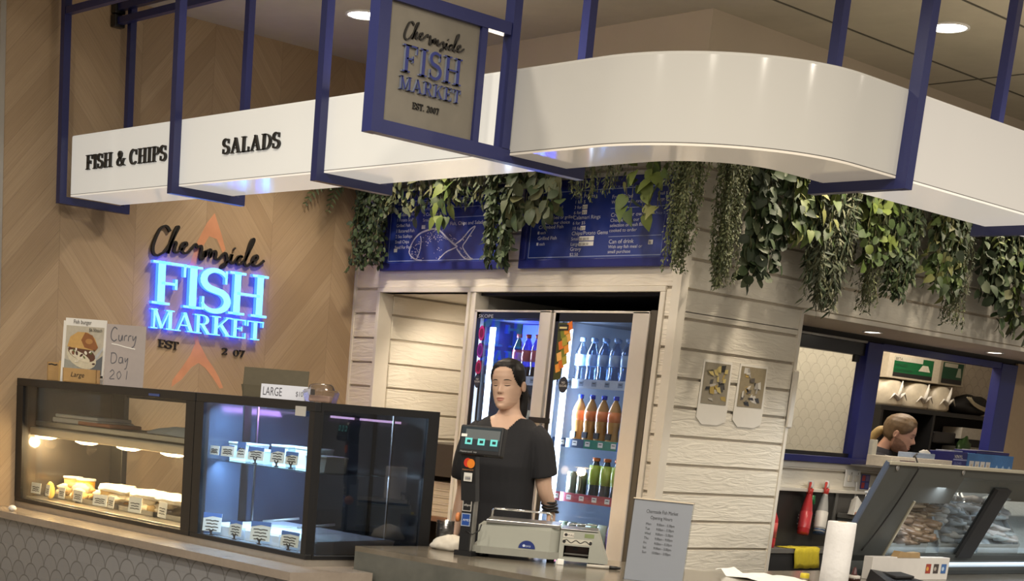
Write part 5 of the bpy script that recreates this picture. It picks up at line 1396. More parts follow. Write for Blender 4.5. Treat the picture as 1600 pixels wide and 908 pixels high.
f.ell(.000, .405, .018, .020, c(196, 52, 32), 1); f.ell(.015, .402, .018, .020, c(214, 122, 36), 2); f.text('mastercard', -.022, .372, .011, c(170, 120, 80), layer=2)
f.rect(-.012, .325, .026, .362, c(206, 204, 198), 2); f.rect(-.006, .330, .02, .347, c(160, 158, 150), 3); f.text('VISA', -.004, .334, .012, c(40, 50, 100), layer=4)
f2 = Flat(lambda a, b, h: Vector((a - .006, -.0125 - h, b)), .0008)
f2.rect(-.022, .195, .020, .250, c(176, 172, 166), 1); f2.rect(-.018, .199, .016, .246, M_BLACK, 2); f2.text('eftpos', -.015, .218, .014, c(200, 196, 190), layer=3)
f2.rect(-.022, .130, .020, .186, c(150, 160, 178), 1); f2.rect(-.018, .134, .016, .182, c(34, 70, 140), 2); f2.text('AMEX', -.014, .152, .014, c(200, 210, 225), layer=3)
f.build('payment_sticker', pd); f2.build('payment_sticker', pd)
mb = MB(); mb.lathe([(.003, 0), (.02, 0), (.022, .012), (.003, .014)], (0, 0, 0), mat('orange_reflector', (.55, .20, .07), .3), 14); o = mb.build('orange_button', pd); o.location = (-.040, -.002, .165); o.rotation_euler = (0, R(-90), 0)
# stack of clear cups, rag, pen
t = thing('cup_stack', 'stack of clear plastic cups standing between the cold cabinet and the cloth', 'cups', (2.745, -1.625, CT))
mb = MB()
for k in range(6):
    z = .011 * k
    mb.lathe([(.028, z), (.040, z + .062), (.042, z + .064), (.040, z + .066), (.026, z + .004)], m=glass('cup_plastic', (.95, .96, .98), 1.6, .15), n=18)
mb.build('nested_cups', t)
mb = MB(); mb.tube([(.01, .03, .0), (-.005, .03, .17)], .0022, c(120, 116, 108)); mb.build('straw', t)
mb = MB(); random.seed(2)
rings = []
for i in range(7):
    k = i / 6
    rr = [.075, .085, .08, .075, .062, .045, .015][i]
    rings.append([Vector((2.83 + cos(t_) * rr * 1.15 * (1 + .22 * noise.noise(Vector((cos(t_) * 2.2, sin(t_) * 2.2, i * .35)))), -1.66 + sin(t_) * rr * (1 + .25 * noise.noise(Vector((cos(t_) * 2, sin(t_) * 2, 5 + i * .3)))), CT + .001 + .062 * k + .012 * noise.noise(Vector((cos(t_) * 3, sin(t_) * 3, i * .6))) * (1 if i else 0))) for t_ in [2 * pi * q / 30 for q in range(30)]])
mb.loft(rings, mat('cream_cloth', (.62, .57, .48), .85, nz=.25, nscale=14, bump=.5)); tag(mb.build('folded_cloth'), 'crumpled cream cleaning cloth beside the foot of the customer display', 'cloth')
t = thing('marker_pen', 'silver marker pen with black cap lying in front of the scale printer', 'pen', (3.49, -1.395, CT + .0075), R(47))
mb = MB(); mb.tube([(-.065, 0, 0), (.03, 0, 0)], .0075, c(186, 180, 168), 10); mb.build('barrel', t)
mb = MB(); mb.tube([(.03, 0, 0), (.06, 0, 0), (.078, 0, 0)], [.008, .008, .005], M_BLACK, 10); mb.build('cap', t)
# opening hours sign in an acrylic holder
t = thing('opening_hours_sign', 'grey opening hours sheet in a clear acrylic holder on the checkout counter', 'sign', (3.905, -1.560, CT), R(24))
T = Matrix.Rotation(R(-4), 4, 'X')
mb = MB(); mb.box(-.118, .118, .0, .0025, 0, .318, mat('hours_paper', (.36, .37, .40), .5, nz=.03), T=T); s_ = mb.build('sheet', t)
mb = MB(); mb.box(-.122, .122, -.005, -.002, 0, .322, glass('acrylic', (.93, .94, .95), .9), T=T); mb.box(-.122, .122, .004, .007, 0, .322, MATS['acrylic'], T=T); mb.box(-.122, .122, -.005, .09, 0, .003, MATS['acrylic']); mb.box(-.122, .122, -.006, .008, .319, .323, mat('acrylic_edge', (.66, .56, .42), .2), T=T); mb.build('acrylic_holder', t)
f = Flat(lambda a, b, h: T @ Vector((a, -.0003 - h, b)), .0004)
f.text('Chermside Fish Market', .0, .268, .0200, M_INK, 'CENTER', sx=.68); f.text('Opening Hours', .0, .245, .019, M_INK, 'CENTER', sx=.75)
for i, (d_, h_) in enumerate((('Mon', '9:00am – 5:30pm'), ('Tue', '9:00am – 5:30pm'), ('Wed', '9:00am – 5:30pm'), ('Thu', '9:00am – 9:00pm'), ('Fri', '9:00am – 5:30pm'), ('Sat', '9:00am – 5:00pm'), ('Sun', '10:00am – 5:00pm'))):
    f.text(d_, -.060, .221 - i * .0185, .0145, M_INK, sx=.85); f.text(h_, .057, .221 - i * .0185, .0145, M_INK, 'RIGHT', sx=.72)
f.build('lettering', s_)

# ================================================================== RIGHT COUNTER CLUTTER
t = thing('paper_roll', 'tall white paper towel roll standing on the right counter in front of the fish case', 'paper roll', (4.075, -.560, CT))
mb = MB(); prof = [(.020, .0), (.058, .0), (.061, .004), (.060, .10), (.061, .20), (.060, .268), (.058, .271), (.020, .271), (.019, .2)]
mb.lathe(prof, m=mat('paper_towel', (.78, .77, .76), .85, nz=.05, nscale=60, bump=.25), n=28); mb.build('roll', t)
mb = MB(); mb.lathe([(.014, .0), (.019, .0), (.019, .272), (.014, .272)], m=M_KRAFT, n=16); mb.build('core', t)
for i, (x, y, lab) in enumerate(((3.96, -.345, 'dark sauce bottle with pointed cap nearer the paper roll'), (3.965, -.235, 'dark sauce bottle with pointed cap nearer the brown box'))):
    t = thing('sauce_bottle', lab, 'bottle', (x, y, CT - .105), 0, 'sauce bottles on the right counter')
    t.location.z = CT
    mb = MB(); mb.lathe([(.003, 0), (.030, 0), (.031, .008), (.031, .012), (.026, .018)], m=pm('dark_sauce', (.03, .012, .008), .2), n=18); mb.build('body', t)
    mb = MB(); mb.lathe([(.027, .012), (.029, .014), (.029, .026), (.020, .028)], m=c(190, 184, 176), n=18); mb.build('collar', t)
    mb = MB(); mb.lathe([(.016, .026), (.012, .034), (.007, .058), (.003, .064), (.001, .064)], m=pm('maroon_cap', (.07, .015, .015), .4), n=14); mb.build('pointed_cap', t)
t = thing('yellow_cap_bottle', 'small bottle with a yellow screw cap at the bottom edge beside the white sheet', 'bottle', (3.925, -.555, CT))
mb = MB(); mb.lathe([(.003, 0), (.022, 0), (.022, .010), (.018, .014)], m=c(150, 140, 110), n=16); mb.build('body', t)
mb = MB(); mb.lathe([(.019, .010), (.020, .012), (.020, .030), (.018, .033), (.003, .033)], m=mat('bright_yellow_cap', (.75, .60, .04), .4), n=18); mb.build('cap', t)
mb = MB()
g = [[Vector((3.70 + .30 * i / 9 + .02 * noise.noise(Vector((i * .7, j * .5, 2))), -.90 + .30 * j / 9, CT + .002 + .022 * abs(noise.noise(Vector((i * .55, j * .45, 7)))) + (.02 if i < 2 and j < 4 else 0))) for i in range(10)] for j in range(10)]
mb.loft(g, M_PAPER, False, False, False); o = mb.build('loose_paper'); md = o.modifiers.new('s', 'SOLIDIFY'); md.thickness = .001; tag(o, 'crumpled white paper sheet lying on the right counter below the pillar', 'paper')
t = thing('carton', 'white carton with payment logos and torn kraft flap below the fish case', 'box', (3.90, .26, CT), R(86))
mb = MB(); mb.box(-.30, .30, -.05, .0, .0, .105, mat('white_carton', (.62, .59, .55), .6), .002); b_ = mb.build('carton', t)
f = Flat(lambda a, b, h: Vector((a, -.0505 - h, b)))
for i, m in enumerate((c(150, 60, 44), c(66, 56, 50), c(60, 96, 150))): f.rect(.115 + i * .062, .03, .155 + i * .062, .075, m, 1); f.ell(.128 + i * .062, .052, .010, .010, [c(210, 150, 70), c(160, 150, 140), c(170, 190, 210)][i], 2)
f.build('payment_logos', b_)
mb = MB(); mb.prism([(-.12, .10), (.06, .10), (.05, .128), (-.02, .124), (-.10, .132)], -.05, -.012, mat('torn_kraft', (.34, .23, .11), .8, nz=.2)); o = mb.build('kraft_flap', t)
o.data.transform(Matrix(((1, 0, 0, 0), (0, 0, 1, 0), (0, 1, 0, 0), (0, 0, 0, 1))))
mb = MB(); mb.prism([(-.30, -.18), (.05, -.2), (.06, -.06), (-.29, -.06)], 0, .012, M_BLACK); 
t = thing('payment_terminal', 'black wedge shaped card terminal stand at the bottom edge below the fish case', 'terminal', (4.005, .02, CT), R(88))
mb = MB(); mb.loft([[Vector((a, b, z)) for a, b, z in ((-.14, -.06, 0), (.13, -.06, 0), (.13, -.06, h1), (-.14, -.06, h0))] if False else [Vector(p) for p in q] for q in (
    ((-.15, -.07, 0), (.15, -.07, 0), (.15, -.07, .012), (-.15, -.07, .012)), ((-.13, .05, 0), (.14, .05, 0), (.14, .05, .028), (-.11, .05, .052)))], M_BLACK, False); mb.build('body', t)
mb = MB(); mb.box(-.06, .09, -.05, .03, .028, .040, M_BLACKM, .004, T=Matrix.Rotation(R(8), 4, 'X')); mb.build('keypad', t)
# ================================================================== FISH DISPLAY CASE (right)
M_FC = mat('fish_case_grey', (.080, .086, .082), .4, .2, nz=.05)
M_FCL = mat('fish_case_steel_edge', (.58, .54, .42), .35, .6)
YL, YR = -.150, 3.0
XT, ZTf, XBt, ZBt = 4.00, 1.345, 3.795, .885     # top and bottom edge of the leaning front
def ffr(y, s, h=0.0):
    """point on the leaning front: y along the case, s from bottom (0) to top (1), h outward"""
    nx, nz = .913, -.408
    return Vector((XBt + (XT - XBt) * s + nx * h, y, ZBt + (ZTf - ZBt) * s + nz * h))
fcs = thing('fish_display_case', 'grey steel fish display case with leaning glass front and dark slanted bar at the right', 'display case', (3.8, 1.2, CT))
def quad(mb, y0, s0, y1, s1, m, t=.02, h=0.0):
    vs = [ffr(y0, s0, h), ffr(y1, s0, h), ffr(y1, s1, h), ffr(y0, s1, h)] + [ffr(y0, s0, h - t), ffr(y1, s0, h - t), ffr(y1, s1, h - t), ffr(y0, s1, h - t)]
    mb.add(vs, [(0, 1, 2, 3), (7, 6, 5, 4), (0, 4, 5, 1), (1, 5, 6, 2), (2, 6, 7, 3), (3, 7, 4, 0)], m)
mb = MB()
quad(mb, YL, .0, YL + .385, 1.0, M_FC); quad(mb, YL + .385, .62, .545, 1.0, M_FC); quad(mb, YL, .0, YR, .06, M_FC)
quad(mb, .545, .90, YR, 1.0, M_FC)
part(mb, 'front_frame', fcs)
mb = MB(); quad(mb, YL + .375, .06, YL + .388, .635, M_FCL, .01, .006); part(mb, 'edge_trim', fcs)
mb = MB(); quad(mb, YL - .004, 0, YL + .012, 1, mat('bluish_edge', (.10, .13, .2), .3), .02, .003); part(mb, 'edge_trim', fcs)
mb = MB(); quad(mb, .90, .04, 1.035, .80, M_BLACKM, .03, .012); part(mb, 'slanted_mullion', fcs)
mb = MB(); quad(mb, YL + .385, .06, .90, .63, M_GLASS, .004, -.006); part(mb, 'front_glass', fcs)
mb = MB(); quad(mb, .90, .06, YR, .90, M_GLASS, .004, -.006); quad(mb, .55, .63, .90, .90, M_GLASS, .004, -.006); part(mb, 'front_glass', fcs)
mb = MB(); mb.prism([(XT - .031, YL + .05), (XT - .031, YR), (3.50, YR), (3.50, YL + .86)], ZTf - .018, ZTf, M_FC); mb.box(XT - .03, XT + .008, YL, YR, ZTf - .010, ZTf + .006, M_FCL, .003)
part(mb, 'top_panel', fcs)
mb = MB(); mb.prism([(XBt, YL), (XBt, YR), (3.40, YR), (3.40, YL + .95)], CT + .001, ZBt + .01, M_FC); part(mb, 'base', fcs)
mb = MB(); mb.add([ffr(YL + .002, 0, -.021), (3.42, YL + 1.0, ZBt), (3.52, YL + .86, ZTf - .02), ffr(YL + .002, 1, -.021)], [(0, 1, 2, 3)], M_FC); mb.box(3.38, 3.40, YL + 1.0, YR, CT, ZTf, M_FC); part(mb, 'rear_panel', fcs)
for yy in (YL + .085, YL + .655):
    mb = MB(); mb.lathe([(.003, .0), (.013, .0), (.013, .004), (.009, .006), (.003, .006)], m=M_STEEL, n=16, T=Matrix.Translation(ffr(yy, .955, .0)) @ Matrix(((0, 0, .913, 0), (0, 1, 0, 0), (1, 0, -.408, 0), (0, 0, 0, 1)))); part(mb, 'screw', fcs)
mb = MB(); mb.tube([(3.86, .42, .872), (3.86, 3.0, .872)], .012, mat('white_tube', (.6, .7, .8), .3, emit=(.5, .7, .9), es=.4)); part(mb, 'bottom_tube', fcs)
light('fish_case_light', 'AREA', (3.80, 1.4, ZTf - .03), 6.5, (.80, .90, 1.0), .08, (3.64, 1.4, .8), size_y=2.6)
light('fish_case_light_end', 'AREA', (3.80, .40, ZTf - .06), 2.5, (.85, .92, 1.0), .08, (3.68, .40, .8), size_y=.5)
# sloping deck with ice, trays and seafood
def dk(x, y, h=0.0):
    """deck point: x from 3.42 (high, back) to 3.78 (low, front)"""
    return Vector((x, y, 1.17 - (x - 3.42) * .74 + h))
mb = MB()
mb.add([dk(3.42, .62), dk(3.775, -.03), dk(3.775, 2.95), dk(3.42, 2.95)], [(0, 1, 2, 3)], mat('ice_bed', (.60, .66, .72), .4, nz=.2, nscale=60, bump=.6)); part(mb, 'ice_deck', fcs)
M_RIM = mat('steel_tray_rim', (.72, .74, .76), .2, .6)
M_PRAWN = mat('brown_squid', (.20, .115, .065), .35, nz=.4, nscale=30)
M_PRAWN2 = mat('pale_squid', (.36, .25, .16), .35, nz=.35, nscale=30)
def seafood_tray(f0, f1, b0, b1, lab, labf, mats, n, seed, r=.03, cat='tray'):
    t = MB()
    for a, b in (((3.44, b0), (3.765, f0)), ((3.44, b1), (3.765, f1)), ((3.44, b0), (3.44, b1)), ((3.765, f0), (3.765, f1))):
        t.bar(dk(*a, .045), dk(*b, .045), .010, .012, M_RIM); t.add([dk(*a, .045), dk(*b, .045), dk(*b, .002), dk(*a, .002)], [(0, 1, 2, 3)], M_RIM)
    o = t.build('seafood_tray'); tag(o, lab, 'tray', 'seafood trays in the fish case')
    random.seed(seed); mb = MB()
    for i in range(n):
        q_ = random.random(); x = 3.47 + .27 * q_; lo_ = b0 + (f0 - b0) * q_; hi_ = b1 + (f1 - b1) * q_; y = random.uniform(lo_ + .03, max(lo_ + .04, hi_ - .03))
        p = dk(x, y, .03 + random.uniform(0, .035))
        a = random.uniform(0, 6.28); L = random.uniform(.7, 1.5) * r
        pts = [p + Vector((cos(a + .5 * (q - 2)) * L * (q - 2), sin(a + .5 * (q - 2)) * L * (q - 2), .006 * noise.noise(p * 9) + (.006 if q == 2 else 0))) for q in range(5)]
        mb.tube(pts, [r * .25, r * .5, r * .55, r * .42, r * .12], random.choice(mats), 6)
    tag(mb.build('seafood_pile'), labf, 'seafood', 'seafood in the fish case', 'stuff')
seafood_tray(.03, .22, .62, .70, 'narrow steel tray at the slanted left end of the fish case', 'pale fish pieces on ice at the slanted left end of the fish case', [c(196, 196, 194), c(206, 176, 150), c(170, 120, 96)], 26, 3)
seafood_tray(.25, .68, .74, 1.04, 'steel tray of the brown seafood heap in the fish case', 'heap of brown squid and octopus in the middle of the left fish case window', [M_PRAWN, M_PRAWN, M_PRAWN, M_PRAWN2], 150, 5, .044)
seafood_tray(.80, 1.14, 1.16, 1.46, 'steel tray right behind the dark slanted bar of the fish case', 'grey fish fillets behind the dark slanted bar of the fish case', [c(150, 160, 170), c(120, 126, 134), c(186, 180, 176)], 40, 7, .036)
seafood_tray(1.18, 1.60, 1.50, 1.86, 'steel tray at the right edge of the picture in the fish case', 'pale fish fillets at the right edge of the picture in the fish case', [c(170, 176, 180), c(140, 130, 124), c(196, 190, 190)], 44, 8, .036)
mb = MB()
for i in range(3): (lambda x, y: mb.add([dk(x, y, .055), dk(x + .08, y - .09, .055), dk(x + .08, y - .01, .055), dk(x, y + .08, .055)], [(0, 1, 2, 3)], c(176, 188, 204)))(3.46 + .10 * i, 1.06 - .11 * i)
o = mb.build('seafood_ticket'); md = o.modifiers.new('s', 'SOLIDIFY'); md.thickness = .002; tag(o, 'pale blue price tickets lined up beside the brown seafood in the fish case', 'ticket')
mb = MB()
for i in range(2):
    blob(mb, dk(3.70 + .03 * i, .16 + .03 * i, .05), .03, c(206, 120, 70), (1, 1.3, .5), 8, .2, i)
tag(mb.build('salmon_piece'), 'small orange salmon piece low at the left end of the fish case', 'fish')
# black cable hanging over the case
cab = [(3.95, .14, ZTf + .03), (3.985, .10, ZTf + .012)] + [tuple(ffr(.085 - .10 * (1 - s), s, .012) + Vector((0, .03 * sin(s * 3), 0))) for s in (.97, .85, .7, .5, .3, .12)] 
cab = [(3.80, .40, ZTf + .045), (3.88, .24, ZTf + .03)] + cab
mb = MB(); mb.tube(smooth_path(cab, 4), .004, M_BLACK, 6); tag(mb.build('black_cable'), 'thin black cable hanging down over the grey front of the fish case', 'cable')

# ================================================================== THINGS ON THE WALL UNDER THE PASS WINDOW
t = thing('power_outlet', 'white double power outlet with a plugged in lead under the pass window', 'outlet', (2.112, 2.515, 1.19))
mb = MB(); mb.box(-.012, .0, -.082, .082, -.045, .065, M_WHITE, .004); mb.build('plate', t)
for a in (-.04, .035):
    mb = MB(); mb.box(0, .012, a - .02, a + .02, -.01, .03, c(210, 204, 192), .004); mb.box(.012, .016, a - .003, a + .003, .035, .05, c(150, 146, 138)); mb.build('plug', t)
mb = MB(); mb.tube(smooth_path([(.013, .03, -.01), (.014, .035, -.09), (.015, .01, -.20), (.012, -.05, -.28), (.01, -.09, -.31)], 4), .006, M_WHITE, 8); mb.build('lead', t)
t = thing('wall_sticker', 'small red and blue square sticker beside the power outlet', 'sticker', (2.099, 2.68, 1.165))
mb = MB(); mb.box(0, .0015, -.05, .05, -.03, .065, c(60, 56, 130)); s_ = mb.build('sheet', t)
f = Flat(lambda a, b, h: Vector((.0016 + h, a, b))); 
for a, b, m in ((-.022, .04, c(190, 50, 50)), (.022, .04, c(120, 100, 160)), (-.022, -.005, c(190, 50, 50)), (.022, -.005, c(80, 90, 170))): f.rect(a - .018, b - .018, a + .018, b + .018, m, 1)
f.build('print', s_)
def spray(loc, lab, body, lbl, capm, trig, liq):
    t = thing('spray_bottle', lab, 'spray bottle', loc, R(-62), 'spray bottles hooked on the ledge'); t.scale = (1.1, 1.1, 1.13)
    T = Matrix.Rotation(R(-12), 4, 'Y')
    def ov(z, a, b, n=18): return [T @ Vector((a * cos(q), b * sin(q), z)) for q in [2 * pi * i / n for i in range(n)]]
    mb = MB(); mb.loft([ov(-.27, .004, .004), ov(-.27, .050, .030), ov(-.262, .054, .034), ov(-.15, .052, .034), ov(-.11, .034, .028), ov(-.06, .020, .018), ov(-.045, .016, .016)], body); mb.build('bottle', t)
    if liq: 
        mb = MB(); mb.loft([ov(-.271, .052, .032), ov(-.25, .0548, .0348), ov(-.25, .05, .03)], liq); mb.build('liquid_base', t)
    mb = MB(); mb.loft([ov(-.24, .0552, .0352), ov(-.15, .0532, .0352), ov(-.15, .05, .03)], lbl, True, False); l_ = mb.build('label', t)
    f = Flat(lambda a, b, h: T @ Vector((a, -.0362 - h + .0 * b, b)))
    for i in range(4): f.line([(-.03, -.17 - i * .016), (.0, -.168 - i * .016), (.028, -.171 - i * .016)], .008, [M_PAPER, M_PAPER, c(60, 70, 110), M_PAPER][i] if lbl.name != 'spray_white_label' else [c(60, 90, 140), c(40, 120, 60), c(190, 60, 60), c(70, 70, 80)][i], 1)
    f.build('label_print', l_)
    mb = MB(); mb.loft([ov(-.05, .018, .018), ov(-.02, .020, .020), ov(-.018, .014, .014)], trig); mb.build('collar', t)
    mb = MB(); mb.box(-.05, .030, -.014, .014, -.018, .022, M_WHITE, .007, T=T); mb.build('head', t)
    mb = MB(); mb.tube([T @ Vector(q) for q in ((.030, 0, .008), (.045, 0, -.02), (.048, 0, -.055))], [.008, .006, .005], trig, 8); mb.build('trigger', t)
spray((2.145, 2.015, 1.145), 'red and green spray cleaner bottle hooked on the ledge, nearer the white pillar', pm('spray_red', (.50, .035, .04), .25), pm('spray_red_label', (.55, .05, .06), .3), M_WHITE, pm('spray_trigger_red', (.60, .05, .04), .3), None)
spray((2.145, 2.185, 1.150), 'clear spray cleaner bottle with white label hooked on the ledge, nearer the fish case', pm('spray_clear', (.34, .34, .33), .2), pm('spray_white_label', (.60, .58, .54), .4), M_WHITE, MATS['spray_trigger_red'], pm('spray_blue_base', (.02, .06, .16), .3))
g_ = MB(); g_.loft([[Vector((2.145 + (.022 if k else .026) * cos(q), 2.045 + .024 * sin(q) - .004 * k, 1.03 + .055 * k)) for q in [2 * pi * i / 14 for i in range(14)]] for k in range(2)], pm('spray_green_neck', (.02, .16, .05), .3))
for o in list(COL.objects):
    if o.name.startswith('spray_bottle') and o.get('label', '').startswith('red and green'):
        part(g_, 'green_neck', o); g_ = None; o_ = [x for x in o.children if x.name.startswith('green_neck')][0]
        T_ = o.matrix_basis.inverted() if False else (Matrix.Translation(o.location) @ Matrix.Rotation(o.rotation_euler.z, 4, 'Z') @ Matrix.Diagonal((*o.scale, 1))).inverted()
        o_.matrix_local = T_
        break
t = thing('red_bottle', 'red bottle half hidden behind the edge of the white pillar', 'bottle', (2.18, 1.605, .765))
mb = MB(); mb.lathe([(.003, 0), (.04, .002), (.042, .02), (.042, .17), (.02, .22), (.016, .25), (.003, .25)], m=MATS['spray_red'], n=18); mb.build('body', t)
mb = MB(); mb.lathe([(.0425, .06), (.0432, .06), (.0432, .15), (.0425, .15)], m=c(196, 90, 84), n=18); mb.build('label', t)
bn = thing('back_bench', 'dark steel bench standing under the pass window beside the white pillar', 'bench', (2.30, 2.1, FL))
mb = MB(); mb.box(2.111, 2.26, 1.07, 2.355, .735, .765, M_STEELD, .003); part(mb, 'bench_top', bn)
mb = MB(); mb.box(2.115, 2.25, 1.08, 2.35, FL, .735, mat('dark_bin_grey', (.022, .022, .023), .5), .006); part(mb, 'cabinet', bn)
mb = MB()
gx = []
for i in range(9):
    s = i / 8
    gx.append([Vector((2.266 + .004 * sin(j * 1.7), 1.78 + .26 * j / 9 + .01 * sin(i), .769 - max(0, s - .5) * .25 + .006 * noise.noise(Vector((i * .6, j * .6, 1))))) if s >= .5 else Vector((2.17 + .20 * s, 1.70 + .34 * j / 9, .772 + .008 * noise.noise(Vector((i * .6, j * .6, 1))))) for j in range(10)])
mb.loft(gx, mat('yellow_cloth', (.62, .50, .03), .9, nz=.15, nscale=50, bump=.3), True, False, False); o = mb.build('yellow_cloth'); md = o.modifiers.new('s', 'SOLIDIFY'); md.thickness = .004
tag(o, 'bright yellow cleaning cloth hanging over the edge of the dark bench', 'cloth')
mb = MB(); mb.loft([[Vector((2.25, y, z)) for y, z in q] for q in ([(2.37, .98), (2.52, .98), (2.50, 1.02), (2.38, 1.10)],)] + [[Vector((2.20, y, z)) for y, z in [(2.38, .98), (2.51, .98), (2.49, 1.0), (2.40, 1.07)]]], M_PAPER, False)
o = mb.build('white_dispenser_bag'); tag(o, 'white paper bag propped under the power lead behind the fish case', 'bag')
mb = MB(); mb.box(2.111, 2.30, 2.40, 2.75, .95, .98, M_STEELD, .003); mb.box(2.111, 2.29, 2.41, 2.74, FL, .95, M_FC); o = mb.build('side_bench'); tag(o, 'grey steel bench end behind the paper roll and fish case', 'bench')

# ================================================================== PASS WINDOW THINGS
ps = thing('pass_shelf', 'steel pass shelf in front of the blue window frame carrying boxes', 'shelf', (2.3, 3.2, 1.28))
mb = MB(); mb.box(2.126, 2.44, 2.44, 4.35, 1.283, 1.293, M_STEEL, .002); part(mb, 'shelf_board', ps)
for yy in (2.86, 4.20):
    mb = MB(); mb.prism([(2.128, 1.20), (2.128, 1.283), (2.24, 1.283)], yy, yy + .012, M_STEELD, lambda a, b, h: (a, h, b)); part(mb, 'bracket', ps)
t = thing('white_box', 'long white carton with a red label lying on the pass shelf below the man', 'box', (2.32, 2.81, 1.294))
mb = MB(); mb.box(-.09, .09, -.36, .36, 0, .066, c(216, 206, 190), .003); b_ = mb.build('carton', t)
f = Flat(lambda a, b, h: Vector((.0905 + h, a, b))); f.rect(-.27, .004, -.09, .045, c(60, 40, 50), 1); f.rect(-.265, .008, -.095, .041, c(170, 60, 60), 2); f.text('Detpak', -.25, .014, .032, M_PAPER, sx=1.15, layer=3); f.build('label_print', b_)
t = thing('glove_box', 'small pale blue box with white tissue on the white carton', 'box', (2.33, 2.86, 1.361))
mb = MB(); mb.box(-.05, .05, -.14, .14, 0, .032, c(150, 166, 192), .003); mb.build('carton', t)
mb = MB(); blob(mb, (0, .09, .034), .035, M_PAPER, (.8, 1.4, .6), 8, .4, 4); mb.build('tissue', t)
t = thing('navy_box', 'small navy carton at the left end of the light blue carton on the pass shelf', 'box', (2.30, 3.30, 1.294))
mb = MB(); mb.box(-.09, .09, -.09, .085, 0, .125, c(32, 36, 110), .003); b_ = mb.build('carton', t)
mb = MB(); mb.box(-.06, .06, -.07, .07, .125, .133, c(150, 156, 180), .004); mb.build('flap', t)
f = Flat(lambda a, b, h: Vector((.0905 + h, a, b))); f.text('VINYL', -.08, .085, .03, M_PAPER, sx=1.3, layer=1); f.text('GLOVES', -.075, .045, .022, c(140, 150, 200), sx=1.2, layer=1); f.rect(-.09, .072, .085, .080, c(150, 156, 200), 1); f.build('label_print', b_)
t = thing('blue_box', 'long light blue carton with white lettering leaning by the right blue post', 'box', (2.30, 3.70, 1.294))
mb = MB(); mb.box(-.09, .09, -.31, .30, 0, .125, c(62, 112, 172), .003); b_ = mb.build('carton', t)
mb = MB(); mb.box(-.08, .085, -.20, .24, .125, .145, c(36, 32, 96), .003); mb.box(-.05, .088, -.15, .15, .146, .150, c(190, 190, 200)); mb.build('open_flap', t)
f = Flat(lambda a, b, h: Vector((.0905 + h, a, b)))
for i in range(4): f.rect(-.28 + .072 * i, .015, -.222 + .072 * i, .075, c(206, 206, 206), 1); f.ell(-.250 + .072 * i, .045, .012, .012, c(190, 176, 156), 2)
for i in range(3): f.poly([(.06 + .085 * i, .035), (.085 + .085 * i, .06), (.11 + .085 * i, .035), (.085 + .085 * i, .01)], c(150, 180, 216), 1)
f.build('label_print', b_)
t = thing('leaflet_holder', 'narrow white box standing on the sill against the left blue post', 'holder', (2.115, 2.67, 1.294))
mb = MB(); mb.box(-.01, .022, -.022, .03, .034, .16, c(216, 212, 196), .004); mb.box(-.008, .0, -.02, .028, .0, .034, c(216, 212, 196)); mb.build('body', t)
# kitchen shelf with boxes and bags
ks = thing('kitchen_shelf', 'black shelf unit against the back wall of the kitchen behind the man', 'shelf', (.96, 5.3, FL))
mb = MB(); mb.box(.86, 1.06, 4.38, 6.4, 1.69, 1.725, M_BLACK, .002); mb.box(.86, 1.06, 4.38, 6.4, 1.30, 1.33, M_BLACK); mb.box(.86, 1.06, 4.38, 6.4, .9, .93, M_BLACK); mb.box(.855, .865, 4.38, 6.4, .5, 1.70, M_BLACKM); part(mb, 'shelf_board', ks)
for a in (4.40, 5.15, 6.38):
    mb = MB(); mb.box(.865, 1.065, a - .015, a + .015, FL, 1.69, M_BLACK); part(mb, 'upright', ks)
M_GRNBOX = c(24, 96, 56)
t = thing('carton', 'white carton with a green label, on the bags on the kitchen shelf', 'box', (.955, 4.79, 1.932), 0, 'green labelled cartons in the kitchen')
mb = MB(); mb.box(-.09, .09, -.375, .365, 0, .19, c(206, 196, 176), .003); b_ = mb.build('carton', t)
f = Flat(lambda a, b, h: Vector((.0905 + h, a, b))); f.rect(-.30, .045, .26, .165, M_GRNBOX, 1); f.rect(-.30, .015, .26, .045, M_INK, 2); f.rect(-.30, .13, .10, .165, c(200, 196, 180), 3); f.text('BETA', -.29, .135, .03, M_INK, sx=1.4, layer=4); f.text('HINGED', -.28, .09, .03, c(40, 60, 50), sx=1.5, layer=4); f.text('CONTAINERS', -.28, .055, .026, c(40, 60, 50), sx=1.5, layer=4); f.poly([(.05, .075), (.22, .075), (.18, .12), (.10, .12)], c(210, 206, 190), 4); f.build('label_print', b_)
t = thing('carton', 'end carton with a dark green label next to the white one on the kitchen shelf', 'box', (.955, 5.36, 1.93), 0, 'green labelled cartons in the kitchen')
mb = MB(); mb.box(-.09, .09, -.20, .17, 0, .20, c(150, 142, 124), .003); b_ = mb.build('carton', t)
f = Flat(lambda a, b, h: Vector((.0905 + h, a, b))); f.rect(-.17, .02, .14, .175, c(20, 64, 42), 1); f.rect(-.17, .015, .14, .05, M_INK, 2); f.rect(-.15, .14, .05, .17, c(170, 166, 150), 3); f.poly([(.04, .07), (.12, .07), (.10, .14), (.06, .14)], c(150, 156, 140), 3); f.build('label_print', b_)
M_BAG = glass('clear_bag', (.80, .77, .70), 2.2, .15)
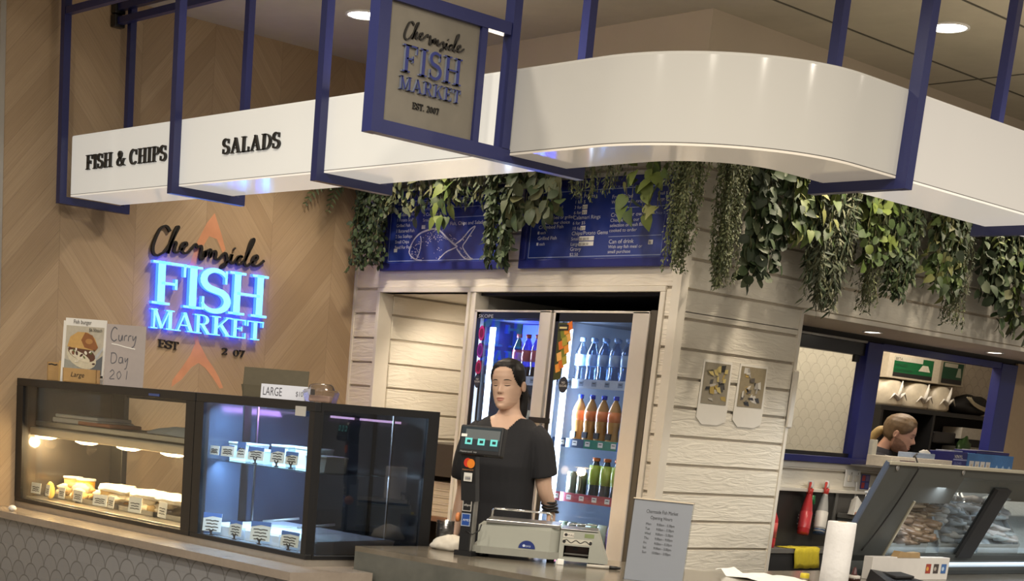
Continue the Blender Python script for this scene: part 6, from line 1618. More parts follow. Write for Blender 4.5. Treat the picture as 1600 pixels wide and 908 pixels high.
for i, (y, w, lab) in enumerate(((4.56, .34, 'clear bag of cream cups tied with a knot, leftmost on the kitchen shelf'), (4.94, .36, 'clear bag of cream cups tied with a knot, right below the white carton'), (5.28, .26, 'greyish clear bag slumped right of the cream cup bags on the kitchen shelf'))):
    t = thing('cup_bag', lab, 'bag', (.965, y, 1.726), 0, 'clear bags on the kitchen shelf')
    mb = MB(); nseg = 24
    rr = [[Vector((.10 * cos(q) * kx, w / 2 * (abs(sin(q)) ** .6) * (1 if sin(q) > 0 else -1) * kx * (1 + .06 * noise.noise(Vector((q, z * 9, y)))), z)) for q in [2 * pi * j / nseg for j in range(nseg)]] for z, kx in ((0, .9), (.02, 1.0), (.10, 1.0), (.16, .95), (.19, .7), (.20, .3))]
    mb.loft(rr, mat('cream_cups', (.62, .56, .44) if i < 2 else (.42, .39, .34), .35, nz=.25, nscale=18, bump=.6)); mb.build('cups', t)
    mb = MB(); mb.tube([(.10, .02, .06), (.112, -.05, .09), (.110, -.10, .05)], [.02, .008, .002], M_PAPER); mb.tube([(.10, .02, .06), (.112, .09, .10), (.108, .14, .05)], [.02, .008, .002], M_PAPER); mb.tube([(.10, .02, .06), (.112, .03, .14), (.100, .06, .19)], [.02, .012, .004], M_PAPER); mb.build('knot', t)
mb = MB(); blob(mb, (.96, 5.83, 1.80), .16, M_BLACKM, (.6, 1.75, .55), 12, .25, 2)
for i in range(3): mb.tube(smooth_path([(1.06, 5.60 + .03 * i, 1.86), (1.07, 5.72, 1.80 + .01 * i), (1.07, 5.90, 1.765 + .012 * i), (1.05, 6.10, 1.75 + .02 * i)], 3), .006, c(186, 176, 150))
tag(mb.build('black_bag'), 'shiny black bag with pale creases at the right of the kitchen shelf', 'bag')
t = thing('paper_pile', 'white papers lying inside the black kitchen shelf at the right', 'papers', (.96, 5.95, 1.331))
mb = MB(); mb.box(-.09, .09, -.28, .25, .0, .14, c(150, 148, 140), .003); mb.box(-.08, .095, -.33, .26, .20, .29, c(190, 186, 176), .003); mb.box(-.085, .09, -.27, .24, .14, .20, M_BLACKM); mb.build('sheets', t)
mb = MB(); blob(mb, (1.09, 5.62, 1.42), .11, pm('dark_green_bag', (.03, .07, .02), .4), (.4, .9, 1.0), 10, .5, 6); tag(mb.build('green_bag'), 'dark green bag hanging in front of the papers in the kitchen shelf', 'bag')
mb = MB(); mb.box(.90, 1.05, 5.22, 5.55, 1.48, 1.57, c(46, 44, 46), .01); tag(mb.build('dark_crate'), 'dark grey crate inside the black kitchen shelf behind the man', 'crate')
# ================================================================== HANGING GREENERY
def leafmat(name, col, rough=.6, nz=.3):
    m = mat(name, col, rough, nz=nz, nscale=14)
    b = m.node_tree.nodes['Principled BSDF']
    b.inputs['Subsurface Weight'].default_value = 0.0
    return m
L_DARK = [leafmat('dark_leaf', (.030, .052, .020)), leafmat('mid_dark_leaf', (.050, .080, .030)), leafmat('deep_dark_leaf', (.022, .036, .016))]  # dark leaf greens, picked at random leaf by leaf
L_GREY = [leafmat('grey_green_leaf', (.085, .105, .055)), leafmat('olive_leaf', (.110, .115, .050)), leafmat('dull_leaf', (.055, .070, .036))]
L_POTH = [leafmat('bright_pothos_leaf', (.125, .165, .034)), leafmat('pothos_leaf', (.075, .118, .022)), leafmat('yellow_leaf', (.19, .20, .065)), leafmat('deep_pothos_leaf', (.042, .072, .018))]
L_MOSS = [leafmat('moss_leaf', (.095, .120, .048)), leafmat('moss_pale_leaf', (.165, .185, .085)), leafmat('moss_dark_leaf', (.050, .068, .028))]
L_OLIV = [leafmat('willow_leaf', (.070, .085, .045)), leafmat('willow_dark_leaf', (.035, .045, .025)), leafmat('willow_pale_leaf', (.13, .14, .075))]
L_FERN = [leafmat('fern_leaf', (.050, .085, .030)), leafmat('fern_pale_leaf', (.10, .13, .05))]
M_STEM = leafmat('green_stem', (.10, .10, .04))
def leaf(mb, p, d, n, L, W, m, shape='oval', curl=.25):
    d = d.normalized(); s = d.cross(n)
    if s.length < 1e-4: s = d.cross(Vector((1, 0, 0)))
    s.normalize(); n = s.cross(d).normalized()
    prof = {'oval': ((0, .12), (.25, .85), (.55, 1), (.8, .65), (1, .02)), 'heart': ((0, .5), (.15, 1), (.45, .95), (.75, .5), (1, .02)), 'round': ((0, .3), (.2, .9), (.5, 1), (.8, .85), (1, .2)), 'slim': ((0, .3), (.3, 1), (.7, .8), (1, .02))}[shape]
    if L < .028: prof = (prof[0], prof[2], prof[-1])
    vs = []
    for t, w in prof:
        c_ = p + d * (L * t) - n * (curl * L * t * t)
        vs += [c_ + s * (W * w / 2) + n * (.12 * W * w), c_, c_ - s * (W * w / 2) + n * (.12 * W * w)]
    fs = []
    for i in range(len(prof) - 1):
        a = i * 3; fs += [(a, a + 1, a + 4, a + 3), (a + 1, a + 2, a + 5, a + 4)]
    mb.add(vs, fs, m, True)
def rv(s=1.0): return Vector((random.uniform(-s, s), random.uniform(-s, s), random.uniform(-s, s)))
def plant(name, lab, cat, ax, lo, hi, zt, zb, off, mats, strands, step, L, W, shape, spread=.035, outw=.5, vary=.45, seed=1, taper=.8, density=1, wob=.02, grp='hanging plants over the counter', droop=.6):
    """strands hang from a trough high on a wall; ax 'x' = along the back wall, 'y' = along the right wall"""
    random.seed(seed)
    mb = MB(); st = MB()
    if ax == 'x': P = lambda a, o, z: Vector((a, -off - o, z)); out = Vector((0, -1, 0))
    else: P = lambda a, o, z: Vector((2.585 + off + o, a, z)); out = Vector((1, 0, 0))
    mid = (lo + hi) / 2
    strands = int(strands * 1.45)
    for i in range(strands):
        u = (i + random.random()) / strands
        a = lo + (hi - lo) * u
        e = 1 - abs(u - .5) * 2
        zend = zb + (1 - e ** .6) * (zt - zb) * vary * random.uniform(.3, 1.2) + random.uniform(0, .12) * (zt - zb)
        if i % 4 == 0: zend = zb + random.uniform(0, .05)
        o0 = random.uniform(-.03, .06)
        pts = []
        n = max(3, int((zt - zend) / step))
        aa = a; oo = o0
        for k in range(n + 1):
            z = zt + (zend - zt) * k / n
            aa += random.uniform(-wob, wob) + (mid - aa) * .02 * taper; oo += random.uniform(-wob, wob) * .7
            oo = max(-.06, min(.10, oo))
            pts.append(P(aa, oo, z))
        st.tube(pts, .0022, M_STEM, 4)
        for k, p in enumerate(pts):
            for q in range(density):
                d = Vector((random.uniform(-1, 1), random.uniform(-1, 1), random.uniform(-1.2, .5) - droop)) + out * outw * random.random()
                nn = out + rv(.7) + Vector((0, 0, .6))
                s = random.uniform(.65, 1.15)
                leaf(mb, p + rv(spread * .35), d, nn, L * s, W * s, random.choice(mats), shape, random.uniform(.05, .4))
    o = mb.build(name); tag(o, lab, cat, grp)
    st.build('stem', o)
    return o
ZT_ = 2.73
B, Y_ = 'x', 'y'
PL = [
 ('small_leaf_plant', 'dark small-leaved hanging plant in the corner left of the fish menu board', B, .10, .42, 2.72, 2.20, .14, L_DARK + L_DARK[:1], 13, .020, .040, .026, 'oval', 2),
 ('trailing_plant', 'grey green trailing plant over the top left corner of the fish menu board', B, .42, .80, 2.72, 2.50, .17, L_GREY + L_DARK[:1], 10, .024, .055, .030, 'slim', 1),
 ('pothos_plant', 'bright yellow green pothos sprig hanging over the middle of the fish menu board', B, .80, 1.10, 2.72, 2.43, .17, L_POTH, 3, .050, .085, .062, 'heart', 1),
 ('grassy_plant', 'brownish grassy tuft above the right part of the fish menu board', B, .72, 1.30, 2.70, 2.55, .12, L_GREY + L_FERN, 16, .020, .055, .014, 'slim', 2),
 ('small_leaf_plant', 'dark small-leaved hanging plant between the two menu boards', B, 1.24, 1.54, 2.72, 2.19, .15, L_DARK + L_GREY[:1] + L_DARK[:2], 13, .019, .042, .026, 'oval', 2),
 ('broad_leaf_plant', 'grey green broad-leaved plant over the left corner of the text menu board', B, 1.48, 1.92, 2.72, 2.43, .20, L_GREY + L_DARK[:2], 10, .036, .085, .060, 'oval', 1),
 ('airy_fern', 'fine airy fern over the top edge of the text menu board', B, 1.88, 2.28, 2.72, 2.52, .17, L_MOSS + L_DARK[:1], 17, .016, .022, .010, 'slim', 2),
 ('pothos_plant', 'bright yellow green pothos hanging over the right part of the text menu board', B, 2.26, 2.60, 2.74, 2.42, .21, L_POTH, 4, .046, .085, .060, 'heart', 1),
 ('string_moss_plant', 'long olive moss strand plant at the right edge of the text menu board', B, 2.57, 2.80, 2.74, 2.16, .17, L_MOSS, 17, .0095, .020, .010, 'oval', 3),
 ('string_moss_plant', 'long olive moss strand plant hanging at the corner of the white pillar', Y_, -.03, .18, 2.74, 2.10, .17, L_MOSS, 17, .0095, .020, .010, 'oval', 3),
 ('eucalyptus_plant', 'dark broad-leaved plant with a long trailing tip on the white pillar', Y_, .22, .52, 2.76, 2.17, .16, L_DARK + L_GREY[:1], 11, .027, .070, .052, 'round', 1),
 ('pothos_plant', 'yellow green pothos on the pillar under the right navy frame', Y_, .44, .82, 2.78, 2.40, .20, L_POTH + L_DARK[:1], 12, .030, .072, .046, 'heart', 1),
 ('willow_plant', 'large dark olive plant with slim branching leaves above the left end of the pass window', Y_, .70, 1.17, 2.80, 2.10, .17, L_OLIV + L_DARK[:1], 26, .016, .060, .012, 'slim', 2),
 ('round_leaf_plant', 'plant with round yellow green leaves above the left pass window pane', Y_, 1.12, 1.44, 2.80, 2.36, .22, L_POTH[:2] + L_POTH[3:] + L_GREY[:1], 11, .033, .066, .056, 'round', 1),
 ('airy_fern', 'fine olive hanging fern in the middle above the pass window', Y_, 1.26, 1.54, 2.80, 2.12, .15, L_MOSS + L_OLIV[:1], 18, .013, .026, .010, 'slim', 2),
 ('small_leaf_plant', 'dense dark small-leaved plant above the left blue post of the pass window', Y_, 1.50, 1.80, 2.82, 2.21, .17, L_DARK + L_FERN, 15, .018, .048, .020, 'oval', 2),
 ('ivy_plant', 'yellow green ivy above the middle of the pass window', Y_, 1.84, 2.30, 2.84, 2.29, .19, L_POTH[1:] + L_DARK[:2], 15, .028, .068, .046, 'heart', 1),
 ('airy_fern', 'fine hanging fern with a long thin tip right of the ivy', Y_, 2.18, 2.42, 2.84, 2.11, .15, L_MOSS + L_DARK[:1], 14, .012, .024, .011, 'slim', 2),
 ('broad_leaf_plant', 'dark broad-leaved plant at the right edge of the greenery', Y_, 2.42, 2.98, 2.86, 2.32, .18, L_DARK + L_GREY[:1], 17, .027, .075, .055, 'oval', 1),
 ('round_leaf_plant', 'plant with round leaves trailing lowest at the right edge of the picture', Y_, 2.70, 3.06, 2.86, 2.13, .21, L_GREY + L_POTH[1:2] + L_DARK[:1], 8, .036, .070, .052, 'round', 1),
 ('dark_leaf_plant', 'dark leafy plant beyond the right edge of the lightbox frame', Y_, 3.0, 3.6, 2.86, 2.2, .18, L_DARK, 12, .03, .07, .05, 'oval', 1),
]
for i, (nm, lab, ax, lo, hi, zt, zb, off, mats, ns, step, L, W, shp, dens) in enumerate(PL):
    plant(nm, lab, 'hanging plant', ax, lo, hi, zt, zb, off, mats, ns, step, L, W, shp, seed=20 + i, density=dens, wob=.006 if step < .02 else .012)
def fern(name, lab, base, tips, seed, mats):
    random.seed(seed); mb = MB(); st = MB()
    for tip in tips:
        b = Vector(base); t = Vector(tip); pts = []
        for k in range(15):
            s = k / 14; p = b.lerp(t, s) + Vector((0, 0, .10 * sin(pi * s * .9))); pts.append(p)
        st.tube(pts, .0025, M_STEM, 4)
        for k in range(1, 15):
            d = (pts[k] - pts[k - 1]).normalized(); sd = d.cross(Vector((.5, -.6, .4))).normalized(); L = .075 * (1 - (k / 15) ** 2) + .012
            for sg in (-1, 1):
                leaf(mb, pts[k], sd * sg + d * .55, Vector((.6, -.6, .5)), L, .014, random.choice(mats), 'slim', .2)
    o = mb.build(name); tag(o, lab, 'hanging plant', 'hanging plants over the counter'); st.build('stem', o)
fern('fern_plant', 'green fern frond sticking out over the timber wall left of the menu boards', (.12, -.20, 2.72), [(-.0 + .03, -.46, 2.52), (.05, -.30, 2.50), (.22, -.44, 2.60), (.03, -.40, 2.62)], 5, L_FERN)
fern('fern_plant', 'long fern frond drooping in front of the ivy at the right', (2.80, 2.30, 2.82), [(2.92, 2.46, 2.46), (2.86, 2.58, 2.62)], 6, L_FERN + L_POTH[:1])
# troughs the plants grow from (behind the lightbox)
mb = MB(); mb.box(.04, 2.62, -.26, -.02, 2.73, 2.84, M_BLACKM, .004); tag(mb.build('plant_trough'), 'black planting trough along the white wall above the menu boards', 'trough', 'plant troughs')
mb = MB(); mb.box(2.60, 2.84, -.02, 3.7, 2.80, 2.90, M_BLACKM, .004); tag(mb.build('plant_trough'), 'black planting trough along the white wall above the pass window', 'trough', 'plant troughs')
# ================================================================== PEOPLE
def interp(tab, t):
    for (a, va), (b, vb) in zip(tab, tab[1:]):
        if t <= b:
            k = (t - a) / (b - a) if b > a else 0
            k = k * k * (3 - 2 * k) * .5 + k * .5
            return va + (vb - va) * k
    return tab[-1][1]
G = lambda x, s: math.exp(-(x / s) ** 2)
class Head:
    """head of height H, centre of the skull axis at the origin, chin at z=0, face towards -Y"""
    def __init__(s, H, fem=True):
        s.H = H; s.fem = fem
        j = 0.0 if fem else .02
        s.W = [(0, .09), (.03, .155 + j), (.08, .205 + j), (.15, .245 + j), (.24, .278 + j * .7), (.34, .302), (.45, .318), (.55, .326), (.66, .332), (.76, .325), (.86, .285), (.93, .220), (.975, .130), (1, .0)]
        s.F = [(0, .300), (.03, .345), (.08, .372), (.15, .378), (.24, .372), (.34, .372), (.45, .368), (.55, .380), (.66, .380), (.76, .352), (.86, .290), (.93, .215), (.975, .125), (1, .0)]
        s.Bk = [(0, .02), (.05, .06), (.12, .12), (.20, .22), (.30, .33), (.40, .405), (.50, .445), (.62, .465), (.74, .455), (.84, .400), (.92, .300), (.97, .180), (1, .0)]
    def w(s, t): return interp(s.W, t)
    def front(s, x, t):
        """y of the face surface at lateral x (units of H) and height t"""
        w = max(s.w(t), 1e-4); f = interp(s.F, t)
        u = min(1, abs(x) / w)
        y = -f * (1 - u ** 2.35) ** (1 / 2.0)
        a = abs(x)
        k = 1.0 if s.fem else 1.15
        d = 0
        d += .088 * k * G(x, .040) * (G(t - .375, .050) if t < .375 else G(t - .375, .105))       # nose
        d += .030 * (G(a - .045, .028) * G(t - .355, .028))                                        # nostril wings
        d -= .030 * G(a - .140, .085) * G(t - .495, .045)                                          # eye sockets
        d += .016 * G(a - .140, .060) * G(t - .490, .026)                                          # lids
        d += (.006 if s.fem else .018) * G(a - .13, .10) * G(t - .585, .03)                        # brow
        d += .026 * G(x, .075) * G(t - .235, .022) + .028 * G(x, .065) * G(t - .185, .022)         # lips
        d -= .016 * G(x, .10) * G(t - .210, .010)                                                  # mouth line
        d -= .010 * G(x, .06) * G(t - .125, .02)
        d += .022 * G(x, .075) * G(t - .06, .05)                                                   # chin
        d += .010 * G(a - .20, .07) * G(t - .40, .06)                                              # cheek bones
        return y - d * (1 - u ** 4)
    def back(s, x, t):
        w = max(s.w(t), 1e-4); u = min(1, abs(x) / w)
        return interp(s.Bk, t) * (1 - u ** 2.2) ** (1 / 2.0)
    def ring(s, t, grow=0.0, n=40):
        w = s.w(t); out = []
        for i in range(n):
            x = -w * cos(pi * i / n); y = s.front(x, t); l = 1 + grow
            out.append(Vector((x * l, y * l, t)))
        for i in range(n):
            x = w * cos(pi * i / n); y = s.back(x, t); l = 1 + grow
            out.append(Vector((x * l, y * l, t)))
        return out
    def mesh(s, mb, T, m, rows=64):
        ts = [0.004] + [i / rows for i in range(1, rows)] + [.997]
        rings = [[T @ (p * s.H) for p in s.ring(t)] for t in ts]
        mb.loft(rings, m, True)
        for sg in (-1, 1):       # ears
            rs = []
            for k, (sc, ox) in enumerate(((.55, 0), (1, .02), (1.06, .045), (.92, .060), (.6, .052), (.3, .040))):
                rs.append([T @ (Vector((sg * (.318 + ox), .045 + ox * .9 + .052 * sc * cos(q) * (1 + .15 * sin(q)), .455 + .098 * sc * sin(q) - .012 * cos(q))) * s.H) for q in [2 * pi * i / 18 for i in range(18)]])
            mb.loft(rs, m, True)
    def strip(s, mb, T, pts, wid, m, off=.006):
        """thin raised strip following the face: pts (x,t), wid list of heights"""
        vs = []; n = len(pts); q = 6
        for k, (x, t) in enumerate(pts):
            hh = wid[k] / 2
            for j in range(q):
                d = -hh + 2 * hh * j / (q - 1)
                vs.append(T @ (Vector((x, s.front(x, t + d) - off * (1 if 0 < j < q - 1 else .3), t + d)) * s.H))
        mb.add(vs, [(q * i + j, q * i + q + j, q * i + q + j + 1, q * i + j + 1) for i in range(n - 1) for j in range(q - 1)], m, True)
    def hair(s, mb, T, m, cover, grow=.07, rows=60, seed=0, rough=.012, t0=.06):
        """shell over the skull where cover(x, y, t) > 0; thickness eases in at the hairline"""
        n = 40; ts = [t0 + (.997 - t0) * i / rows for i in range(rows + 1)]
        grid = [s.ring(t, 0, n) for t in ts]
        N = 2 * n; idx = {}; vs = []; fs = []
        def vid(i, j):
            j %= N
            if (i, j) in idx: return idx[(i, j)]
            p = grid[i][j]; c_ = cover(p.x, p.y, p.z)
            g = grow * min(1, max(0, c_) / .10)
            r_ = rough * noise.noise(Vector((p.x * 26 + seed, p.y * 8, p.z * 5)))
            ctr = Vector((0, .04, .55)); d = (p - ctr).normalized()
            q = p + d * (.004 + g * .55 + (r_ if g > 0 else 0))
            idx[(i, j)] = len(vs); vs.append(T @ (q * s.H)); return idx[(i, j)]
        for i in range(rows):
            for j in range(N):
                p = (grid[i][j] + grid[i + 1][(j + 1) % N]) / 2
                if cover(p.x, p.y, p.z) > -.004:
                    fs.append((vid(i, j), vid(i, j + 1), vid(i + 1, j + 1), vid(i + 1, j)))
        top = [vid(rows, j) for j in range(N)]; fs.append(tuple(top))
        mb.add(vs, fs, m, True)

def ell_ring(c, rx, ry, n=28, e=2.4, rz=0.0):
    out = []
    for q in [2 * pi * i / n for i in range(n)]:
        cx, cy = cos(q), sin(q)
        x = rx * abs(cx) ** (2 / e) * (1 if cx > 0 else -1); y = ry * abs(cy) ** (2 / e) * (1 if cy > 0 else -1)
        out.append(Vector((c[0] + x, c[1] + y, c[2])))
    return out
def hand(mb, wrist, d, palm_n, m, sg=1, L=.175, curl=.5):
    """a hand from wrist along d, palm facing palm_n, five separate bent fingers"""
    d = Vector(d).normalized(); nn = Vector(palm_n); nn = (nn - d * nn.dot(d)).normalized(); s = d.cross(nn) * sg
    w = Vector(wrist)
    rings = []
    for k, (t, a, b) in enumerate(((-.10, .024, .019), (0, .026, .018), (.15, .034, .016), (.32, .041, .015), (.46, .041, .013), (.50, .036, .010))):
        rings.append([w + d * (L * t) + s * a * cos(q) + nn * b * sin(q) for q in [2 * pi * i / 16 for i in range(16)]])
    mb.loft(rings, m)
    for i, (o, l, r) in enumerate(((.029, .40, .0082), (.010, .46, .0086), (-.010, .43, .0083), (-.028, .34, .0072))):
        p = w + d * (L * .44) + s * o; q = [p]; ang = curl * .25
        for k, f in enumerate((.46, .30, .24)):
            ang += curl * (.55 if k else .3)
            q.append(q[-1] + (d * cos(ang) + nn * sin(ang) + s * o * 1.2) * (l * L * f))
        mb.tube(q, [r, r * 1.02, r * .92, r * .70], m, 10)
    p = w + d * (L * .10) + s * .022
    q = [p, p + (d * .75 + s * .55 + nn * .3) * (L * .20), p + (d * 1.35 + s * .75 + nn * .6) * (L * .22), p + (d * 2.05 + s * .75 + nn * 1.0) * (L * .22)]
    mb.tube(q, [.013, .012, .010, .0075], m, 10)
def fuse(mb, name, parent, voxel=.006, m=None, smooth=4, cut=None):
    """weld overlapping volumes into one continuous skin"""
    tmp = bpy.data.objects.new('tmp', mb.mesh('tmp')); COL.objects.link(tmp)
    r_ = tmp.modifiers.new('r', 'REMESH'); r_.mode = 'VOXEL'; r_.voxel_size = voxel; r_.use_smooth_shade = True
    if smooth:
        sm = tmp.modifiers.new('s', 'SMOOTH'); sm.factor = .5; sm.iterations = smooth
    dg = bpy.context.evaluated_depsgraph_get()
    me = bpy.data.meshes.new_from_object(tmp.evaluated_get(dg))
    bpy.data.objects.remove(tmp)
    me.name = name
    bm = bmesh.new(); bm.from_mesh(me)
    if cut:
        bmesh.ops.delete(bm, geom=[f for f in bm.faces if cut(f.calc_center_median())], context='FACES')
    for f in bm.faces: f.smooth = True; f.material_index = 0
    bm.to_mesh(me); bm.free()
    me.materials.clear()
    if m: me.materials.append(m)
    o = bpy.data.objects.new(name, me); COL.objects.link(o)
    if parent: o.parent = parent
    return o
def join_into(o, mb):
    """append a mesh-builder's surface to an existing mesh object"""
    me2 = mb.mesh('t2'); bm = bmesh.new(); bm.from_mesh(o.data)
    for m in me2.materials:
        if m.name not in [x.name for x in o.data.materials]: o.data.materials.append(m)
    names = [x.name for x in o.data.materials]
    mp = {i: names.index(m.name) for i, m in enumerate(me2.materials)}
    k = len(bm.faces); bm.from_mesh(me2); bm.faces.ensure_lookup_table()
    for f in bm.faces[k:]: f.material_index = mp.get(f.material_index, 0)
    bm.to_mesh(o.data); bm.free(); bpy.data.meshes.remove(me2)

def skinmat(name, col, ss=.08):
    m = mat(name, col, .5, nz=.06, nscale=22)
    b = m.node_tree.nodes['Principled BSDF']
    b.inputs['Subsurface Weight'].default_value = ss; b.inputs['Subsurface Radius'].default_value = (.010, .004, .002)
    return m
SK1 = skinmat('fair_skin', (.66, .435, .315))
SK2 = skinmat('ruddy_skin', (.50, .285, .20))
HAIR1 = mat('black_hair', (.008, .0065, .0065), .5, nz=.3, nscale=60, spec=.25)
HAIR2 = mat('light_brown_hair', (.125, .078, .038), .5, nz=.45, nscale=50)
HAIR2B = mat('blond_hair', (.36, .25, .095), .5, nz=.35, nscale=50)
LIP = mat('muted_lip', (.40, .135, .11), .4)
TEE = mat('black_tshirt', (.0095, .0095, .012), .85, nz=.2, nscale=12)

# ------------------------------------------------------------------ woman behind the scale
wm = thing('person', 'woman with black hair tied back and black V-neck T-shirt standing behind the scale', 'person', (2.588, -1.140, FL), R(25)); wm.scale = (.94, .98, 1)
UP_ = .035
HZ = 1.664 - FL            # crown above the floor
HH = .224
mb = MB(); mh = MB()
# torso (skin), neck, arms, legs in the person's own frame: facing -Y
tors = [(.90, .165, .115, 0), (1.0, .155, .108, 0), (1.10, .140, .100, 0), (1.20, .150, .108, -.004), (1.30, .165, .115, -.008), (1.38, .172, .108, -.004), (1.44, .165, .090, .004), (1.475, .125, .072, .012), (1.50, .064, .058, .016), (1.53, .047, .052, .012), (1.60, .043, .050, .002), (1.655, .043, .052, -.006)]
tors = [(z + (UP_ if z > 1.15 else UP_ * max(0, (z - .9) / .25)), a * (.93 if z < 1.5 else 1), b, y) for z, a, b, y in tors]
mb.loft([ell_ring((0, y, z), a, b) for z, a, b, y in tors], SK1)
sh = 1.465
armR = [(.130, .010, sh - .01), (.178, .012, sh - .055), (.200, .020, sh - .15), (.212, .040, sh - .245), (.224, .085, sh - .305), (.232, .125, sh - .362)]
mb.tube(smooth_path(armR, 4), [.055, .056, .054, .052, .052, .051, .049, .047, .045, .044, .043, .041, .039, .038, .037, .036, .034, .032, .030, .027, .025][:21], SK1, 14)
armL = [(-x, y, z) for x, y, z in armR]
armL = [(-.130, .010, sh - .01), (-.178, .010, sh - .06), (-.200, .0, sh - .18), (-.208, .03, sh - .29), (-.215, .0, sh - .40), (-.215, -.04, sh - .51)]
mb.tube(smooth_path(armL, 4), [.055, .056, .054, .052, .052, .051, .049, .047, .045, .044, .043, .041, .039, .038, .037, .036, .034, .032, .030, .027, .025][:21], SK1, 14)
hand(mb, (.232, .127, sh - .364), (-.05, .30, -1), (-1, .2, 0), SK1, 1, .17, .5)
hand(mb, (-.215, -.041, sh - .512), (.05, -.2, -1), (1, .2, 0), SK1, -1, .17, .4)
for sx in (-1, 1):
    mb.tube([(sx * .085, .0, .93), (sx * .088, -.005, .70), (sx * .085, .0, .50), (sx * .08, .01, .28), (sx * .08, .012, .08)], [.085, .078, .056, .050, .036], SK1, 14)
    mb.loft([ell_ring((sx * .085, -.02 + y, z), .04, b) for z, b, y in ((.0, .10, -.03), (.03, .10, -.03), (.07, .06, .01), (.11, .042, .03))], SK1)
body = fuse(mb, 'body', wm, .0048, SK1, 4)
hd = Head(HH, True)
TH = Matrix.Translation((-.006, -.012, HZ - HH)) @ Matrix.Rotation(R(-3), 4, 'Z') @ Matrix.Rotation(R(3), 4, 'X') @ Matrix.Rotation(R(-3), 4, 'Y')
hm = MB(); hd.mesh(hm, TH, SK1)
join_into(body, hm)
fm_ = MB()
for sg in (-1, 1):
    hd.strip(fm_, TH, [(sg * (.070 + .155 * i / 8), .588 + .012 * sin(pi * i / 8) - .010 * (i / 8) ** 2) for i in range(9)], [.010, .016, .019, .019, .018, .016, .013, .010, .005], HAIR1, .010)
fm_.build('eyebrow', wm)
fm_ = MB()
for sg in (-1, 1):
    hd.strip(fm_, TH, [(sg * (.078 + .125 * i / 8), .487 - .010 * sin(pi * i / 8)) for i in range(9)], [.004, .012, .016, .018, .018, .017, .015, .012, .006], HAIR1, .005)
fm_.build('eyelash', wm)
fm_ = MB()
for sg in (-1, 1):
    hd.strip(fm_, TH, [(sg * (.078 + .125 * i / 8), .513 + .010 * sin(pi * i / 8)) for i in range(9)], [.003, .004, .005, .005, .005, .005, .004, .004, .002], mat('lid_crease', (.34, .19, .13), .6), .0025)
fm_.build('eyelid', wm)
fm_ = MB()
hd.strip(fm_, TH, [(-.095 + .19 * i / 10, .232 - .004 * abs(i - 5) / 5) for i in range(11)], [.004, .016, .024, .029, .030, .026, .030, .029, .024, .016, .004], LIP, .003)
hd.strip(fm_, TH, [(-.085 + .17 * i / 10, .190 + .006 * abs(i - 5) / 5) for i in range(11)], [.004, .016, .024, .030, .033, .034, .033, .030, .024, .016, .004], LIP, .003)
hd.strip(fm_, TH, [(-.098 + .196 * i / 10, .211 - .004 * abs(i - 5) / 5) for i in range(11)], [.003, .006, .008, .008, .008, .008, .008, .008, .008, .006, .003], mat('mouth_line', (.12, .045, .04), .6), .005)
fm_.build('lips', wm)
fm_ = MB()
for sg in (-1, 1):
    fm_.loft([[TH @ (Vector((sg * .030 + .013 * cos(q) * k_, hd.front(sg * .030, .335) - .002 - .004 * (1 - k_), .330 + .007 * sin(q) * k_)) * HH) for q in [2 * pi * i / 10 for i in range(10)]] for k_ in (1, .3)], MATS['mouth_line'])
fm_.build('nostril', wm)
def cov_w(x, y, t):
    ax = abs(x)
    if y < 0:
        line = .865 - 1.5 * ax ** 2 if ax < .21 else .80 - (ax - .21) * 3.2
        return min(t - line, .2) if y < -.03 else max(min(t - line, .2), min(t - .50, .2) if ax > .30 else -.1)
    if y < .12 and ax > .22: return min(t - .53, .2)
    return min(t - .20, .2)
hm = MB(); hd.hair(hm, TH, HAIR1, cov_w, .060, seed=2, rough=.006)
hr = hm.build('hair', wm)
pm_ = MB(); pm_.tube(smooth_path([TH @ (Vector(p) * HH) for p in ((.02, .47, .50), (.07, .56, .40), (.13, .52, .20), (.16, .46, -.02), (.17, .42, -.22), (.16, .40, -.36))], 4), [.020, .030, .034, .036, .036, .036, .035, .034, .034, .033, .032, .031, .030, .028, .026, .023, .020, .016, .012, .008, .004], HAIR1, 14)
pm_.build('ponytail', hr)
# T-shirt
ts = MB()
ts.loft([ell_ring((0, y, z + (UP_ if z > 1.15 else UP_ * max(0, (z - .9) / .25))), a * .93 + g, b + g) for z, a, b, y, g in ((.88, .170, .118, 0, .018), (.95, .168, .115, 0, .020), (1.0, .160, .110, 0, .022), (1.10, .150, .104, 0, .022), (1.20, .155, .112, -.006, .020), (1.27, .163, .122, -.014, .016), (1.33, .168, .118, -.010, .013), (1.39, .174, .106, -.002, .011), (1.44, .165, .090, .004, .011), (1.475, .128, .074, .012, .010), (1.497, .085, .063, .016, .008))], TEE)
for arm in (armR, armL):
    p = smooth_path(arm[:4], 5)[:13]
    ts.tube(p, [.060 + .0008 * i for i in range(len(p))], TEE, 16)
def vneck(p):
    # V opening at the front and the round neck hole
    if p.z > 1.522: return True
    if p.y < .02:
        return p.z > 1.408 + abs(p.x + .0) * 1.45 and abs(p.x) < .085
    return False
tee = fuse(ts, 'tshirt', wm, .0055, TEE, 5, vneck)
md = tee.modifiers.new('s', 'SOLIDIFY'); md.thickness = .003; md.offset = 0
pt = MB()
pt.loft([ell_ring((0, 0, z), a, b) for z, a, b in ((.96, .168, .120), (.90, .178, .128), (.84, .180, .125))], mat('black_trousers', (.012, .012, .014), .8))
for sx in (-1, 1): pt.tube([(sx * .085, .0, .90), (sx * .088, -.005, .70), (sx * .085, .0, .50), (sx * .08, .01, .28), (sx * .08, .012, .10)], [.096, .090, .070, .062, .058], MATS['black_trousers'], 16)
pt.build('trousers', wm)
ss = MB()
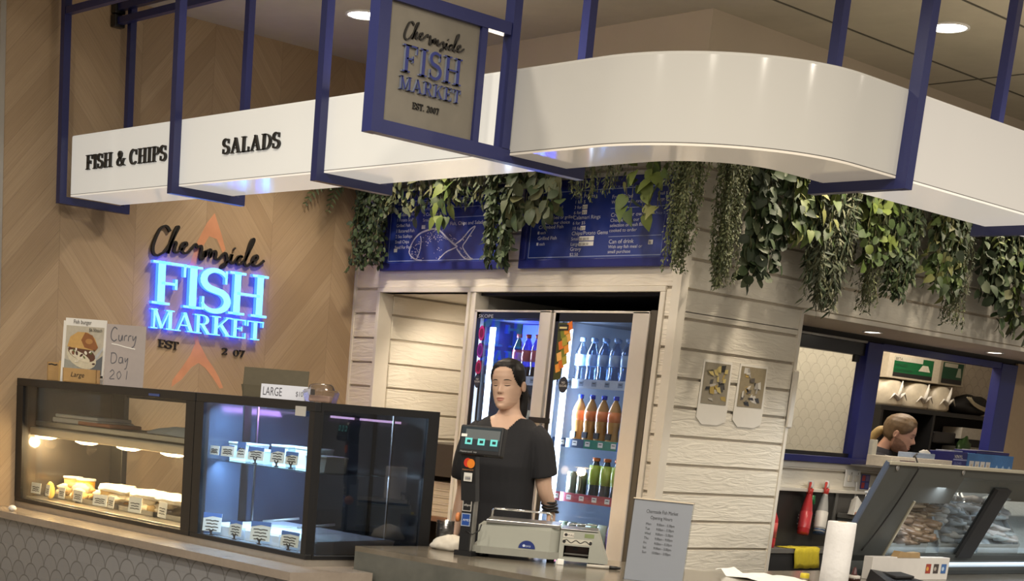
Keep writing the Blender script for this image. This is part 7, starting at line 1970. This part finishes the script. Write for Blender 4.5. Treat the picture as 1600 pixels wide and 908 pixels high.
for sx in (-1, 1): ss.loft([ell_ring((sx * .085, -.02 + y, z), a, b) for z, a, b, y in ((.0, .048, .122, -.03), (.02, .048, .122, -.03), (.05, .046, .11, -.025), (.085, .045, .07, .01), (.12, .046, .05, .03))], M_BLACK)
ss.build('shoe', wm)
br = MB()
for i in range(4):
    c_ = Vector((.225, .090, sh - .312 - .015 * i)) + Vector((.002 * i, .010 * i, 0))
    br.tube([c_ + Vector((.038 * cos(q), .036 * sin(q), .004 * sin(q * 2 + i))) for q in [2 * pi * k / 20 for k in range(21)]], .0055, M_BLACK, 8)
br.build('bracelet', wm)

# ------------------------------------------------------------------ man in the kitchen
mn = thing('person', 'man with light brown hair in a blond ponytail looking down behind the pass window', 'person', (1.51, 3.555, FL), R(118)); mn.scale = (1.03, 1.03, 1.0)
HM = .255
mb = MB()
tors = [(.90, .170, .125, .02), (1.05, .165, .120, .01), (1.20, .180, .125, -.02), (1.30, .195, .130, -.05), (1.37, .195, .115, -.065), (1.405, .165, .095, -.07), (1.43, .11, .08, -.075), (1.455, .064, .062, -.090), (1.50, .055, .057, -.125), (1.54, .054, .055, -.150), (1.575, .050, .050, -.165)]
tors = [(z + (.045 if z > 1.1 else 0), a, b, y) for z, a, b, y in tors]
mb.loft([ell_ring((0, y, z), a, b) for z, a, b, y in tors], SK2)
for sx in (-1, 1):
    arm = [(sx * .170, -.06, 1.40), (sx * .225, -.06, 1.32), (sx * .245, -.06, 1.12), (sx * .235, -.10, 1.02), (sx * .14, -.20, 1.06)]
    mb.tube(smooth_path(arm, 4), [.058 - .0018 * i for i in range(17)], SK2, 14)
    hand(mb, (sx * .135, -.205, 1.06), (-sx * .8, -.5, .05), (0, 0, -1), SK2, -sx if sx > 0 else 1, .185, .6)
    mb.tube([(sx * .09, .02, .95), (sx * .092, .015, .70), (sx * .09, .02, .50), (sx * .085, .03, .28), (sx * .085, .032, .06)], [.09, .082, .06, .052, .04], SK2, 14)
    mb.loft([ell_ring((sx * .088, y, z), .045, b) for z, b, y in ((.0, .12, -.03), (.03, .12, -.03), (.07, .07, .01), (.11, .045, .03))], SK2)
body = fuse(mb, 'body', mn, .006, SK2, 4)
hd = Head(HM, False)
TM = Matrix.Translation((0, -.175, 1.512)) @ Matrix.Rotation(R(16), 4, 'X') @ Matrix.Rotation(R(0), 4, 'Z')
hm = MB(); hd.mesh(hm, TM, SK2); join_into(body, hm)
fm_ = MB()
for sg in (-1, 1): hd.strip(fm_, TM, [(sg * (.060 + .165 * i / 8), .585 + .010 * sin(pi * i / 8)) for i in range(9)], [.012, .018, .022, .022, .020, .018, .014, .010, .006], HAIR2, .012)
fm_.build('eyebrow', mn)
fm_ = MB()
for sg in (-1, 1): hd.strip(fm_, TM, [(sg * (.078 + .125 * i / 8), .490 - .008 * sin(pi * i / 8)) for i in range(9)], [.004, .014, .020, .022, .022, .020, .016, .012, .006], mat('dark_eye', (.05, .03, .025), .4), .005)
fm_.build('eyelash', mn)
fm_ = MB(); hd.strip(fm_, TM, [(-.10 + .20 * i / 10, .212) for i in range(11)], [.01, .03, .045, .055, .06, .06, .06, .055, .045, .03, .01], mat('pink_lip', (.45, .16, .13), .4), .003); fm_.build('lips', mn)
def cov_beard(x, y, t):
    ax = abs(x)
    if y > .06: return -.1
    if .240 < t < .268 and ax < .09: return .02
    return min(.08, .165 + max(0, ax - .13) * 1.15 - t)
hm = MB(); hd.hair(hm, TM, mat('short_beard', (.23, .125, .085), .7, nz=.4, nscale=60), cov_beard, .014, seed=4, rough=.004, t0=.008)
hm.f = hm.f[:-1]; hm.mi = hm.mi[:-1]; hm.sm = hm.sm[:-1]
hm.build('beard', mn)
def cov_m(x, y, t):
    ax = abs(x)
    if y < 0:
        line = .80 - 1.0 * ax ** 2 if ax < .2 else .76 - (ax - .2) * 2.2
        return min(t - line, .2) if y < -.06 else max(min(t - line, .2), min(t - .50, .2) if ax > .30 else -.1)
    if y < .12 and ax > .22: return min(t - .54, .2)
    return min(t - .24, .2)
hm = MB(); hd.hair(hm, TM, HAIR2, cov_m, .065, seed=7, rough=.014); hr = hm.build('hair', mn)
pm_ = MB(); pm_.tube(smooth_path([TM @ (Vector(p) * HM) for p in ((0, .40, .46), (0, .52, .40), (0, .60, .24), (0, .64, .04), (0, .66, -.16), (0, .66, -.34))], 4), [.022, .026, .028, .030, .031, .032, .032, .032, .031, .030, .029, .028, .027, .025, .023, .021, .018, .015, .012, .008, .004], HAIR2B, 14); pm_.build('ponytail', hr)
POLO = mat('dark_polo', (.020, .018, .024), .85, nz=.2)
ts = MB(); ts.loft([ell_ring((0, y, z), a + .016, b + .016) for z, a, b, y in tors[:6]] + [ell_ring((0, -.076, 1.475), .115, .085), ell_ring((0, -.088, 1.505), .076, .072)], POLO)
for sx in (-1, 1):
    ts.tube(smooth_path([(sx * .165, -.06, 1.40), (sx * .225, -.06, 1.32), (sx * .245, -.06, 1.15)], 5), [.064 + .001 * i for i in range(11)], POLO, 16)
fuse(ts, 'polo_shirt', mn, .006, POLO, 4)
cl = MB(); cl.loft([[Vector((k * .078 * cos(q), -.096 + k * .076 * sin(q) + y, z + .016 * sin(q))) for q in [2 * pi * i / 28 for i in range(28)]] for k, y, z in ((.95, 0, 1.490), (.88, -.008, 1.530), (1.0, -.006, 1.526), (1.16, 0, 1.484))], POLO, True, False); co = cl.build('collar', mn)
cp = MB(); cp.tube([Vector((1.17 * .078 * cos(q), -.096 + 1.17 * .076 * sin(q), 1.485 + .016 * sin(q))) for q in [2 * pi * i / 28 for i in range(29)]], .004, M_PAPER, 6); cp.build('piping', co)
pt = MB()
pt.loft([ell_ring((0, .015, z), a, b) for z, a, b in ((.98, .178, .130), (.90, .186, .136), (.84, .186, .132))], MATS['black_trousers'])
for sx in (-1, 1): pt.tube([(sx * .09, .02, .90), (sx * .092, .015, .70), (sx * .09, .02, .50), (sx * .085, .03, .28), (sx * .085, .032, .10)], [.102, .096, .076, .068, .064], MATS['black_trousers'], 16)
pt.build('trousers', mn)
